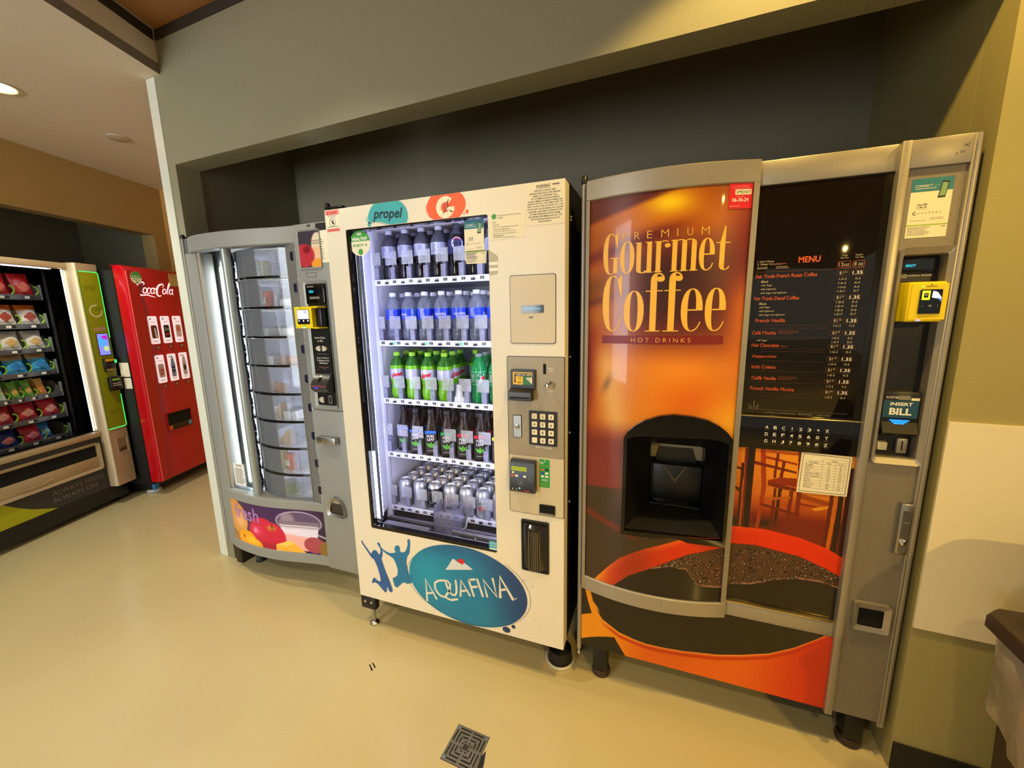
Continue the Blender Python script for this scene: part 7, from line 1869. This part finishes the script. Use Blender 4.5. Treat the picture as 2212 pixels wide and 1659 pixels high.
BAGS = [('red snack bag with salmon centre', 0.118, 0.150, 0.05, ((206, 40, 36), (196, 36, 34), (238, 120, 96))), ('white snack bag with orange top', 0.118, 0.135, 0.05, ((226, 214, 206), (222, 110, 20), (170, 70, 56))), ('plain white snack bag', 0.118, 0.125, 0.05, ((228, 226, 222), (222, 220, 216), (222, 180, 120))), ('sky blue snack bag', 0.118, 0.125, 0.05, ((70, 170, 232), (206, 164, 120), (40, 130, 210))), ('green wrapped snack bar', 0.050, 0.115, 0.022, ((110, 176, 70), (120, 190, 80), (226, 170, 90))), ('crimson snack bag', 0.118, 0.125, 0.05, ((190, 44, 62), (196, 40, 56), (222, 150, 140))), ('crimson snack bag', 0.118, 0.110, 0.05, ((190, 44, 62), (206, 44, 60), (226, 130, 150)))]
SIDES = ['rightmost', 'second from right', 'third from right', 'fourth from right', 'fifth from right', 'sixth from right']
SHELF = ['top', 'second', 'third', 'fourth', 'fifth', 'sixth', 'lowest']
for r_, (desc, w, h, d, cols) in enumerate(BAGS):
    n_ = 4 if r_ != 4 else 6
    first = None
    extra = {}
    for i in range(n_):
        x = 0.745 - i * WID[r_] - (0.02 if r_ == 4 else 0)
        dd, cc = desc, cols
        if r_ == 6 and i == 0: dd, cc = 'narrow blue snack bag', ((50, 110, 190), (60, 120, 190), (150, 190, 220))
        if r_ == 6 and i == 2: dd, cc = 'navy blue snack bag', ((30, 44, 130), (34, 50, 120), (206, 120, 120))
        if r_ == 4 and i == 0: dd, cc = 'orange wrapped snack bar', ((226, 160, 80), (230, 170, 100), (216, 130, 50))
        if r_ == 4 and i == 3: dd, cc = 'white wrapped snack bar', ((220, 222, 220), (206, 206, 200), (170, 196, 150))
        if r_ == 6 and i == 0: x -= 0.055
        for k in range(2):
            if r_ == 6 and k: continue
            p = TT * (1.93 + x) - NN * (-(-3.27) * -1) * 0 + NN * (-3.27 - (SNY + 0.030 + k * 0.062))
            lab = '%s, %s, %s, %s snack shelf' % (dd, SIDES[i], ('front rank', 'second rank')[k], SHELF[r_])
            key = dd
            if key not in extra:
                t = bag_proto(lab, w * (0.62 if 'narrow' in dd else 1), h, d, cc, r_ == 4)
                extra[key] = t
                t['group'] = 'snacks on the %s coil shelf' % SHELF[r_]
            else: t = dup(extra[key], (0, 0, 0), 0, lab, 'snacks on the %s coil shelf' % SHELF[r_])
            t.location = (p.x, p.y, SZ[r_] + 0.001)
            t.rotation_euler = (math.radians(-14), 0, LANG)

# ------------------------------------------------------------------ red drinks machine (left wall)
ck = thing('red_drinks_machine', 'red drinks machine with white script and six drink labels, behind the white post', 'vending machine', ll(2.955, -3.03), LANG)
RED = M('machine_red', (186, 10, 22), 0.22, var=0.05, scale=20, coat=0.3)
RED2 = M('machine_red_panel', (176, 14, 24), 0.30, var=0.04)
b = MB(); b.box(0.006, 0.729, 0.10, 0.85, 0.10, 1.80, BLACKM, 0.004); b.box(0.002, 0.733, 0.085, 0.10, 0.115, 1.825, BLACK); b.build('cabinet', ck)
b = MB()
prof = [(0.0, 0.085), (0.0, 0.022), (0.004, 0.010), (0.016, 0.004), (0.60, 0.004), (0.70, 0.016), (0.735, 0.05), (0.735, 0.085)]
b.loft([[(0.3675 + (x - 0.3675) * k, y + o, z) for x, y in prof] for z, k, o in ((0.118, 1, 0), (1.80, 1, 0), (1.818, 0.995, 0.006), (1.832, 0.98, 0.03))], RED)
b.build('door', ck)
b = MB()
sw = [(0.080, 0.124), (0.131, 0.124), (0.150, 0.40), (0.168, 0.80), (0.180, 1.15), (0.182, 1.38), (0.165, 1.58), (0.140, 1.74), (0.125, 1.795), (0.080, 1.795)]
b.prism(sw, -0.012, 0.012, RED); b.build('door_pillar', ck, loc=(-0.075, 0, 0))
b = MB(); b.tube([(0.080, -0.009, 0.13), (0.080, -0.009, 1.79)], 0.004, M('red_highlight', (226, 90, 90), 0.25, var=0), 6); b.build('edge_highlight', ck, loc=(-0.075, 0, 0))  # door edge highlight painted as a paler red tube
b = MB(); y = 0.0030
CW = EM('script_white', (255, 226, 232), 0.75)
def cs(pts, w0, w1=None, sh=0.35):
    n_ = len(pts); P = [(0.143 + (x + sh * (z - 0.5) * 0.32) * 0.340, 1.600 + z * 0.125) for x, z in pts]
    b.stroke(P, w0, y, CW, [w0 + ((w1 or w0) - w0) * math.sin(PI * i / (n_ - 1)) for i in range(n_)])
def el(cx, cz, rx, rz, a0, a1, n_=16): return [(cx + rx * math.cos(math.radians(a0 + (a1 - a0) * i / n_)), cz + rz * math.sin(math.radians(a0 + (a1 - a0) * i / n_))) for i in range(n_ + 1)]
cs(el(0.12, 0.52, 0.11, 0.40, 60, 300), 0.005, 0.017); cs(el(0.15, 0.84, 0.05, 0.10, -60, 200), 0.004, 0.008)
cs(el(0.235, 0.42, 0.045, 0.17, 0, 360), 0.006, 0.010); cs(el(0.335, 0.42, 0.045, 0.17, 50, 310), 0.005, 0.011); cs(el(0.425, 0.42, 0.045, 0.17, 20, 330), 0.005, 0.011); cs([(0.47, 0.60), (0.465, 0.40), (0.49, 0.25)], 0.008)
cs([(0.50, 0.56), (0.535, 0.56)], 0.010)
cs(el(0.62, 0.48, 0.085, 0.38, 70, 300), 0.006, 0.017); cs(el(0.65, 0.78, 0.045, 0.12, -60, 190), 0.004, 0.008); cs(el(0.735, 0.42, 0.042, 0.16, 0, 360), 0.006, 0.010)
cs([(0.80, 0.30), (0.84, 0.70), (0.87, 0.98), (0.845, 1.0), (0.82, 0.75), (0.815, 0.35), (0.845, 0.25)], 0.006, 0.010); cs(el(0.915, 0.42, 0.042, 0.16, 20, 330), 0.005, 0.010); cs([(0.96, 0.58), (0.955, 0.38), (0.985, 0.25)], 0.008)
cs([(0.06, 0.20), (0.16, 0.10), (0.30, 0.16), (0.42, 0.08), (0.52, 0.02)], 0.003, 0.010)
b.build('script_logo', ck, loc=(-0.075, 0, 0))['label'] = 'white script lettering'
LW = EM('label_backlit', (250, 232, 240), 0.55)
for r_, (z0, z1) in enumerate(((1.232, 1.453), (0.914, 1.141))):
    for i in range(3):
        x0 = 0.198 + i * 0.112 + r_ * 0.004
        b = MB(); b.prism(rr(x0, x0 + 0.076, z0, z1, 0.010), -0.002, 0.004, LW)
        y = -0.0024; xc = x0 + 0.038
        b.disc(x0 + 0.018, z1 - 0.022, 0.007, y, GREYTXT, 10); b.lines(x0 + 0.018, x0 + 0.06, z0 + 0.014, z0 + 0.024, 1, y, GREYTXT, 0.5); b.lines(x0 + 0.022, x0 + 0.06, z1 - 0.052, z1 - 0.045, 1, y, PINKP, 0.6)
        can_ = [(xc - 0.022, z0 + 0.045), (xc - 0.026, z0 + 0.055), (xc - 0.026, z1 - 0.085), (xc - 0.020, z1 - 0.072), (xc + 0.020, z1 - 0.072), (xc + 0.026, z1 - 0.085), (xc + 0.026, z0 + 0.055), (xc + 0.022, z0 + 0.045)]
        bot = [(xc - 0.018, z0 + 0.035), (xc - 0.021, z0 + 0.06), (xc - 0.018, z0 + 0.10), (xc - 0.021, z0 + 0.135), (xc - 0.012, z1 - 0.050), (xc - 0.006, z1 - 0.030), (xc - 0.006, z1 - 0.016), (xc + 0.006, z1 - 0.016), (xc + 0.006, z1 - 0.030), (xc + 0.012, z1 - 0.050), (xc + 0.021, z0 + 0.135), (xc + 0.018, z0 + 0.10), (xc + 0.021, z0 + 0.06), (xc + 0.018, z0 + 0.035)]
        k = r_ * 3 + i
        if k == 0: b.flat(can_, y, M('can_maroon', (120, 36, 26), 0.4, var=0)); b.flat([(xc + 0.004, z0 + 0.05), (xc + 0.02, z0 + 0.05), (xc + 0.012, z1 - 0.09), (xc + 0.0, z1 - 0.10)], y - 0.0003, WHITETXT); b.rect(xc + 0.016, xc + 0.026, z0 + 0.056, z1 - 0.085, y - 0.0002, DARKTXT)
        if k == 1: b.flat(can_, y, DARKTXT); b.text('Coca', xc - 0.022, xc + 0.02, z0 + 0.105, z0 + 0.130, y - 0.0003, WHITETXT, 0.0, 0.3); b.flat([(xc - 0.02, z0 + 0.075), (xc + 0.02, z0 + 0.085), (xc + 0.02, z0 + 0.072), (xc - 0.01, z0 + 0.062)], y - 0.0003, REDP)
        if k == 2: b.flat(can_, y, M('can_pale', (236, 214, 220), 0.4, var=0)); b.disc(xc, z0 + 0.115, 0.020, y - 0.0002, PINKP, 16, 0.026)
        if k == 3: b.flat(can_, y, M('can_silver_pink', (214, 190, 196), 0.4, var=0)); b.text('Coke', xc - 0.022, xc + 0.022, z0 + 0.090, z0 + 0.125, y - 0.0003, REDP, 0.03); b.flat([(xc - 0.02, z0 + 0.075), (xc + 0.02, z0 + 0.086), (xc + 0.0, z0 + 0.062)], y - 0.0003, REDP)
        if k == 4: b.flat(bot, y, M('bottle_pale_blue', (140, 156, 206), 0.4, var=0.1)); b.rect(xc - 0.019, xc + 0.019, z0 + 0.075, z0 + 0.125, y - 0.0003, M('label_navy2', (20, 50, 130), 0.4, var=0)); b.text('DASANI', xc - 0.017, xc + 0.017, z0 + 0.095, z0 + 0.105, y - 0.0005, WHITETXT)
        if k == 5: b.flat(bot, y, M('bottle_pale', (226, 206, 214), 0.4, var=0.05)); b.disc(xc, z0 + 0.10, 0.014, y - 0.0003, M('dot_navy', (40, 50, 80), 0.4, var=0), 16, 0.026)
        b.build('drink_label', ck, loc=(-0.075, 0, 0))
        b = MB(); b.lathe([(0.011, 0.004), (0.011, -0.002), (0.007, -0.006), (0.0, -0.007)], (xc + 0.010, 0, z0 - 0.029), STEEL, 14, 'y'); b.build('select_button', ck, loc=(-0.075, 0, 0))
b = MB(); V0 = rr(0.212, 0.458, 0.500, 0.660, 0.006); V1 = rr(0.220, 0.450, 0.507, 0.652, 0.004)
b.ring(V0, V1, -0.004, 0.004, RED2); b.rect(0.218, 0.452, 0.505, 0.655, 0.0032, VOID); b.rect(0.221, 0.449, 0.508, 0.556, -0.0008, BLACK); b.prism(rr(0.224, 0.256, 0.510, 0.546, 0.004), -0.003, -0.001, ORANGEP); b.prism(rr(0.415, 0.446, 0.512, 0.550, 0.004), -0.003, -0.001, M('label_steel_blue', (90, 150, 180), 0.4, var=0)); b.text('Push to open', 0.29, 0.38, 0.532, 0.540, -0.0012, GREYTXT)
b.build('delivery_door', ck, loc=(-0.075, 0, 0))
b = MB(); OV2 = [(0.150 + 0.044 * math.cos(2 * PI * i / 32), 1.743 + 0.046 * math.sin(2 * PI * i / 32)) for i in range(32)]
b.prism(OV2, -0.0135, -0.0125, PAPER); b.flat([(x, z) for x, z in OV2 if z > 1.739], -0.0137, GREENP); b.text('BE HEALTHY', 0.118, 0.182, 1.748, 1.760, -0.0139, WHITETXT, 0.02); b.text('ENJOY A', 0.122, 0.180, 1.722, 1.733, -0.0138, GREENP, 0.02); b.disc(0.152, 1.710, 0.008, -0.0138, GREENP, 12)
b.build('healthy_choice_sticker', ck, loc=(-0.075, 0, 0))
b = MB(); b.prism(rr(0.452, 0.54, 1.700, 1.802, 0.002), 0.0015, 0.004, M('note_tan', (206, 176, 104), 0.5)); b.lines(0.462, 0.50, 1.78, 1.79, 1, 0.001, GREYTXT, 0.6); b.build('paper_note', ck, loc=(-0.075, 0, 0))
b = MB(); b.add([(-0.0006, 0.105 + dy, z) for dy, z in ((0.0, 0.99), (0.075, 0.99), (0.075, 1.10), (0.0, 1.10))], [(0, 1, 2, 3)], PAPER); b.add([(-0.0006, 0.105 + dy, z) for dy, z in ((0.0, 0.895), (0.06, 0.895), (0.06, 0.98), (0.0, 0.98))], [(0, 1, 2, 3)], PAPER)
b.build('side_stickers', ck, loc=(0.0055, 0, 0))
b = MB(); b.box(0.04, 0.70, 0.13, 0.80, 0.03, 0.10, BLACK, 0.004); b.build('plinth', ck)
b = MB(); b.lathe([(0.0, 0.0), (0.05, 0.002), (0.052, 0.008), (0.046, 0.012), (0.044, 0.03), (0.0, 0.031)], (0.09, 0.17, 0), M('glide_pale', (206, 210, 212), 0.35), 24); b.build('levelling_glide', ck)
b = MB(); b.box(0.028, 0.075, 0.10, 0.12, 0.035, 0.085, M('tape_blue', (50, 130, 190), 0.5), 0.003); b.build('blue_tape', ck)
